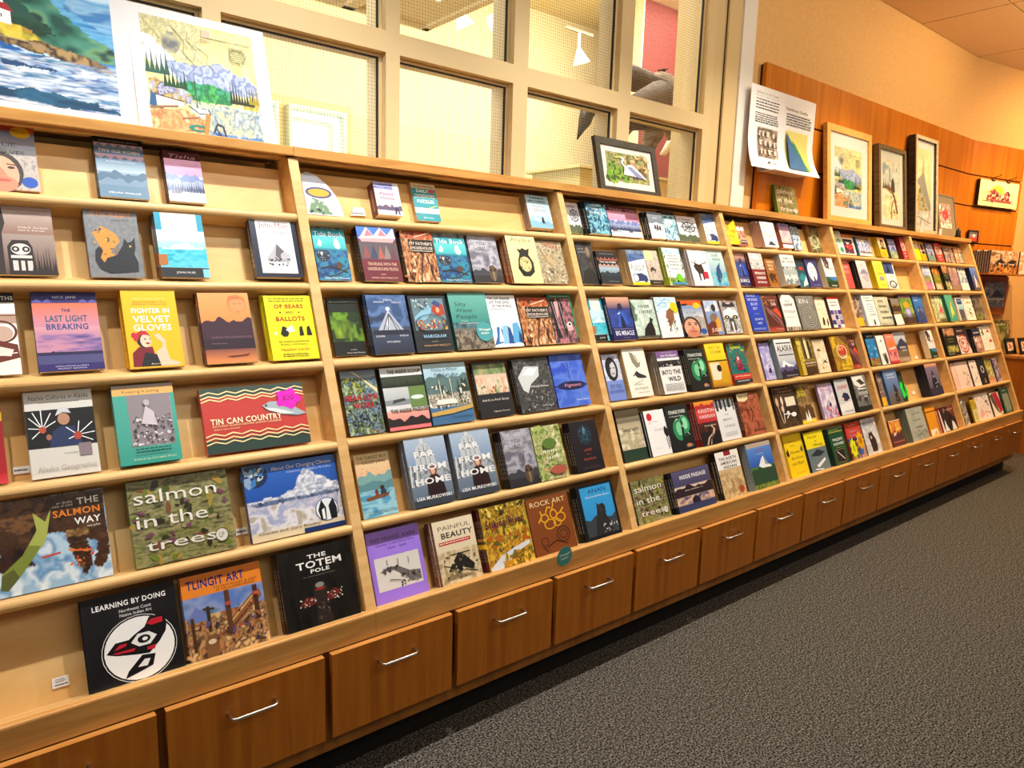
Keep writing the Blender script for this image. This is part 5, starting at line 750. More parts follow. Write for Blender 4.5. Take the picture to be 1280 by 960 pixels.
novel|rust brown cover with cream torn corner|5a2c1c|g a05234 8a4228;n 6 8 5 9a4a2e,b8684a,7a3820;p ecdcb0 0,1 .56,1 .5,.86 .3,.8 0,.84;w .34 .92 .5 .06 4a3020;w .7 .95 .5 .05 c08a6a;l 4a1c10 .03 .4,.3 .6,.5 .5,.7;w .36 .6 .4 .035 5a2414;w .66 .1 .5 .06 4a1c10
salmon2|streambed photo book with outlined title behind right bay upright|2c2a24|=salmontrees
passage|landscape cover of sunset islands over dark blue water|101216|g 3a3a5c 8a8aa8;g 4a4668 5a5478 0 .62 1 1;g e0a080 d8c8b8 0 .42 1 .62;g 4a4a70 f0d0a8 0 .06 1 .4;m .5 .36 .14 4 33262c;p 2c2434 .38,.06 .4,.28 .5,.34 .6,.26 .62,.06;n 6 20 3 4a4a78,f0c8a0,8a7a90 0 .2 1 .36;r 0 0 1 .16 3a3e64;T .54 .83 .7 .09 eceef2 INSIDE PASSAGE;t .5 .5 .5 .02 e8e0d8 ALASKA
indian|white topped cover with tan map lower half|15171a|g c8a878 d8bc90;n 7 7 5 b89868,e0c898,a88458,d0b484 0 0 1 .56;r 0 .62 1 1 f0eeea;r .38 .9 .66 1 8a1c24;T .5 .84 .74 .06 2a2624 THE NORTH;T .5 .75 .7 .06 2a2624 AMERICAN;T .54 .66 .56 .06 2a2624 INDIAN;l 6a4a2c .014 .3,.5 .5,.3 .4,.1;l 6a4a2c .014 .6,.5 .8,.3 .7,.06;e .8 .14 .12 .08 a84a2c
guide|shrink wrapped blue guide with snowy peak and green forest|8a9aa8|g 3a6a3a 5a7a4a;g 2a5ab8 5a90e0 0 .5 1 .93;r 0 .9 1 1 b8a89a;p eef2f6 .3,.44 .5,.64 .6,.7 .74,.5 .9,.42;p 8aa0b8 .6,.7 .62,.5 .76,.48;m .36 .1 .12 4 2c4a34;n 12 8 4 3a5a24,8a9a3a,24381c,a8a84a 0 0 1 .28;t .5 .83 .4 .045 a83a3c ALASKA;t .5 .75 .3 .02 e8ecf4 A GUIDE
faces|small photo cover of smiling faces in white hats|6a3420|g a86a50 8a4a38;n 6 8 4 c88a70,6a3a2c,e0b8a0 0 0 1 1;e .3 .84 .2 .12 f0f0f0;e .72 .84 .2 .12 f0f0f0;e .3 .64 .16 .12 d09878;e .72 .66 .16 .12 c88a68;r .3 .1 1 .3 3a2420;w .66 .22 .6 .08 e8dcd0;r 0 .0 1 .08 a0503c
evan|fat white paperback fronting a deep stack|b89a94|g f0eef2 f4f2f6;t .5 .9 .5 .07 9a8aa4 JANET;t .5 .78 .84 .085 9a8aa4 EVANOVICH;t .5 .5 .7 .14 c8b89a Naughty;p 2c2e4a .24,.08 .5,.26 .8,.08;s 10 4 .03 14161c,3a3c5a .26 .06 .78 .2
lavend|thick lilac and pink paperback with white base|8a5a44|g e8b8b0 a89ad0;n 3 6 4 e0b0b8,b8a0d0,f0c8b8 0 .3 1 .8;T .5 .92 .6 .05 4a3a7a DEBBIE;t .5 .6 .5 .08 c86a70 Alaska;r 0 .14 1 .2 5a2c3a;r 0 0 1 .13 f0eef0
blueice|dark topped cover of blue ice crystals|14202c|n 9 10 6 2a4a6a,8ab0d0,dfeef6,5a8ab0;r 0 .84 1 1 1a2028;s 30 4 .06 c8e0f0,3a6a90 .05 .05 .9 .8
carving|dark green carved pattern cover with bear|8a5a30|g 3a3a24 4a4a30;n 9 8 4 2a2c1c,6a6a44,a8a884;o .5 .4 .36 .24 .2 b8b890;o .5 .4 .2 .14 .25 2a2c1c;l c8c8a0 .03 .1,.1 .9,.2;p 9a6a3c .0,.98 .26,.98 .3,.7 .2,.6 .06,.7
miracle2|navy cover of leaping figure beside the maroon book|1c2048|=miracle
surviv|maroon cover with snowy peaks photo and white lettering|5a1418|g 7a1c24 8a2028;r 0 .52 1 1 c8c8c8;n 8 8 5 6a6e72,e8eaec,9a9ea2,2c3034 0 .52 1 1;p f0f2f4 .2,.86 .5,1 .8,.84 .6,.8;s 24 4 .04 2a2e34,e8eaec .0 .54 1 .72;w .56 .4 .8 .085 f0e8e4;w .56 .26 .7 .085 f0e8e4;w .56 .13 .7 .06 f0e8e4
wolfman|tan cover with leaping animal silhouettes|7a4a1c|g b06a24 8a5220;n 5 6 4 b8742c,8a5220,a0621f;T .54 .88 .7 .08 f0dcb8 ALASKA'S;T .5 .75 .5 .08 f0dcb8 WOLF;T .5 .63 .4 .08 f0dcb8 MAN;p 3a2010 .1,.4 .4,.5 .7,.44 .9,.5 .7,.34 .8,.1 .5,.3 .3,.1
michen|very thick white and grey paperback with snowy mountains|d8d8d4|g 8a9aa4 c8d0d4;r 0 .62 1 1 eef0ee;T .5 .88 .66 .06 3a4448 JAMES A;T .5 .77 .8 .07 3a4448 MICHENER;r 0 .5 1 .6 5a7a84;T .5 .55 .8 .09 f0f4f4 ALASKA;m .2 0 .2 5 dfe3e4;m .1 0 .14 9 8a949a;s 20 4 .05 2a3438,e8ecec .1 .02 .9 .2
tealdk|teal and navy cover with white wave, partly covered|1a2c3a|g 1a6a80 14202c;p e8eef0 .4,.02 .6,.3 .9,.4 .94,.1;p 2a8a9a .1,.3 .5,.5 .9,.4 .6,.2;r .3 .6 .8 .72 a83a3a
moonp|purple cover with white moon and small castle|2a2a5a|g 3a3a80 34346e;e .46 .54 .36 .34 f0f2f4;w .46 .66 .4 .05 8a94b0;w .46 .55 .3 .05 8a94b0;p 2a2a5a .4,.12 .46,.36 .5,.4 .56,.34 .6,.12;w .6 .07 .6 .03 a8a8d0
goose|white cover with brown wings above green mountain lake|c8c0b0|g e8e8ea f0f0f2;p 4a3438 0,.98 .4,1 .6,.8 .5,.6 .2,.62;s 20 4 .05 6a5054,c8b8b8,3a282c .02 .62 .6 .98;w .6 .6 .6 .06 9a9aa0;r 0 0 1 .34 2a5a34;p 3a7ac0 .1,.34 1,.34 1,.2 .5,.24;m .16 0 .06 4 1c3a24;w .6 .06 .5 .04 eef0ee
blackw|royal blue cover with white widely spaced title|14308a|g 1a3cb0 2044bc;t .42 .9 .56 .06 e8eefa BLACK;t .44 .79 .66 .06 e8eefa WOODS;t .5 .68 .42 .06 e8eefa BLUE;t .5 .57 .3 .06 e8eefa SKY;t .5 .44 .3 .02 c8d4f0 a novel;t .56 .3 .5 .05 e8eefa EOWYN;t .58 .2 .32 .05 e8eefa IVEY;x .1 .04 .9 .09 2 b0c0ea
canoe|maroon cover with red and grey canoe, third shelf|c8b8a0|g 5a2824 3a1c20;n 8 5 4 4a2420,7a3a30,2c1618 0 .66 1 1;s 10 4 .03 d8b06a .02 .74 .4 .98;t .66 .86 .34 .05 e8c8b0 NORTH;t .66 .76 .3 .09 f0d8c8 58;p 8a5a5c .04,.7 .5,.56 .98,.26 .98,.1 .6,.26 .2,.5;p d84a30 .5,.6 .8,.66 .98,.5 .98,.34;p 4a3038 .3,.5 .6,.4 .94,.16 .6,.3;g b84a3a 8a2c28 0 0 1 .12;t .7 .07 .5 .035 f0e0d4 Tom Walker
badge|white badge shaped panel cover with sketch along the base|3a3028|g 4a4038 5a4c40;p f2f2f0 .06,.1 .04,.84 .24,.98 .76,.98 .98,.84 .98,.1;w .5 .8 .3 .035 5a5a60;w .5 .7 .6 .075 3a3a44;w .5 .52 .76 .085 b8bcc4;w .5 .36 .6 .02 8a8a90;n 10 5 4 3a2c24,c8b8a8,7a6a5a,e0d8d0 .0 0 1 .18
labyr|grey cover with circular maze and large letter|5a5a58|g 7a7a78 82827f;N 14 14 4 6a6a68,94948f;t .4 .84 .5 .12 e8e8e4 EN;e .54 .36 .36 .3 6a6a66;o .54 .36 .36 .3 .06 b8b8b2;o .54 .36 .28 .235 .08 b8b8b2;o .54 .36 .2 .17 .1 b8b8b2;o .54 .36 .12 .1 .16 b8b8b2;e .54 .36 .05 .045 b8b8b2
feather|cream cover with two brown feathers|6a4a3a|g f0e4c8 f2e8d0;n 12 3 4 6a4a34,a88a68,e0d0b0 0 .9 1 1;p 2a2018 .3,.12 .36,.3 .5,.36 .56,.24 .46,.08;p 5a3a28 .7,.04 .74,.24 .86,.34 .9,.14;w .4 .76 .3 .03 8a7a5a;w .4 .6 .5 .02 a8987a;w .7 .44 .4 .02 a8987a
squares|white and blue checked cover with red top|5a3a4a|g f0f0f2 f4f4f6;r 0 .92 1 1 c83a30;w .5 .82 .6 .06 5a6470;w .5 .72 .6 .05 5a6470;r 0 .42 .3 .56 4a4aa0;r .36 .42 .62 .56 8a6a8a;r .68 .42 1 .56 3a3a90;r 0 .26 .3 .4 e0c8c8;r .36 .26 .62 .4 3a3a90;r .68 .26 1 .4 b0a8c8;r 0 .1 .3 .24 3a3a90;r .36 .1 .62 .24 d0b8c0;r .68 .1 1 .24 6a5a9a;r .36 0 .62 .08 3a3a90
laven2|lavender cover of dark dog and branch, behind left upright|5a5a90|g a8a4dc 8a86d0;n 4 6 4 b8b4e4,8a86cc,d8d4f0;l 2a2a5a .03 .2,.4 .8,.52;p 24244a .4,.2 .5,.32 .7,.3 .7,.16;w .4 .9 .4 .06 dfe0f4;w .6 .08 .6 .035 e8eaf8
alaska|pale cover with bold black title bars over mountain|7a8a94|g 8a98b4 eef0f0;g 6a7aa8 a8b8d0 0 .1 1 .4;r .1 .88 .96 .91 2a3438;T .52 .76 .86 .15 1c2428 ALASKA;t .52 .65 .76 .025 4a5458 SAGA OF A BOLD LAND;r .1 .57 .96 .6 2a3438;p eef2f4 .1,.28 .3,.46 .4,.4 .6,.34 .9,.28;m .2 .1 .14 4 5a5080;r 0 0 1 .12 241c28;m .12 0 .1 7 2a2434;t .6 .05 .66 .03 d8d4dc Walter R. Borneman
totems|sepia cover of totem poles with yellow left edge|a8901c|g 8a7a3a b8a450;g c8b044 d8c458 0 0 .3 1;n 8 8 5 5a4a24,a8904a,3a2c18 .3 .4 1 1;r .36 .42 .56 .9 3a2c1a;r .7 .42 .84 .88 33261a;p e8dcb0 .5,.98 .66,.98 .66,.42 .5,.42;s 14 4 .04 5a4a24,8a7030 .02 .3 .3 .8;g 3a2814 5a4424 .24 0 1 .36;w .62 .3 .7 .05 f0dcc0;w .62 .23 .6 .03 e8c89a
creamb|cream cover with pen drawings of birds|c8ac80|g f0e2c4 f0e6d0;n 5 6 4 f0e4cc,e0c8a0,f4ecda;p 5a4a34 .5,.3 .7,.38 .9,.26 .74,.28;p 6a5a44 .2,.66 .4,.74 .6,.66 .42,.64;l 5a4a34 .02 .4,.24 .9,.4;w .5 .9 .6 .03 a88a5a;e .4 .14 .06 .03 b04a34
hooked|yellow novel cover with large red lantern shape|5a2c14|g e8b81c 6a4a24;n 4 5 6 e8c02c,8a6a2c,c8961c 0 0 1 1;p 6a4a2c .5,1 1,1 1,.7 .8,.8;e .62 .6 .26 .17 c8402c;o .56 .54 .3 .2 .14 e8d8b8;t .5 .62 .34 .08 f0dcb0 SET;t .6 .38 .4 .08 f0e4c8 GIRL;t .5 .2 .4 .035 6a3a14 A NOVEL;T .56 .1 .7 .04 6a3a14 C.B. BERNARD
canoe2|maroon cover with red canoe, right end of fourth shelf|c8b8a0|=canoe
spoons|brown cover of silver carved spoons with inset photo|2c1c14|g 2c1e16 4a3422;n 5 8 4 3a2a1c,54402c,2a1c14;t .46 .87 .6 .025 c8a878 Native Arts of the;t .6 .8 .6 .035 d8b888 Northwest Coast;e .12 .58 .06 .1 d8b090;e .34 .6 .05 .1 e8d8c8;e .3 .42 .06 .07 d8c0a8;l c8a890 .03 .12,.5 .2,.1;l e0d0c4 .03 .34,.5 .26,.1;r .5 .46 .94 .66 e8e0cc;n 8 6 3 8a8468,d8d0b8,5a5440 .52 .47 .92 .65;e .74 .26 .12 .05 f0f0f4;l d8d8e0 .03 .3,.3 .66,.28;e .5 .32 .06 .04 e8e8ee;l e8e8ee .03 .4,.2 .56,.3
yukon|brown and gold cover with yellow block lettering|5a4420|g e8d8b0 6a5434;n 6 6 5 6a5434,a88a54,3a2c1a 0 .4 1 1;n 8 8 3 e8c880,a86a2c,f0e4cc 0 .06 1 .4;w .4 .83 .5 .1 d8c81c;w .44 .72 .56 .09 d8c81c;m .36 .1 .12 5 5a4024;r 0 0 1 .07 f0d41c;p f0f0e8 .3,.04 .4,.3 .5,.1 .6,.34 .7,.04
fireweed|lilac cover with pink flowers and orca|9a8ab0|g b8a8d4 d8ccec;n 5 5 4 d8d0ee,a898c8,efe8f6;w .4 .92 .6 .04 c86a80;w .5 .82 .7 .035 c87a90;p 1c1c3a .5,.36 .6,.46 .66,.4 .62,.3;p 2c2c5a .26,.3 .36,.42 .4,.28;s 40 5 .05 c83a5a,e88aa0,8a6ab0,f0d0dc .2 .02 1 .3
journey|grey blue cover with dark animals and red title|1c1e2c|g d8dce4 c8ccd4;t .4 .93 .4 .02 5a6470 A NOVEL;T .54 .78 .8 .1 b82c34 JOURNEY;p 2c3050 .2,.42 .5,.62 .8,.58 .9,.44 .6,.36;e .34 .44 .1 .05 e8d0c0;l 3a3e5a .02 .5,.3 .8,.34;p eef0f4 0,.28 1,.36 1,.1 0,.1;x .3 .06 .9 .12 2 8a8e98
bearbw|black and white cover of river with white title|24241c|g 3a3a38 8a8c8c;p eef0f0 0,.98 .8,.98 .9,.7 .4,.66 .1,.76;p 3a3c3c .3,.86 .6,.9 .9,.76 .6,.72;n 6 6 4 4a4c4a,8a8c8a,2c2e2c 0 .1 1 .62;r .0 0 1 .14 2a2a28;w .6 .5 .6 .1 eceeec;w .7 .4 .3 .06 eceeec;p e8eaea .2,.66 .9,.62 .9,.6 .3,.6
bearbark|tall bright yellow cover with small brown bear sketches|e0c40c|g f0cc10 f4d41c;i .42 .8 .34 .035 7a5a10 How to;i .42 .7 .24 .035 7a5a10 be;i .5 .55 .56 .06 5a4210 Wander;i .54 .42 .66 .06 5a4210 Barefoot;i .5 .3 .64 .07 5a4210 and Real;p 2a241c .0,.56 .12,.66 .16,.5 .06,.46;p 6a5a48 .8,.6 .92,.68 .94,.54 .82,.52;t .56 .08 .5 .035 c89a10 JANE GRIFFITH
mink|yellow topped cover with grey harbour photo|181a14|g f0dc14 f4e01c;r 0 0 1 .58 6a7a84;n 10 10 5 3a4a50,9ab0b8,5a6a70,c8d4d8 0 0 1 .58;i .42 .87 .5 .07 3a3420 Murder;t .54 .76 .1 .045 3a3420 by;i .62 .66 .5 .07 3a3420 Mining;p e8eaec .3,.14 .8,.3 .84,.24 .4,.08;p 2a3438 .1,.4 .5,.54 .9,.44 .6,.36;l e8ecec .03 .2,.06 .6,.02
pnw|dark green field guide with thin yellow line|143424|g 1c4a30 1f5034;r 0 .88 1 .9 c8b83a;t .4 .94 .6 .025 d8c84a FIELD GUIDE;T .54 .68 .7 .07 e8f0e8 PACIFIC;T .54 .56 .74 .07 e8f0e8 NORTHWEST;l c8b83a .008 .3,.46 .9,.46;r .16 .06 .8 .4 2a2420;l e8e8e0 .03 .3,.36 .7,.12;l b8904a .01 .16,.06 .8,.06 .8,.4 .16,.4 .16,.06
redphoto|red topped cover with colourful lower photo|7a2420|g c03c2c c8442f;w .5 .92 .5 .02 f0d8c0;w .5 .76 .6 .06 d88ab0;w .5 .65 .6 .06 d88ab0;r 0 .5 1 .58 2a3a8a;n 6 6 5 a86a4a,4a5a8a,d8a880,6a4a3a 0 0 1 .5;e .66 .18 .16 .1 3a6ac8
greybear|pale grey cover of a brown bear standing upright|5a5e68|g c8ccd4 d0d4dc;n 4 6 4 d8dce2,b8bcc6,e4e6ea;T .5 .85 .7 .09 6a6e76 BEARS;p 3a2820 .36,.06 .34,.3 .3,.46 .36,.62 .44,.58 .54,.64 .58,.6 .72,.4 .76,.2 .68,.06;e .46 .46 .06 .05 c8b4a0;p 24344a .6,.06 .64,.2 .74,.2 .7,.06
tealw|white and teal cover with teacups, left upright of top shelf|6a9a8c|g e8ece8 eef0ec;e .4 .55 .3 .12 2aa088;e .6 .2 .3 .12 1f9a84;p 8ad0c0 .1,.62 .8,.62 .7,.42 .2,.42;r 0 .84 .6 1 c8ccc8;s 10 4 .04 8a8c88,c86a50 .05 .85 .6 1
plane|orange topped cover of red and navy seaplane|e8dcb0|g f0ece0 f0e8d0;r .0 .84 1 1 d8761c;r .04 .06 .84 .76 1c2450;p c02434 .1,.4 .5,.6 .84,.4 .84,.3 .3,.3;p e8e8ee .06,.68 .6,.6 .84,.7 .4,.5;p 8a1424 .3,.2 .6,.3 .84,.1;s 14 4 .05 c02434,e8e8ee,14183a .06 .08 .84 .7;w .5 .92 .7 .05 f0dcb0
bluephoto|blue and white photo cover of snowy village|2a6aa8|g 3a5ab0 a8b8e0;n 8 6 5 3a4a9a,c8d0ec,6a7ac8,eef0f8;r 0 .84 1 1 5a4a3a;w .5 .92 .7 .06 c8a890;p eef0f8 .3,.84 .6,.84 .5,.6;r 0 0 1 .12 e8e8ea;n 8 3 4 3a2c2c,8a6a60 .1 .12 1 .24
yelface|yellow based cover with dark haired figure, top shelf|a8981c|g e0b01c e8bc2c;r 0 .4 1 .96 e0c09a;e .54 .7 .26 .2 3a2a20;e .56 .66 .14 .12 b88a68;r .2 .4 .9 .5 2c2018;w .5 .22 .5 .05 a0521c;w .5 .1 .4 .04 a0521c;r 0 .94 1 1 d88a2c
bluegrn|small blue and green mountain cover, top shelf middle|24384a|g 5a7a6a 6a8ac8;n 6 6 4 6a7ac0,a8b0e0,4a5a98 0 .4 1 1;p 2a2c7a .5,.5 .64,.74 .76,.4;p c86a8a .3,.6 .4,.7 .5,.54;n 6 5 5 6a8a5a,a8b890,4a6a5a 0 0 1 .34
redb|red cover of hikers fronting dark red spines, top shelf|5a1424|g c82430 d02c38;n 5 6 4 d8b0a0,a83a3a,e8ccc0 .1 .4 .9 .84;p 3a4a6a .4,.46 .5,.8 .62,.5;w .5 .26 .5 .06 f4e8e4;w .54 .12 .5 .06 f4e8e4;w .5 .93 .6 .04 f0d0c8
pinkred|coral cover squeezed against left upright behind black spines|8a3a34|g d0504c d8584f;w .5 .7 .6 .1 f0b0a8;w .5 .55 .6 .1 f0b0a8;p e8a098 .2,.9 .8,.96 .7,.84 .3,.82
greymt|pale grey mountain cover fronting black spines, second shelf|1c1a18|g d0ccd4 d8d4dc;p 8a8ab0 .1,.5 .4,.66 .7,.7 .95,.56 .9,.5 .5,.52;p b8b4c0 .2,.4 .6,.5 1,.5 .8,.2 .5,.24;w .5 .84 .3 .06 a8a8b8;w .5 .08 .4 .03 b0acb4
yelthick|lemon yellow cover with grey oval fronting four thick copies|c8b414|g f0e84a f2ea58;w .5 .82 .5 .09 c8b83c;w .52 .7 .5 .06 c8b83c;x .2 .5 .84 .58 2 c09a3c;e .56 .36 .24 .08 9aa0a8;x .3 .1 .84 .16 2 c8b03c
bluewh|white cover with blue photo panel and ink drawing|3a4a7a|g f0f2f4 f2f4f6;r 0 .54 .9 1 3a5490;n 7 7 4 2a3a6a,b8c4dc,5a74a8 .1 .56 .86 .96;p 1c2440 .2,.56 .4,.9 .6,.6;w .5 .45 .7 .03 8a90b0;o .5 .16 .34 .14 .3 4a4e58;s 16 4 .05 3a3e48,8a8e98 .2 .04 .9 .26
brownpat|brown speckled cover with yellow price card, third shelf|4a3430|n 8 12 5 5a4038,b09488,3a2824,8a6a60,d8c8bc;p f0b81c -.05,.0 .86,.02 .84,.26 -.02,.26
whiteblue|white cover with blue text list and tiny walker|b8c8d8|g e8eff6 eef4fa;w .4 .9 .56 .04 2a3a4a;w .6 .82 .6 .04 2a3a4a;w .5 .7 .4 .025 3a7ac0;w .5 .62 .5 .025 3a7ac0;w .5 .54 .46 .025 3a7ac0;w .54 .46 .4 .025 3a7ac0;w .6 .36 .5 .03 3a4a5a;p 1c2430 .5,.04 .54,.2 .6,.2 .62,.04
lastrun|pale sage cover with tall hand lettered words|a8ac94|g c8ccb4 d0d4be;n 9 9 4 c0c4ac,dcdfcc;w .44 .84 .4 .09 4a4e40;w .48 .66 .5 .09 4a4e40;w .54 .46 .6 .09 4a4e40;w .6 .26 .7 .08 4a4e40;n 10 4 5 8a9080,c8ccb8 0 0 1 .1
brownland|dark cover of brown moorland behind white card|1c1614|g 6a5440 a89070;n 5 6 4 5a4430,a0845c,7a6040 0 0 1 .8;r 0 .8 1 1 8a8078;m .66 .5 .1 4 4a3828;p f2f2f0 .0,-.02 .98,.0 .86,.4 -.05,.38
iris|green cover with orange sun and purple flower|4a3a28|g 5a4a3a 7aa04a;n 6 6 4 8ab04a,4a7a34,a8c060 0 .4 1 1;r 0 .9 1 1 7a5a6a;e .5 .66 .22 .12 f0a81c;p 8a84c8 .26,.3 .4,.56 .66,.56 .8,.36 .6,.22;e .52 .42 .16 .1 c8c4ec;n 5 3 5 5a4030,3a2a20 0 0 1 .2
bluewave|bright blue cover with pale lettering, right end of third shelf|2a4a90|g 2a3a80 3a84e0;w .36 .9 .4 .05 dfeefa;w .36 .8 .36 .05 dfeefa;p 3a4a7a .2,.5 .5,.6 .9,.4 .9,.1 .2,.1;s 20 4 .05 6a7ac0,1c2450,a8b4e0 .2 .05 .95 .5
waves|bright blue layered waves cover with black top|141c20|g 1a7ac8 1f86d4;r 0 .82 1 1 14181c;w .54 .89 .6 .06 d8e4ea;n 3 16 6 1470c0,2a96e0,0f5aa0,8ad0f0 0 .26 1 .82;n 10 8 4 2a4a24,8a9a4a,c85a3a,1c2c1c 0 0 1 .24
whitefox|white cover with small black bird, mostly covered|7a7a80|g eceef2 f2f4f6;p 1c1e20 .4,.8 .6,.86 .66,.78;p 8a8478 .3,.36 .8,.4 .9,.1 .4,.1;p 3a2c24 .5,.3 .7,.36 .8,.02 .5,.02
salmonpk|coral pink cover with leaping salmon|8a2c34|g d8606a e88a70;p e88030 .1,.6 .4,.76 .8,.74 .9,.6 .5,.54;n 6 6 4 d8707a,f0a8a0,a83a4a 0 .0 1 .4;w .5 .9 .6 .06 f0d8d0;p f0e0d8 .1,.5 .9,.56 .9,.5 .3,.46;r 0 0 1 .08 c82c34
brownmt|dusky cover of dark peak above brown tundra|5a4a3a|g 6a5a4a 8a7a64;g a8b4c8 d0d8e4 0 .6 1 1;p 3a3e5a .1,.5 .4,.72 .64,.8 1,.6 1,.4 .1,.4;w .6 .48 .5 .07 e8e4dc;w .66 .38 .4 .05 e8e4dc;r 0 0 1 .16 a89078;w .6 .08 .5 .03 e8dcc8
ravmt|white cover of brown wings over lake beside pale spines, fourth shelf|d8ccb4|=goose
brownpat2|brown speckled cover with yellow price card, fifth shelf|4a3430|=brownpat
denali|slate blue cover with white lettering and bear silhouette|2a5a90|g 6a5a4a 6a8ac0;g 5a74a8 7a98d0 0 .4 1 1;w .5 .84 .5 .04 e8eef8;w .54 .76 .6 .04 e8eef8;p 3a2c34 .5,.36 .56,.58 .66,.5 .8,.34;p 2c241c .46,.06 .5,.36 .7,.36 .76,.06;s 10 4 .03 a88a64 .5 .08 .7 .34
dkgreen|narrow dark green cover with neon green star|1c2c1c|g 24382c 1f2c24;n 6 8 4 2c4434,1a2820,4a5a40;p 2ae84a -.1,.5 .2,.7 .4,.6 .7,.66 .5,.4 .9,.2 .4,.14 .1,.1
dusk|dusk mauve cover of dark cone, fronting three lettered spines|1a1c30|g 5a5068 8a7a9a;g d8987a e8b090 0 .86 1 1;p 24242c .2,.02 .3,.4 .5,.78 .66,.5 .94,.1 .94,.02;s 10 4 .03 e8eaf0 .46 .1 .7 .6;m .2 0 .06 4 3a3448
sunset|small orange sunset over mountains cover|6a3a2c|g 5a2c34 e8861c;g e07a2c f0b02c 0 .6 1 .96;n 4 5 4 f0a82c,d8602c,f0c85a 0 .6 1 .96;m .4 .1 .22 4 5a3438;p f0c8b0 .2,.5 .5,.56 .4,.42 .2,.4;r 0 .14 1 .2 9a5a50;r 0 0 1 .14 5a2c30;l f0e0d0 .03 0,.98 1,.98
greythick|thick grey green hardback with faint lettering|6a7468|g a8aca0 b4b8ac;n 4 5 4 a4a89c,bcc0b4;w .56 .82 .5 .06 7a8078;w .5 .62 .4 .06 8a8e84;w .56 .4 .5 .05 7a8078;l 8a8e84 .02 .3,.14 .9,.3;s 10 4 .04 7a7e78,9aa0a0 .4 .1 .9 .3
orangenote|orange notebook behind white cards|a86a14|g e8981c f0a424;r 0 .8 1 .84 7a4a14;p f0ece8 .1,.0 .8,.02 .74,.22 .06,.2;p d8a83a .3,.02 .7,.02 .6,.16
womendk|dark cover of women with red edge and white dresses|b83c24|g 2c2020 3a2620;p 8a3a28 .6,.98 .98,.98 .98,.5 .8,.6;p f0ece8 .1,.02 .2,.5 .3,.2 .4,.02;p e8e4e0 .6,.02 .7,.4 .84,.3 .94,.02;p f0eeec -.05,0 .08,0 .0,.9 -.05,.9;s 20 4 .05 5a3a2c,1c1616,a86a50 .2 .4 .9 .9;w .7 .86 .4 .06 e0b8a8
yela|bright yellow cover behind left upright, top shelf|c8c40c|g f0ec10 f2ee1c;r 0 .6 1 .96 e8e4d8;s 8 4 .08 2a2c24,8a8c84 .2 .6 .9 .9
yelb|amber cover with portrait, second on the top shelf|b08a1c|g e8b41c eabc24;r 0 .36 1 .9 d8b8a0;e .54 .7 .26 .18 4a2c24;r .3 .36 .9 .5 1c1614;r .1 .04 .9 .3 e8a81c
blu5|grey blue mountain cover, third on the top shelf|2a3444|g 6a8a74 8a94c8;n 6 6 5 7a84b8,b8bce0,54609a 0 .4 1 1;p 2a3074 .5,.3 .6,.7 .76,.34
red5|red hikers cover, fourth on the top shelf|6a1c24|=redb
pat5|dark patterned cover, fifth on the top shelf|3a3440|n 6 8 5 3a3444,8a7a8a,5a4a54,c8b4a8;w .5 .86 .6 .06 b8a8b0
pat6|narrow black and white cover, sixth on the top shelf|5a4a48|n 8 8 7 2c2426,e8e0dc,6a5650,a84a44
tan5|tan photo cover, seventh on the top shelf|6a5040|g d8a890 d0a084;n 6 6 3 5a4034,e8c8b0,8a6450 0 0 1 .7;e .5 .8 .3 .14 e8b8a0
last5|cream topped dark cover at right end of top shelf|3a4044|g 3a4448 4a5458;r 0 .72 1 1 e8dcb8;n 6 6 4 2a3438,c8ccc4,5a6a6a 0 0 1 .7;s 8 4 .08 e8e8e0 .2 .1 .9 .6
bluepink|blue and pink cover with snowy peak, left end of second shelf|e8e0dc|g c86a94 5a7ad0;n 5 6 4 4a6ad0,d8dcf0,7a9ae0 0 .6 1 1;n 6 6 5 5a6a3a,a8a86a,3a4a2c 0 .36 1 .6;g d88ab0 c05a84 .1 .06 1 .32;r .84 0 1 1 eceaea
olive|olive cover with orange flower photo, second shelf|4a4a1c|g 7a7a20 8a8624;n 5 5 4 d87a2c,4a3a1c,e8a850 0 .66 1 1;w .54 .56 .6 .05 c8c46a;w .54 .46 .7 .05 c8c46a;n 7 5 5 5a5a24,f0d8b8,8a6a3a 0 0 1 .24
dkfloral|black cover with pale mushrooms and green title, second shelf|141410|g 1c1e18 24241c;n 7 6 4 2a241c,d8a070,8a5a34 0 .7 1 1;w .5 .58 .7 .05 8a9a4a;w .5 .48 .6 .04 8a9a4a;n 7 6 6 24281c,c8c07a,8a8a4a,f0e8d0 0 0 1 .34
mauve|dusty mauve cover, second shelf middle|5a4048|g 8a6468 a88088;n 5 7 5 9a7478,b8949a,84606a;n 6 5 4 d8b8a8,8a6a64 0 .7 1 1;r 0 0 1 .16 9a7a6a
bluewt5|blue and white cover with white card at base, second shelf|2a4a6a|g 3a5a8a c8d4e4;n 5 6 4 2a4a6a,e8eef4,6a8ab4;p f2eef0 -.02,-.02 1.02,-.02 .96,.3 -.02,.28
navy5|navy cover with white mountain streak, right end of second shelf|14204a|g 5a4a5a 4a6ac0;g 3a5ab0 6a8ad8 0 .5 1 1;p f0e4e0 .3,.1 .5,.66 .6,.5 .9,.1;p 8a6a60 .5,.1 .6,.4 .8,.1
creamol|cream flower guide behind left upright, third shelf|a8a83a|g e8e4a8 eceab8;n 7 8 5 8a8a34,e8e4b0,5a5a24,f0ecc8
pinkfl|pale green cover with pink flower, third shelf|5a6a3a|g 8a9a6a c8d8a8;n 5 6 4 a8c088,dfe8c8,7a9a64;p e0707a .3,.4 .5,.66 .7,.6 .8,.4 .6,.26;e .56 .44 .1 .06 b83a50;n 6 4 3 5a4a34,8a7a54 0 0 1 .16
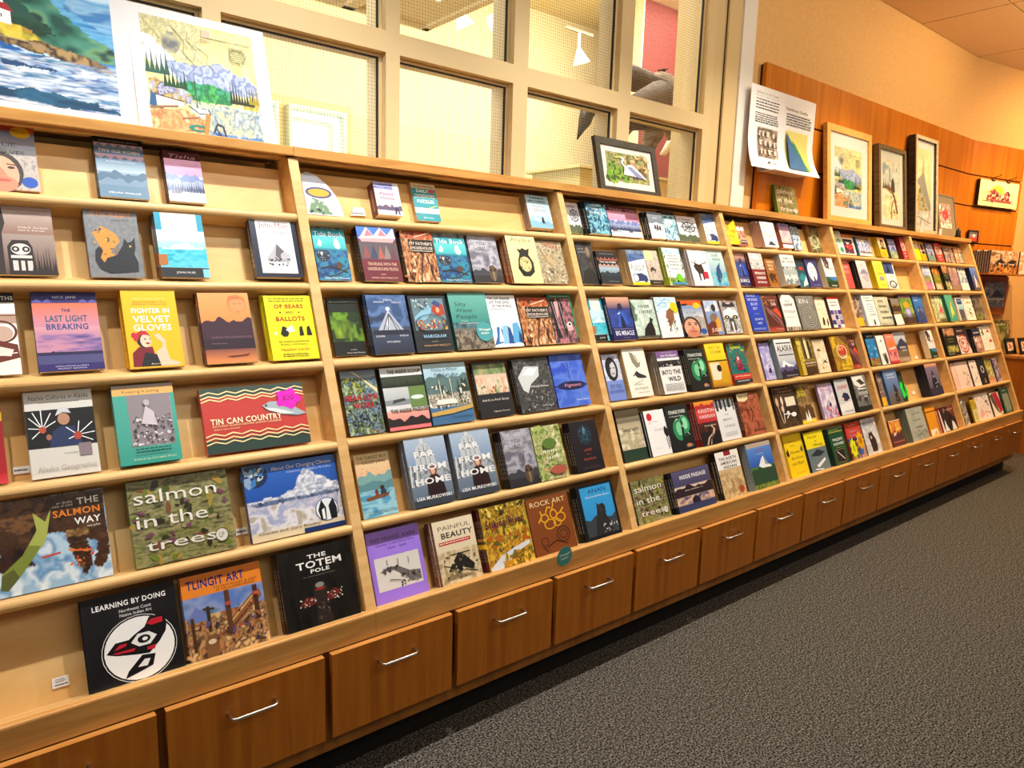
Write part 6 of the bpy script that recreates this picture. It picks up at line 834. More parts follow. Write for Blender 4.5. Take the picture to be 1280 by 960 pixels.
tealfl|sea green cover with yellow leaf, dark green spine|0f5a44|g 4aa488 5ab096;p e8d86a .3,.1 .4,.5 .56,.7 .66,.5 .76,.2 .56,.3;p d8c85a .4,.5 .6,.8 .7,.66
bluegrey|white framed blue and grey guide, third shelf|c8c4c0|g e8e6e4 eceae8;r .16 .7 .9 .94 2a4a9a;w .5 .85 .5 .05 c8d4ec;g 8ac0e8 b8dcf0 .16 .5 .9 .7;r .16 .0 .9 .48 5a5860;w .6 .08 .4 .03 e8e4e0
bugs|white cover with rows of small beetles and red top|d8b0a8|g f2eeec f4f0ee;r 0 .95 1 1 b84a4a;s 26 4 .05 3a2c2c,8a3a34,c88a7a .06 .08 .94 .9;w .5 .66 .6 .04 c89a90
dkplant|dark cover with pale grasses at right end of third shelf|24201c|g 2c241f 34302a;n 8 10 5 241c1a,6a5a4a,8a8478,3a302a;n 6 5 3 8a943a,3a3a1c 0 0 .6 .24;l e8e4e0 .03 .9,.9 .98,.0
mushroom|black mushroom guide cover with olive title, fourth shelf|12100e|g 1a1612 241e18;n 6 6 4 2a201a,d8a078,8a5a3c .1 .7 .9 1;w .52 .6 .5 .04 8a8a34;w .52 .5 .5 .04 8a8a34;n 6 6 7 1f1a16,c8c060,6a6440 .1 .14 .9 .36;w .3 .05 .5 .03 c8c4b8
rockred|dark topped cover with large pale red carved shape|2a2224|g e8d8d4 eee0dc;g 34282a 2c2224 0 .68 1 1;w .4 .84 .5 .06 e8b8b0;p 34282a .6,.7 1,.7 1,.1 .9,.3 .8,.6;o .46 .36 .4 .34 .16 b83a34;o .46 .36 .26 .22 .2 c84a44;e .4 .4 .08 .06 8a2c2c;s 16 4 .05 a83a34,e8d0cc .1 .06 .8 .6
alive|navy cover with white title and coral photo|1c1c2c|g 24243a 2c2c44;w .5 .82 .7 .06 f0f0f4;n 5 5 4 e0a090,5a3a44,f0d8d0,a85a54 0 0 1 .6;p e8e4e8 .0,.5 .4,.62 .3,.4
whgreen|white cover with green plant sketch, fourth shelf|e4e0d8|g f2f0ec f4f2ee;p 4a7a4a .3,.6 .4,.9 .6,.9 .7,.66;s 10 4 .06 5a8a54,c86a6a,2a3a2c .1 .1 .9 .8
whred|white cover with red insect drawings, fourth shelf|e4d8d4|g f2ecea f4f0ee;p c04a54 .2,.7 .5,.86 .8,.7;p b83a40 .2,.3 .5,.46 .9,.34;s 12 4 .05 c85a60,3a2c30,e0a0a0 .1 .1 .9 .9
pink1|narrow pale pink booklet, left end of fifth shelf|c88a80|g f0c8b8 f0d0c4;s 10 4 .08 b84a44,e0a090 .1 .1 .9 .9
pink2|pale pink botanical booklet with dark red edge|7a1c24|g f2d4d0 f0dcd4;s 12 4 .05 d8989a,8a9a7a .5 .06 .95 .6;l a8b090 .02 .6,.1 .8,.6
spiral|spiral bound white booklet with pink print|2a2426|g f0e8e8 f2eaea;r 0 0 .1 1 4a4448;s 10 4 .06 c87a8a,4a3a40 .3 .1 .9 .8
blk5|black cover with pale round mark, fifth shelf|1c181c|g 2a2428 241f24;e .5 .56 .26 .14 b8b4b8;e .5 .56 .14 .08 2a2428;p c8a44a .4,.06 .5,.26 .6,.06
gryel|green and yellow plant cover, fifth shelf|5a5a24|n 5 7 4 5a5a24,d8c85a,3a3a1c,e8e0a8;g e8b89a c88a6a 0 0 1 .2
purp5|purple cover at right end of fifth shelf|3a3454|n 5 7 5 4a4468,d0c8e0,8a7aa4,5a3a44
bw5|narrow black and white cover, left end of bottom shelf|241f1c|n 6 9 5 241f1c,e8e4dc,5a5248,8a8478
yel6|narrow pale yellow field guide, bottom shelf|8a8424|g ece4a0 f0eab4;n 5 5 4 3a3a24,e8c82c,8a8a2c 0 .6 1 1;x .2 .1 .8 .5 5 a89a50;l 3a3424 .02 .04,.04 .96,.04
flow6|wide pale pink cover with rows of black tracks|ecd8d4|g f4e4e2 f2ecec;s 26 6 .03 2a2426,4a3a40,c84a5a .5 .06 .96 .96;p f0b8b8 .1,.1 .3,.5 .44,.2;s 12 4 .03 e8a0a4 .04 .05 .46 .9
red6|cover with large curved red shape, bottom shelf|5a4a3c|g f0e8dc ece4d8;p b82c40 .3,.96 .8,.98 .98,.6 .98,.2 .7,.06 .5,.5;n 5 5 4 c83a50,e0808a,8a1c30 .45 .4 .9 .9;p 5a5044 0,.9 .3,.96 .5,.4 .66,.06 .4,.2 .1,.6;p 6a9a4a .7,.0 .9,.1 1,.0
grn6|dark green guide with pale flower panel, right end of bottom shelf|142c1c|g 24442c 2a4a34;w .5 .88 .5 .04 c8d4c4;r .2 .1 .8 .74 8a9a8a;n 5 6 4 a8a8c0,5a7a4a,c89ac0,8ab05a .2 .1 .8 .74
'''
ART = {}
for ln in COVERS.strip().split('\n'):
    k, lab, sp, ops = ln.split('|'); ART[k] = (lab, sp, ops)
for k in ART:
    lab, sp, ops = ART[k]
    while ops.startswith('='): ops = ART[ops[1:]][2]
    ART[k] = (lab, sp, ops)
ORD = ['', 'second', 'third', 'fourth', 'fifth', 'sixth']
EXTRA = {}
HARD = {'letters', 'learning', 'totem', 'tincan', 'climate', 'far1', 'far2', 'salmontrees', 'greythick', 'anan', 'passage', 'keeping'}
for ln in BOOKS.strip().split('\n'):
    k, bay, row, x, wd, ht, n, T, off = ln.split(); bay, row, n = int(bay), int(row), int(n); x, wd, ht, T, off = float(x), float(wd), float(ht), float(T), float(off)
    lab, sp, ops = ART[k]
    dist = math.hypot(x+wd/2, 2.1); px = wd*889/dist*math.cos(math.atan2(x, 2.1)-.2)
    nu = int(max(6, min(84, px*.95))); nv = int(max(8, min(120, nu*ht/wd)))
    a = Art(wd, ht, ops, nu, nv)
    V, F, C = a.emit(0, 0, T)
    c = hexc(sp); t = .0022 if k in HARD else .0012
    ink_box(V, F, C, 0, wd, 0, ht, T-t, T-2e-5, c); ink_box(V, F, C, 0, wd, 0, ht, 0, t, c); ink_box(V, F, C, 0, t, 0, ht, t, T-t, c)
    if T > .011 and bay < 3:                                       # a few unreadable strokes of spine lettering
        lum = sum(c); q_ = hexc('e8e2d4') if lum < .5 else hexc('4a4238'); sc_ = tuple(.4*a_+.6*b_ for a_, b_ in zip(q_, c))
        y = ht*.16
        while y < ht*.8:
            q = ht*.05*(.5+random.random()); nn = len(V)
            V += [(-6e-5, y, T*.35), (-6e-5, y+q, T*.35), (-6e-5, y+q, T*.65), (-6e-5, y, T*.65)]; F.append((nn, nn+1, nn+2, nn+3)); C += [sc_]*4; y += q*1.25
    cov = ink_mesh('cover', V, F, C)
    e = .003 if k in HARD else .0006
    pm = MB().box(t+.0002, wd-e-.0005, e, ht-e, t+.0002, T-t-.0002).mesh('pages'); pm.materials.append(PAPER)
    cov.materials.append(INK_GLOSS if k in HARD or bay == 0 and row > 4 else INK)
    for j in range(n):
        dback = off+T*(j+1)
        sb = SHELF[row]+RISE[row]*dback+.0006
        jx = 0 if j == 0 else random.uniform(-.0025, .001)
        jy = 0 if j == 0 else random.uniform(0, .004)
        jx = max(jx, XK[bay]+UP+.0012-x)
        loc = slope(x+jx, sb+jy*0, dback-.0003*(j+1)/n)
        lb = lab if j == 0 else (ORD[j]+' copy behind the '+lab)
        if len(lb.split()) > 16: lb = ' '.join(lb.split(',')[0].split()[:16])
        b = thing('book', lb, 'book', loc, (TH, 0, 0), 'books faced out on the sloped shelves')
        link('cover', cov, None, b); link('pages', pm, None, b)
        if j == 0: EXTRA[k] = (b, wd, ht, T)

# ------------------------------------------------------------------ stickers and price cards fixed to books
STK = printed('sticker_print', .45)
def sticker(book, name, label, cx, cy, ops, W, H, outline):
    b, wd, ht, T = EXTRA[book]
    a = Art(W, H, ops, 8, 8); V, F, C = [], [], []
    n = len(outline); col = hexc(ops.split()[1])
    V = [(u*W, v*H, 0) for u, v in outline]+[(u*W, v*H, .0012) for u, v in outline]
    F = [tuple(range(n-1, -1, -1)), tuple(range(n, 2*n))]+[(i, (i+1) % n, (i+1) % n+n, i+n) for i in range(n)]; C = [col]*(2*n)
    m0 = len(V); V += [(x, y, z+.0014) for x, y, z in a.verts]; F += [tuple(m0+i for i in f) for f in a.faces]; C += [tuple(c) for c in a.cols]
    me = ink_mesh(name, V, F, C); me.materials.append(STK)
    o = link(name, me, None, b, (cx*wd-W/2, cy*ht-H/2, T+.0026)); o['label'] = label; return o
def disc(k=28): return [(.5+.5*math.cos(2*math.pi*i/k), .5+.5*math.sin(2*math.pi*i/k)) for i in range(k)]
def burst(k=11, r=.8): return [(.5+.5*q*math.cos(math.pi*i/k), .5+.5*q*math.sin(math.pi*i/k)) for i in range(2*k) for q in ((1 if i % 2 == 0 else r),)]
def blob(seed, k=18):
    rs = np.random.RandomState(seed); return [(.5+(.42+.08*math.sin(5*2*math.pi*i/k+seed))*math.cos(2*math.pi*i/k), .5+(.42+.08*math.sin(5*2*math.pi*i/k+seed))*math.sin(2*math.pi*i/k)) for i in range(k)]
TEAL = 'g 4aa0a8 4aa0a8;T .5 .6 .7 .11 eef4f2 Wrangell;T .5 .42 .5 .11 eef4f2 Author'
sticker('silty', 'round_sticker', 'round pale blue author sticker', .78, .3, TEAL, .078, .078, disc())
sticker('tincan', 'price_burst', 'pink price burst', .83, .74, 'g e81cc0 e81cc0;i .5 .54 .42 .2 8a0a5a $20', .088, .072, blob(2))
a = Art(.075, .075, 'g 3f8a84 3f8a84;T .5 .6 .72 .11 d8e8e0 Wrangell;T .5 .4 .52 .11 d8e8e0 Author', 4, 4)
dn = disc(); n = len(dn)
V = [(u*.075, v*.075, 0) for u, v in dn]+[(u*.075, v*.075, .0012) for u, v in dn]
F = [tuple(range(n-1, -1, -1)), tuple(range(n, 2*n))]+[(i, (i+1) % n, (i+1) % n+n, i+n) for i in range(n)]; C = [hexc('3f8a84')]*(2*n)
m0 = len(V); V += [(x, y, z+.0014) for x, y, z in a.verts]; F += [tuple(m0+i for i in f) for f in a.faces]; C += [tuple(c) for c in a.cols]
me = ink_mesh('sticker', V, F, C)
tag(link('sticker', me, STK, None, (1.742, 1.8125, .474), (math.radians(90), math.radians(-6), 0)), 'round teal author sticker on the light front rail under the rock art book', 'sticker')
# neon price stars and flower cut-outs standing on the shelves
def cutout(name, label, cat, x, s, d, W, H, outline, col, extra='', rotz=0, group=None):
    a = Art(W, H, 'g %s %s;%s' % (col, col, extra), 4, 4); n = len(outline)
    V = [(u*W, v*H, 0) for u, v in outline]+[(u*W, v*H, .002) for u, v in outline]
    F = [tuple(range(n-1, -1, -1)), tuple(range(n, 2*n))]+[(i, (i+1) % n, (i+1) % n+n, i+n) for i in range(n)]; C = [hexc(col)]*(2*n)
    m0 = len(V); V += [(x_, y_, z_+.0022) for x_, y_, z_ in a.verts]; F += [tuple(m0+i for i in f) for f in a.faces]; C += [tuple(c) for c in a.cols]
    me = ink_mesh(name, V, F, C)
    return tag(link(name, me, STK, None, slope(x, s, d), (TH, 0, 0)), label, cat, group)
FG = 'bright cut-out price stars and flowers'
cutout('price_star', 'neon green star cut-out on the tall yellow bear book', 'price star', 3.566, .158, .066, .066, .085, burst(8, .72), '22e84a', group=FG)
cutout('paper_flower', 'lime yellow flower cut-out in front of the dark green guide', 'paper flower', 4.128, .0, .012, .085, .13, burst(9, .66), 'e4f01c', 'e .5 .5 .16 .16 c8b81c', group=FG)
cutout('paper_flower', 'amber flower cut-out in front of the red topped book', 'paper flower', 4.212, .042, .008, .1, .12, burst(10, .66), 'f0b01c', 'e .5 .5 .18 .18 c87a1c', group=FG)
cutout('price_star', 'small neon green star cut-out beside the slate blue book', 'price star', 5.115, .275, .05, .085, .12, burst(6, .6), '2ae84a', group=FG)
cutout('yellow_packet', 'yellow pointed card behind the third upright on the top shelf', 'card', 3.445, 1.318, .03, .125, .15, [(0, 0), (1, .0), (.98, 1), (.5, .78), (.0, .66)], 'f0cc14', 's 14 4 .16 f4dc4a,d8a80c .1 .05 .9 .7')
# die-cut fish print with tag, beside the left upright on the top shelf
fish = [(0, 0), (.0, .9), (.16, 1), (.4, .93), (.66, .74), (.86, .5), (.96, .26), (1, .0)]
cutout('fish_print', 'rounded die-cut fish print with orange oval on top shelf', 'print', 1.03, 1.316, .055, .135, .16, fish, 'c8ccd8',
       'e .4 .52 .36 .13 4a4a74;e .4 .52 .29 .09 e0a028;p 6a8a6a .05,.05 .2,.4 .5,.3 .7,.02;s 14 4 .06 2c3a34,a8b8a0,e8ecec .05 .02 .7 .34;p f0f2f4 .6,.1 .78,.5 .9,.3 .94,.02')
cutout('shelf_tag', 'white shelf tag beside the fish print', 'shelf tag', 1.205, 1.335, .079, .06, .034, [(0, 0), (1, .1), (.96, .96), (.3, 1)], 'e8e2dc', 'x .1 .1 .9 .5 1 5a5650')
cutout('shelf_tag', 'small white barcode label low on the empty left panel', 'shelf tag', .165, .028, .0835, .036, .024, [(0, 0), (1, 0), (1, 1), (0, 1)], 'ece9e6', 'x .12 .12 .88 .4 1 2a2826;x .2 .5 .8 .9 2 8a8a8a')
cutout('shelf_tag', 'small white barcode label left of the white dancer book', 'shelf tag', .135, .562, .0835, .036, .018, [(0, 0), (1, 0), (1, 1), (0, 1)], 'ece9e6', 'x .1 .2 .9 .8 1 3a3836')
cutout('shelf_tag', 'small white barcode label right of the streambed book', 'shelf tag', .645, .30, .0835, .034, .02, [(0, 0), (1, 0), (1, 1), (0, 1)], 'ece9e6', 'x .1 .2 .9 .8 1 3a3836')
cutout('shelf_tag', 'white tag on the bare panel, bay four, fourth shelf', 'shelf tag', 5.545, .552, .0835, .05, .026, [(0, 0), (1, 0), (.8, 1), (.1, .7)], 'f4ece0', '')
cutout('shelf_tag', 'white tag on the bare panel beside the dusk book', 'shelf tag', 5.33, .305, .0835, .05, .026, [(0, 0), (1, 0), (.9, 1), (.1, .8)], 'f4ece0', '')
# ------------------------------------------------------------------ pictures standing on the top board
ZTB = 1.9512
MATB = 'eceae6'
GLZ = thin_glass('picture_glass', (1, 1, 1), 1.4, .04)
def art_panel(name, W, H, ops, m, parent, loc, nu=48, nv=64, thick=.002, edge='d8d4cc'):
    a = Art(W, H, ops, nu, nv); V, F, C = a.emit(0, 0, 0); ink_box(V, F, C, 0, W, 0, H, -thick, -2e-5, hexc(edge))
    me = ink_mesh(name, V, F, C); return link(name, me, m, parent, loc)
def framed(name, label, cat, x, wd, ht, yb, yt, bw, dep, fm, matcol, mats, ops, zb=ZTB, group=None, rotz=0, glass=True, nu=48, nv=64, side=None):
    """frame leaning back: local x right, y up the frame, z towards the room; mats = left, right, bottom, top card widths"""
    ang = math.asin(min(.9, (yt-yb)/ht))
    t = thing(name, label, cat, (x, yb, zb+dep*math.sin(ang)+.0004), (math.pi/2-ang, 0, rotz), group)
    m = MB()
    for z0, z1, mi in ((-dep, -.006, 1), (-.006, 0, 0)):
        m.box(0, wd, 0, bw, z0, z1, mi).box(0, wd, ht-bw, ht, z0, z1, mi).box(0, bw, bw, ht-bw, z0, z1, mi).box(wd-bw, wd, bw, ht-bw, z0, z1, mi)
    m.link('frame', [fm, side or fm], t)
    MB().box(bw, wd-bw, bw, ht-bw, -dep*.9, -dep*.5).link('backing', mat('frame_backing', '6a5a48', .8), t)
    ml, mr, mb_, mt_ = mats
    ops2 = 'g %s %s' % (matcol, matcol)
    art_panel('mat_board', wd-2*bw, ht-2*bw, ops2, INK_MATT, t, (bw, bw, -dep*.4), 2, 2)
    W, H = wd-2*bw-ml-mr, ht-2*bw-mb_-mt_
    art_panel('artwork', W, H, ops, INK_MATT, t, (bw+ml, bw+mb_, -dep*.4+.0012), nu, nv, .0008)
    if glass: MB().box(bw, wd-bw, bw, ht-bw, -dep*.2, -dep*.2+.002).link('glass', GLZ, t)
    return t
F_DARK = noisy('frame_dark_wood', '2c2820', '3c362a', (8, 8, 1), 6, 3, .5)
F_PINE = noisy('frame_pine', 'd8a050', 'e4b060', (8, 8, 1), 4, 3, .45)
F_BRONZE = noisy('frame_bronze', '5c4c30', '74603e', (8, 8, 1), 6, 3, .4)
F_SILVER = noisy('frame_silver', 'b8a888', 'd4c8ac', (6, 6, 1), 6, 3, .35)
HARB = 'g d2cc8c dad29a;n 7 7 4 ccc484,dcd69c,c4be84 0 .5 1 1;n 24 24 3 b0ac80,d8d098,a8a884,e0d8a4 .0 .66 .5 1;P 8 8 5 8a8a80,b8b490,6a6c70 .16,.86 .26,.9 .34,.8 .28,.7 .18,.72;P 10 10 6 e8eaee,c8cdd8,f4f4f2 0,.84 .1,.8 .34,.56 .3,.46 .0,.62;P 12 10 7 8a98c0,b8c4dc,6a7aa8,a8b0c8,9aa8cc .16,.62 .3,.64 .46,.62 .56,.66 .68,.68 .8,.62 .92,.6 1,.54 1,.42 .3,.42;P 14 12 8 2a8a4a,4ab05a,1c6a3c,3aa078 .26,.45 .4,.475 .56,.48 .74,.44 .74,.33 .5,.3 .34,.33;P 16 16 4 7a80a8,b8bccc,4a4a64,c8a84a,9aa0c0,dcdcd8 .02,.46 .14,.44 .34,.38 .4,.3 .3,.26 .02,.28;P 10 8 5 d8b03a,e8c85a,8a8a3a,f0e0a0 .72,.38 .86,.38 1,.42 1,.3 .8,.28;n 14 12 7 b8c4c4,5a7a94,d8d4a0,8aa8b8,c8c890,e0e0c8,6a8aa0 .36 0 1 .3;N 30 16 6 e8e8d8,3a6a9a,d8d49c .45 0 1 .26;P 10 14 4 2a5a9a,6a90c0,dfe6ea .5,.0 .5,.06 1,.05 1,0;P 16 12 6 c08a54,d8ac78,a87040,e0bc8c 0,0 .46,0 .47,.14 .3,.22 .0,.2;f 5 3 .5 .26 2c5a4c 0 .2;f 6 6 .4 .22 24482c .14 .34;f 9 8 .34 .24 2a301c .72 .95;f 3 8 .36 .18 9a8a24 .9 1;p f0e4cc .06,.31 .3,.28 .28,.24 .12,.2 .05,.24;l 5a4a3c .008 .05,.32 .3,.285;p 2a5a8a .02,.34 .06,.31 .06,.2 .0,.22;p d8dce4 .34,.25 .5,.24 .52,.22 .44,.18 .36,.21;l 3a4450 .01 .33,.26 .42,.2 .52,.21 .5,.25;l 5a4c3c .006 .41,.25 .41,.5;l 8a6a4a .02 .0,.2 .24,.24;o .4 .07 .09 .03 .5 2a8070;l b08038 .04 .5,.21 .45,.0;l 3a3c50 .016 .53,.05 .57,.13 .62,.12 .64,.03;l 3a3c50 .012 .55,.1 .6,.02;l a86a5a .012 .26,.14 .42,.17;l 8a8a7a .005 .26,.94 .36,.82 .34,.72 .44,.62;l 8a8a7a .005 .4,.92 .38,.84 .46,.76 .42,.66;l 9a9a86 .005 .46,.8 .56,.74 .54,.66 .6,.62;l 8a8a7a .004 .02,.96 .16,.8;T .77 .9 .4 .011 5a5a44 RIVER ENTRANCE TO CAPE ST. ELIAS;r .52 .9 .6 .965 cbb09c;x .51 .85 .62 .885 3 b8a48c;x .76 .71 .92 .86 8 8a8a6c;o .84 .79 .08 .06 .1 9a9a78'
framed('heron_picture', 'dark framed heron photograph leaning on the window', 'picture', 2.592, .455, .282, 2.497, 2.567, .034, .022, F_DARK, 'dad6cc', (.036, .036, .036, .03),
       'g 5a7a34 7a8a4a;n 12 9 6 5a7a2a,a89a6a,3c5a1c,b8a87a,6a8a34;s 70 5 .05 6a9a2a,8ab03a,3a5a1a 0 0 .5 .55;s 60 8 .045 a88a5a,6a5a34,c8b48a .4 .3 1 1;p c8ccd8 .36,.24 .4,.5 .52,.62 .62,.6 .92,.16 .7,.2 .56,.22;p 7a84a4 .46,.52 .56,.54 .86,.18 .66,.2;l d8dce4 .035 .42,.5 .34,.66 .4,.78 .34,.84;l d8c86a .02 .34,.84 .2,.8;l 3a3a44 .02 .6,.22 .6,.08;l 3a3a44 .02 .68,.22 .68,.06', nu=60, nv=40)
framed('harbour_picture', 'pine framed harbour print with wide white mat', 'picture', 4.752, .652, .655, 2.465, 2.532, .045, .03, F_PINE, 'dcd8d4', (.075, .09, .07, .092), HARB, nu=80, nv=96, group='framed prints leaning on the wood wall')
framed('eagle_picture', 'bronze framed print of eagle on a curved branch', 'picture', 5.503, .474, .615, 2.45, 2.522, .03, .04, F_BRONZE, 'c8ccc4', (.06, .065, .052, .066),
       'g e0d4b0 c8ccc8;n 5 6 5 d8d4c8,a8b4b8,e8dcc0,8a9aa0 0 .5 1 1;n 5 8 4 e0d0a8,c8b484,e8dcb8 0 0 1 .4;f 4 3 .5 .3 4a5a3a 0 .4;p 3a2c20 .46,.46 .52,.66 .62,.72 .7,.6 .72,.46;l 6a4a2c .1 .1,.54 .5,.5 .7,.36 .86,.1;l 8a6a44 .05 .7,.36 .5,.2 .52,0;l a8885a .04 .2,.5 .6,.42;s 20 4 .03 8a6a44,5a4a34 .4 .04 .9 .4', group='framed prints leaning on the wood wall')
framed('cliff_picture', 'deep silver framed print of pale cliff and rapids', 'picture', 6.075, .429, .755, 2.424, 2.502, .026, .06, F_SILVER, 'dcd6d2', (.03, .055, .036, .062),
       'g d8c890 dcd0a0;N 6 8 5 c8b884,e8dcb4;p a8a48c .2,.4 .5,.96 .56,.6 1,.3 1,.2 .2,.2;p 8a8a84 0,.56 .5,.7 1,.24 .9,.2 .3,.5;n 8 6 5 b88a3a,8a7a3a,d8b060 0 .2 .8 .4;s 20 5 .06 c8963a,8a6a2c,6a7a3a .1 .2 .7 .46;n 12 8 6 d8d4d0,8a8a8a,f0ece6,a8a29a 0 0 1 .2;l 6a6460 .02 .0,.12 1,.04', group='framed prints leaning on the wood wall', side=noisy('frame_side_dark', '241e18', '4a4036', (9, 9, 2), 7, 3, .6))
t = framed('matted_print', 'small red and pink print in grey mat behind deep silver frame', 'print', 6.70, .386, .37, 2.472, 2.545, .012, .012, mat('grey_mat_edge', '7a705c', .7), '80765f', (.03, .09, .07, .065),
       'g f0dcd4 e8c8c0;n 6 6 5 c84a50,e8b0a8,8a4a4a,e8d8d0 0 .2 1 1;e .5 .54 .28 .2 c83a44;s 20 4 .05 8a2c34,e8d0c8,4a3434 .1 .1 .9 .9;s 16 5 .03 3a2c2c 0 .02 1 .16', glass=False)
# clear stands that hold the deep frame
ACR = mat('acrylic_white', 'e6e2e0', .2, .6)
def holder(x, label):
    m = MB().box(x, x+.05, 2.388, 2.394, ZTB, ZTB+.052).box(x, x+.05, 2.394, 2.46, ZTB, ZTB+.004)
    tag(m.link('picture_stand', ACR), label, 'picture stand', 'white acrylic picture stops')
holder(6.06, 'white acrylic stop at the left foot of the deep silver frame')
holder(6.44, 'white acrylic stop at the right foot of the deep silver frame')
tag(MB().tube([(6.93, 2.42, ZTB+.001), (6.93, 2.42, ZTB+.03), (6.93, 2.42, ZTB+.06), (6.93, 2.42, ZTB+.085)], [.026, .02, .018, .006], 10).link('figurine', mat('figurine_black', '14100e', .5), smooth=True), 'small black figurine near the right end of the top board', 'figurine')
# two shrink-wrapped posters against the window
def poster(name, label, x, wd, ht, yb, yt, ops, bx, nu=110, nv=100):
    ang = math.asin((yt-yb)/ht); t = thing(name, label, 'poster', (x, yb, ZTB+.006*math.sin(ang)+.0006), (math.pi/2-ang, 0, 0), 'shrink wrapped posters on the top board')
    art_panel('mount_board', wd, ht, 'g d8dade d8dade', INK_MATT, t, (0, 0, 0), 2, 2, .005, 'd8d8de')
    art_panel('artwork', wd-bx[0]-bx[1], ht-bx[2]-bx[3], ops, INK_MATT, t, (bx[0], bx[2], .0008), nu, nv, .0006)
SEA = 'g 2a6aa8 cfe4f2;n 5 14 6 3a7ab8,8ab8dc,5a9ad0,b8d8ec 0 .3 1 1;P 3 4 4 e8f2fa,ffffff,c8dff0 .8,1 .82,.86 1,.84 1,1;P 6 20 5 1f5a9a,3a8ac8,6ab0dc,2a70b0 .5,1 .7,1 .86,.62 1,.5 1,.34 .5,.44;P 9 9 7 1c4a44,2f6f5c,4a8a7a,6a9a6a,1a3c3c .3,1 .66,1 .72,.8 .86,.56 1,.42 1,.33 .5,.4;P 10 10 3 14382c,24503c,1c4a54 .3,1 .58,1 .64,.7 .8,.46 .7,.42 .5,.44;P 20 8 8 5a8a2c,8aa83a,3a6a2a .5,.7 .58,.66 .6,.56 .5,.54;P 22 14 4 4a3a2c,8a7050,2c241c,a88a5c .4,.44 .62,.43 .76,.40 .88,.36 1,.30 1,.25 .8,.31 .6,.36 .4,.35;P 20 9 5 c8ac2c,e0c84a,8a8a2c,b88a2c .5,.5 .62,.5 .7,.47 .74,.42 .74,.39 .5,.41;n 5 26 7 1c5aa0,dfe8f4,3a8ac8,123a6a,a8c8e4,f0f4fa,2a7a9a 0 0 1 .26;P 6 26 9 1c5aa0,c8dcf0,3a8ac8,17497c,f0f4fa,2a7a9a 0,.36 .62,.35 .8,.3 1,.25 1,.2 0,.24;N 12 40 6 e8f0f8,1c5a9a,f4f8fc 0 0 1 .3;P 8 20 3 0f3a5a,1f5a7a,12466a .5,.04 .7,.1 .9,.06 1,.02 1,.0 .8,.0;P 8 24 6 14305a,2a5a8a .6,.26 .76,.24 .8,.22 .62,.23;p f4f0ee .565,.49 .565,.585 .655,.555 .655,.47;p a02830 .55,.585 .6,.62 .645,.6 .665,.55 .6,.57;p f4f0ee .605,.6 .605,.665 .625,.67 .635,.655 .635,.6;e .62 .675 .01 .012 3a4a5a;l 3a3a5a .004 .58,.53 .58,.55;l 3a3a5a .004 .6,.525 .6,.545;l 3a3a5a .004 .625,.51 .625,.53;p f0ecea .545,.41 .545,.46 .565,.485 .59,.45 .59,.4;p 4a3a34 .54,.46 .565,.495 .595,.45 .565,.482;r .562 .405 .572 .43 3a2c28;l 9a8a74 .004 .54,.4 .7,.385 .78,.35'
poster('sea_poster', 'large poster of lighthouse above blue waves, cut off at left', -.263, .80, .52, 2.455, 2.575, SEA, (.03, .045, .03, .03), 230, 170)
poster('harbour_poster', 'yellow toned harbour chart poster right of the lighthouse poster', .541, .424, .408, 2.455, 2.570, HARB, (.035, .045, .0, .03), 150, 150)
# the streambed book standing on the top board
a = Art(.25, .2, ART['salmontrees'][2], 40, 32); V, F, C = a.emit(0, 0, .022)
c = hexc('3a6a1c'); ink_box(V, F, C, 0, .25, 0, .2, .0198, .02198, c); ink_box(V, F, C, 0, .25, 0, .2, 0, .0022, c); ink_box(V, F, C, 0, .0022, 0, .2, .0022, .0198, c)
me = ink_mesh('cover', V, F, C); me.materials.append(INK_GLOSS)
bk = thing('book', 'streambed photo book standing on the top board below the info poster', 'book', (4.2, 2.52, ZTB+.0006), (math.radians(74), 0, 0))
link('cover', me, None, bk); MB().box(.0024, .247, .003, .197, .0024, .0196).link('pages', PAPER, bk)
# curved white info poster on its clear bracket
t = thing('info_poster', 'white info poster with two columns and pictures, bottom edge curling outward', 'poster', (3.87, 2.55, 2.222), (math.radians(90), 0, 0))
INFO = 'g ecebee f0eff2;t .24 .925 .32 .035 8a8a6a Salmon in the Trees;t .24 .885 .34 .016 9a9a8a Life in the Tongass Rain Forest;x .08 .72 .42 .86 4 4a4a4e;x .08 .56 .42 .69 5 4a4a4e;t .7 .83 .34 .035 7a7a6a Rainforest Guides;x .54 .62 .94 .78 5 5a5a5e;n 12 12 6 5a4a3c,a8907c,3a3028,c8b4a0 .12 .14 .42 .52;w .27 .44 .26 .07 d8ccc0;w .27 .33 .24 .07 d8ccc0;w .27 .22 .22 .07 d8ccc0;g d8d070 e0d880 .55 .06 .9 .56;p 3a6a9a .55,.06 .82,.06 .74,.3 .62,.44 .55,.54;p 4a9a4a .62,.46 .7,.4 .82,.16 .86,.06 .82,.06 .74,.26;e .67 .2 .03 .03 5ac83a;r .7 .12 .74 .17 1c2a3a;r .24 .07 .27 .1 4a4a4a;x .29 .075 .4 .1 1 8a8a8a'
W_, H_ = .75, .478
a = Art(W_, H_, INFO, 60, 40); V, F, C = a.emit(0, 0, 0)
def curl(p):
    x_, y_, z_ = p; q = max(0, .45-y_/H_)/.45; return (x_, y_, z_+.075*q*q*(.55+.45*x_/W_))
nb = len(V); back = [(x_, y_, -.0012) for x_, y_, z_ in V[:(a.nu+1)*(a.nv+1)]]
V2 = [curl(p) for p in V]; k0 = len(V2); V2 += [curl(p) for p in back]; nu, nv = a.nu, a.nv
F2 = F+[(k0+j*(nu+1)+i+1, k0+j*(nu+1)+i, k0+(j+1)*(nu+1)+i, k0+(j+1)*(nu+1)+i+1) for j in range(nv) for i in range(nu)]
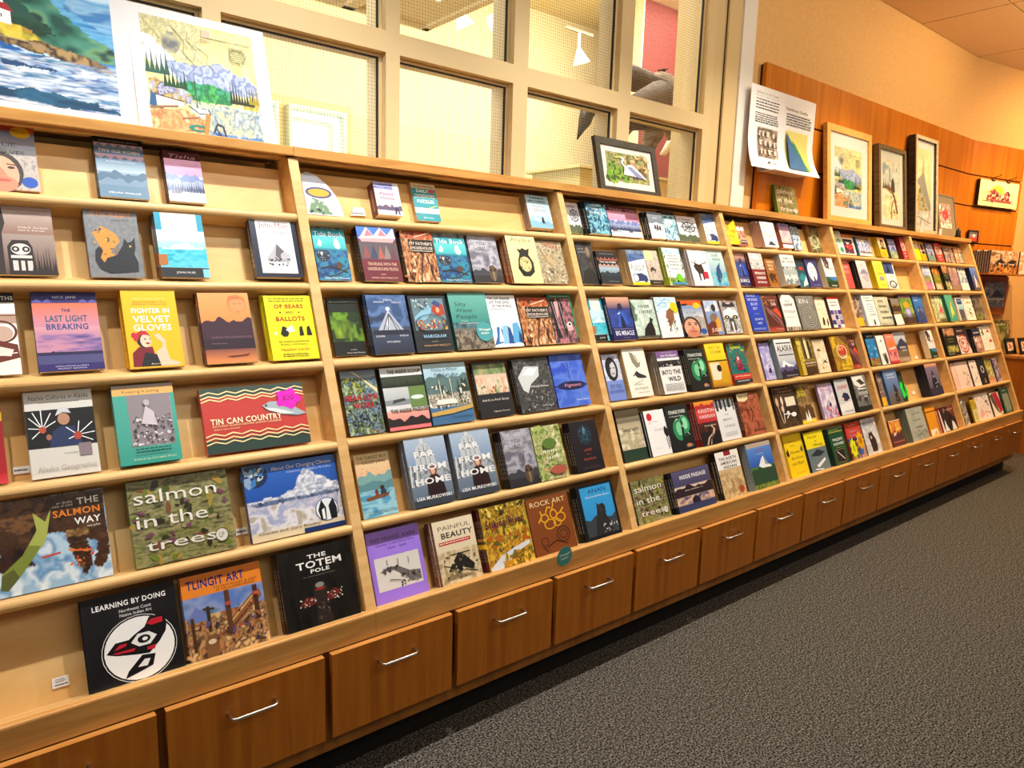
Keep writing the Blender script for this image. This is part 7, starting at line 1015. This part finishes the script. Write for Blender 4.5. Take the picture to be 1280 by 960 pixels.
link('sheet', ink_mesh('sheet', V2, F2, C+[hexc('e8e6e4')]*len(back)), INK_MATT, t)
MB().box(.16, .56, -.012, -.006, -.02, .105).box(.16, .56, -.012, .05, -.02, -.015).link('clear_bracket', mat('acrylic_clear', 'd8d0cc', .15, .6), t)
# ------------------------------------------------------------------ right-hand wall: hung prints and rack
ROTF = -TA
def on_facet(tt, off, z): x_, y_ = facet(tt, off); return (x_, y_, z)
cp = thing('canoe_picture', 'cream picture of red paddlers before a yellow mountain, hung on wall hooks', 'picture', on_facet(.125, .085, 2.288), (math.radians(90), 0, ROTF))
art_panel('canvas', .665, .235, 'g f0e2a8 f2e8b8;N 5 3 4 e8d898,f6eec8;p d8c040 .2,.5 .34,.76 .46,.86 .56,.78 .66,.5;p e0d078 .1,.5 .3,.62 .5,.56 .8,.56 .9,.5;s 60 5 .03 b03a44,8a2c34,4a2028,d88a84 .22 .24 .8 .58;p a84a50 .2,.24 .8,.2 .88,.3 .7,.27 .3,.3;l 5a3a34 .006 .1,.2 .92,.2', INK_MATT, cp, (0, 0, 0), 60, 30, .03, '241810')
m = MB()
for q in (.18, .44): m.box(q, q+.05, .228, .242, -.034, .006).tube([(q+.025, .235, -.03), (q+.035, .262, .0), (q+.05, .27, .03), (q+.06, .285, .05)], .004, 6)
m.link('hook', DARK, cp)
fp = thing('small_picture', 'little black framed picture with red lower half on the orange wall', 'picture', on_facet(.065, .075, 1.947), (math.radians(88), 0, ROTF))
MB().box(0, .165, 0, .012, -.012, 0).box(0, .165, .1, .112, -.012, 0).box(0, .014, .012, .1, -.012, 0).box(.151, .165, .012, .1, -.012, 0).box(.014, .151, .012, .1, -.011, -.006).link('frame', DARK, fp)
art_panel('artwork', .137, .088, 'g b83a3c 8a8a94;r 0 0 1 .34 c03438;e .6 .62 .16 .2 eeeef0;r .1 .74 .9 .9 5a5a64', INK_MATT, fp, (.014, .012, -.005), 4, 4, .0008)
# ledge on the slot with two stacks of large prints
lp = [on_facet(.05, .30, 0)[:2], on_facet(1.05, .30, 0)[:2], on_facet(1.05, .05, 0)[:2], on_facet(.05, .05, 0)[:2]]
tag(MB().prismz(lp, 1.655, 1.668).link('display_ledge', noisy('ledge_wood', 'a8681c', 'b87828', (8, 8, 8), 3, 3, .5)), 'narrow wooden ledge on the orange wall carrying two stacks of prints', 'ledge')
SCENE_A = 'g c89858 f0dcc0;n 6 6 5 e8c8a0,b87a44,f4e6d0,8a5a34 0 .4 1 1;p 2a2224 .2,.5 .36,.66 .5,.5 .6,.46 .4,.44;p 2a2224 .6,.5 .76,.62 .96,.58 .9,.44 .7,.44;n 10 5 5 d87a2c,5a3a2c,e8a04a,3a2a24 0 0 1 .4;s 30 4 .04 d86a24,e8b05c,3a2824 .1 .02 .95 .44'
def print_stack(t0, n, labels, ops, grp, wd):
    for j in range(n):
        o = .285-.0207*j
        p = thing('print', labels(j), 'print', on_facet(t0, o, 1.6685), (math.radians(90), 0, ROTF), grp)
        art_panel('sheet', wd, .205-.004*(j % 3), ops if j == 0 else 'g e8dccc e8dccc', INK_MATT, p, (0, 0, 0), 40 if j == 0 else 2, 24 if j == 0 else 2, .002)
        MB().box(0, wd, 0, .205-.004*(j % 3), -.018, -.0022).link('backing_board', mat('backing_grey', '4a4c52', .7), p)
ORD8 = ['', 'second', 'third', 'fourth', 'fifth', 'sixth', 'seventh', 'eighth']
print_stack(.08, 8, lambda j: 'print of orange shore and dark birds fronting the wall ledge stack' if j == 0 else ORD8[j]+' grey backed print behind the orange shore print', SCENE_A, 'landscape prints stacked on the wall ledge', .47)
print_stack(.575, 4, lambda j: 'pale print at the right edge, right of the orange shore print' if j == 0 else ORD8[j]+' grey backed print behind the pale right edge print', 'g e8c8a0 f0dcc8;n 5 5 5 e8c8a8,c8905c,f4e6d4', 'landscape prints at the right edge', .4)
wp = thing('wrapped_print', 'plastic wrapped blue grey print hung below the print ledge', 'print', on_facet(.45, .075, 1.345), (math.radians(90), 0, ROTF))
art_panel('sheet', .37, .245, 'g 4a5a70 8a8a90;n 6 7 5 3a4a6a,a8a8b0,5a6a84,c8c4c4;r 0 .3 1 .36 d8d8dc;p 3a3448 .3,.4 .6,.7 .9,.5 .9,.4', INK_GLOSS, wp, (0, 0, 0), 30, 20, .004)
MB().box(-.01, .38, -.01, .262, .0015, .0022).link('wrap', GLZ, wp)
# ------------------------------------------------------------------ counter beyond the bookcase with small things on it
COUNTER = noisy('counter_wood', 'a8641c', 'ba7426', (8, 8, 1), 3, 4, .42)
ct = thing('counter', 'wooden counter beyond the right end of the book display', 'counter', (8.4, 2.0, 0))
MB().prismz([(-.53, -.3), (.8, -.3), (.8, .25), (-.53, .47)], .0, .885).link('body', COUNTER, ct); MB().prismz([(-.55, -.32), (.82, -.32), (.82, .255), (-.55, .48)], .8855, .915).link('worktop', noisy('counter_top', 'b8803c', 'c88f4a', (2, 9, 9), 3, 3, .4), ct, bevel=.004)
def easel_frame(x, y, label, wd, ht, rot, ops):
    t = thing('framed_card', label, 'picture frame', (x, y, .9155+.014*math.sin(math.radians(16))), (math.radians(74), 0, rot), 'small black frames on the counter')
    b_ = .03; MB().box(0, wd, 0, b_, -.014, 0).box(0, wd, ht-b_, ht, -.014, 0).box(0, b_, b_, ht-b_, -.014, 0).box(wd-b_, wd, b_, ht-b_, -.014, 0).link('frame', DARK, t)
    art_panel('artwork', wd-2*b_, ht-2*b_, ops, INK_MATT, t, (b_, b_, -.009), 6, 6, .003)
CARD = 'g f0dcc0 f2e2cc;p c8605a .2,.2 .4,.5 .3,.7 .6,.8 .7,.4 .5,.3;s 8 4 .06 5a4a40,c86a5a .2 .2 .8 .8'
easel_frame(7.72+.16, 2.2, 'small black frame on the counter, nearest the bookcase', .2, .15, math.radians(-6), CARD)
easel_frame(8.0, 2.12, 'small black frame on the counter, second from the bookcase', .22, .16, math.radians(-6), CARD)
easel_frame(8.26, 2.1, 'small black frame on the counter at the right image edge', .24, .2, math.radians(-6), CARD)
gb = thing('book', 'large green and brown book standing on the counter', 'book', (7.98, 2.36, .916), (math.radians(80), 0, math.radians(-8)))
art_panel('cover', .34, .31, 'g 4a4a24 8a8a4a;n 6 6 6 3a4a1c,8a6a3a,b8a870,2a2c18,6a7a34;w .5 .86 .6 .05 d8d0a0', INK, gb, (0, 0, .018), 16, 16, .002, '3a3c20')
MB().box(.002, .337, .002, .308, .001, .0158).link('pages', PAPER, gb)
# ------------------------------------------------------------------ beyond the window: track lamps, mounted birds, driftwood, ledge
LAMPM = mat('lamp_white', 'f4f2ec', .4, emit=.9)
def track_lamp(x, y, z, dx, dz, label):
    t = thing('track_lamp', label, 'lamp', (x, y, z), (0, 0, 0), 'white track lamps in the far room')
    d = Vector((dx, -.05, dz)).normalized(); p = Vector((0, 0, 0))
    MB().tube([p, p+d*.03, p+d*.12], [.018, .032, .075], 14).link('shade', LAMPM, t)
    MB().tube([p, (0, 0, .05), (0, 0, .13)], .012, 8).link('stem', LAMPM, t)
    MB().box(-.16, .16, -.012, .012, .13, .15).link('track', mat('track_tan', 'b8a27a', .5), t)
track_lamp(3.25, 4.7, 3.47, .5, -.85, 'white track lamp under the far soffit edge, left of pair')
track_lamp(3.68, 4.7, 3.52, -.8, -.6, 'white track lamp under the far soffit edge, right of pair')
track_lamp(4.51, 4.7, 3.46, .3, -.95, 'white track lamp alone in the next pane to the right')
BROWN = noisy('bird_feathers', '2a2018', '4c3c2e', (3, 3, 9), 5, 4, .85, .4)
GREYB = noisy('driftwood_brown', '4a3c30', '7a6654', (2, 2, 12), 4, 5, .85, .5)
bt = thing('mounted_eagle', 'dark mounted bird lying along driftwood behind the right panes', 'mounted bird', (4.85, 4.0, 3.06))
MB().tube([(-.75, 0, -.03), (-.6, .0, .01), (-.42, 0, .025), (-.25, -.02, .015), (-.08, -.02, .0), (.08, -.02, -.01), (.2, -.02, .015)], [.03, .09, .1, .09, .07, .045, .03], 14, flat=.6).link('body', BROWN, bt, smooth=True)
MB().tube([(-.3, -.06, .05), (-.12, -.09, .0), (.06, -.09, -.05), (.17, -.08, -.07)], [.02, .06, .05, .01], 10, flat=.3).link('wing', BROWN, bt, smooth=True)
MB().tube([(.13, -.04, .0), (.19, -.05, -.02), (.225, -.05, .03)], [.03, .04, .012], 8, flat=.4).link('tail', mat('tail_white', 'b8b4ac', .8), bt, smooth=True)
MB().tube([(-.1, 0, -.06), (-.09, -.01, -.12)], [.018, .012], 8).link('foot', mat('foot_pale', 'b89a70', .6), bt, smooth=True)
dt = thing('driftwood_perch', 'gnarled brown driftwood perch beside the dark mounted bird', 'driftwood', (4.85, 4.14, 1.9))
MB().tube([(-.02, 0, 0), (0, 0, .4), (-.02, .0, .7), (.06, .02, .85), (.13, .03, 1.0), (.15, .04, 1.15), (.13, .04, 1.25), (.17, .04, 1.33), (.16, .04, 1.39)], [.1, .085, .055, .09, .11, .10, .12, .1, .05], 14).link('trunk', GREYB, dt, smooth=True)
MB().tube([(.06, 0, .85), (-.08, -.02, .91), (-.2, -.03, .9), (-.3, -.04, .84), (-.34, -.04, .77)], [.075, .06, .05, .035, .012], 10).link('branch', GREYB, dt, smooth=True)
MB().tube([(.04, -.02, .88), (-.03, -.04, .82), (-.07, -.05, .72)], [.05, .04, .012], 8).link('root', GREYB, dt, smooth=True)
MB().tube([(.2, .03, .95), (.27, .03, .9), (.3, .03, .82)], [.06, .04, .012], 8).link('root', GREYB, dt, smooth=True)
MB().tube([(.0, -.12, .66), (.05, -.12, .68), (.11, -.12, .75), (.13, -.12, .78)], [.008, .035, .045, .01], 8, flat=.5).link('carved_fish', mat('carved_fish_pale', 'eadcc0', .6), dt, smooth=True)
ht_ = thing('mounted_heron', 'dark bird head with long beak pointing down in middle pane', 'mounted bird', (3.6, 3.6, 2.62))
MB().tube([(.34, .02, .02), (.26, .02, .05), (.16, 0, .05), (.08, 0, .06), (-.01, 0, .05), (-.045, 0, .0)], [.06, .05, .04, .045, .06, .045], 12).link('neck', BROWN, ht_, smooth=True)
MB().tube([(-.03, 0, .04), (-.06, 0, -.05), (-.09, 0, -.1), (-.125, 0, -.175)], [.055, .045, .026, .004], 10).link('beak', mat('beak_dark', '2c241c', .5), ht_, smooth=True)
MB().tube([(.34, .02, .02), (.5, .03, .1), (.75, .05, .2), (1.0, .05, .2)], [.06, .13, .17, .06], 14).link('body', BROWN, ht_, smooth=True)
MB().tube([(.38, .03, .05), (.38, .03, 1.88)], .006, 6).link('hanging_wire', STEEL, ht_)
tag(MB().box(4.2, 5.5, 4.3, 4.9, 2.0, 2.40).box(4.15, 5.55, 4.26, 4.94, 2.40, 2.425).box(4.3, 5.4, 4.35, 4.85, 0, 2.0).link('display_plinth', mat('plinth_cream', 'e2d49c', .7), bevel=.004), 'cream plinth top seen low through the middle pane', 'plinth')
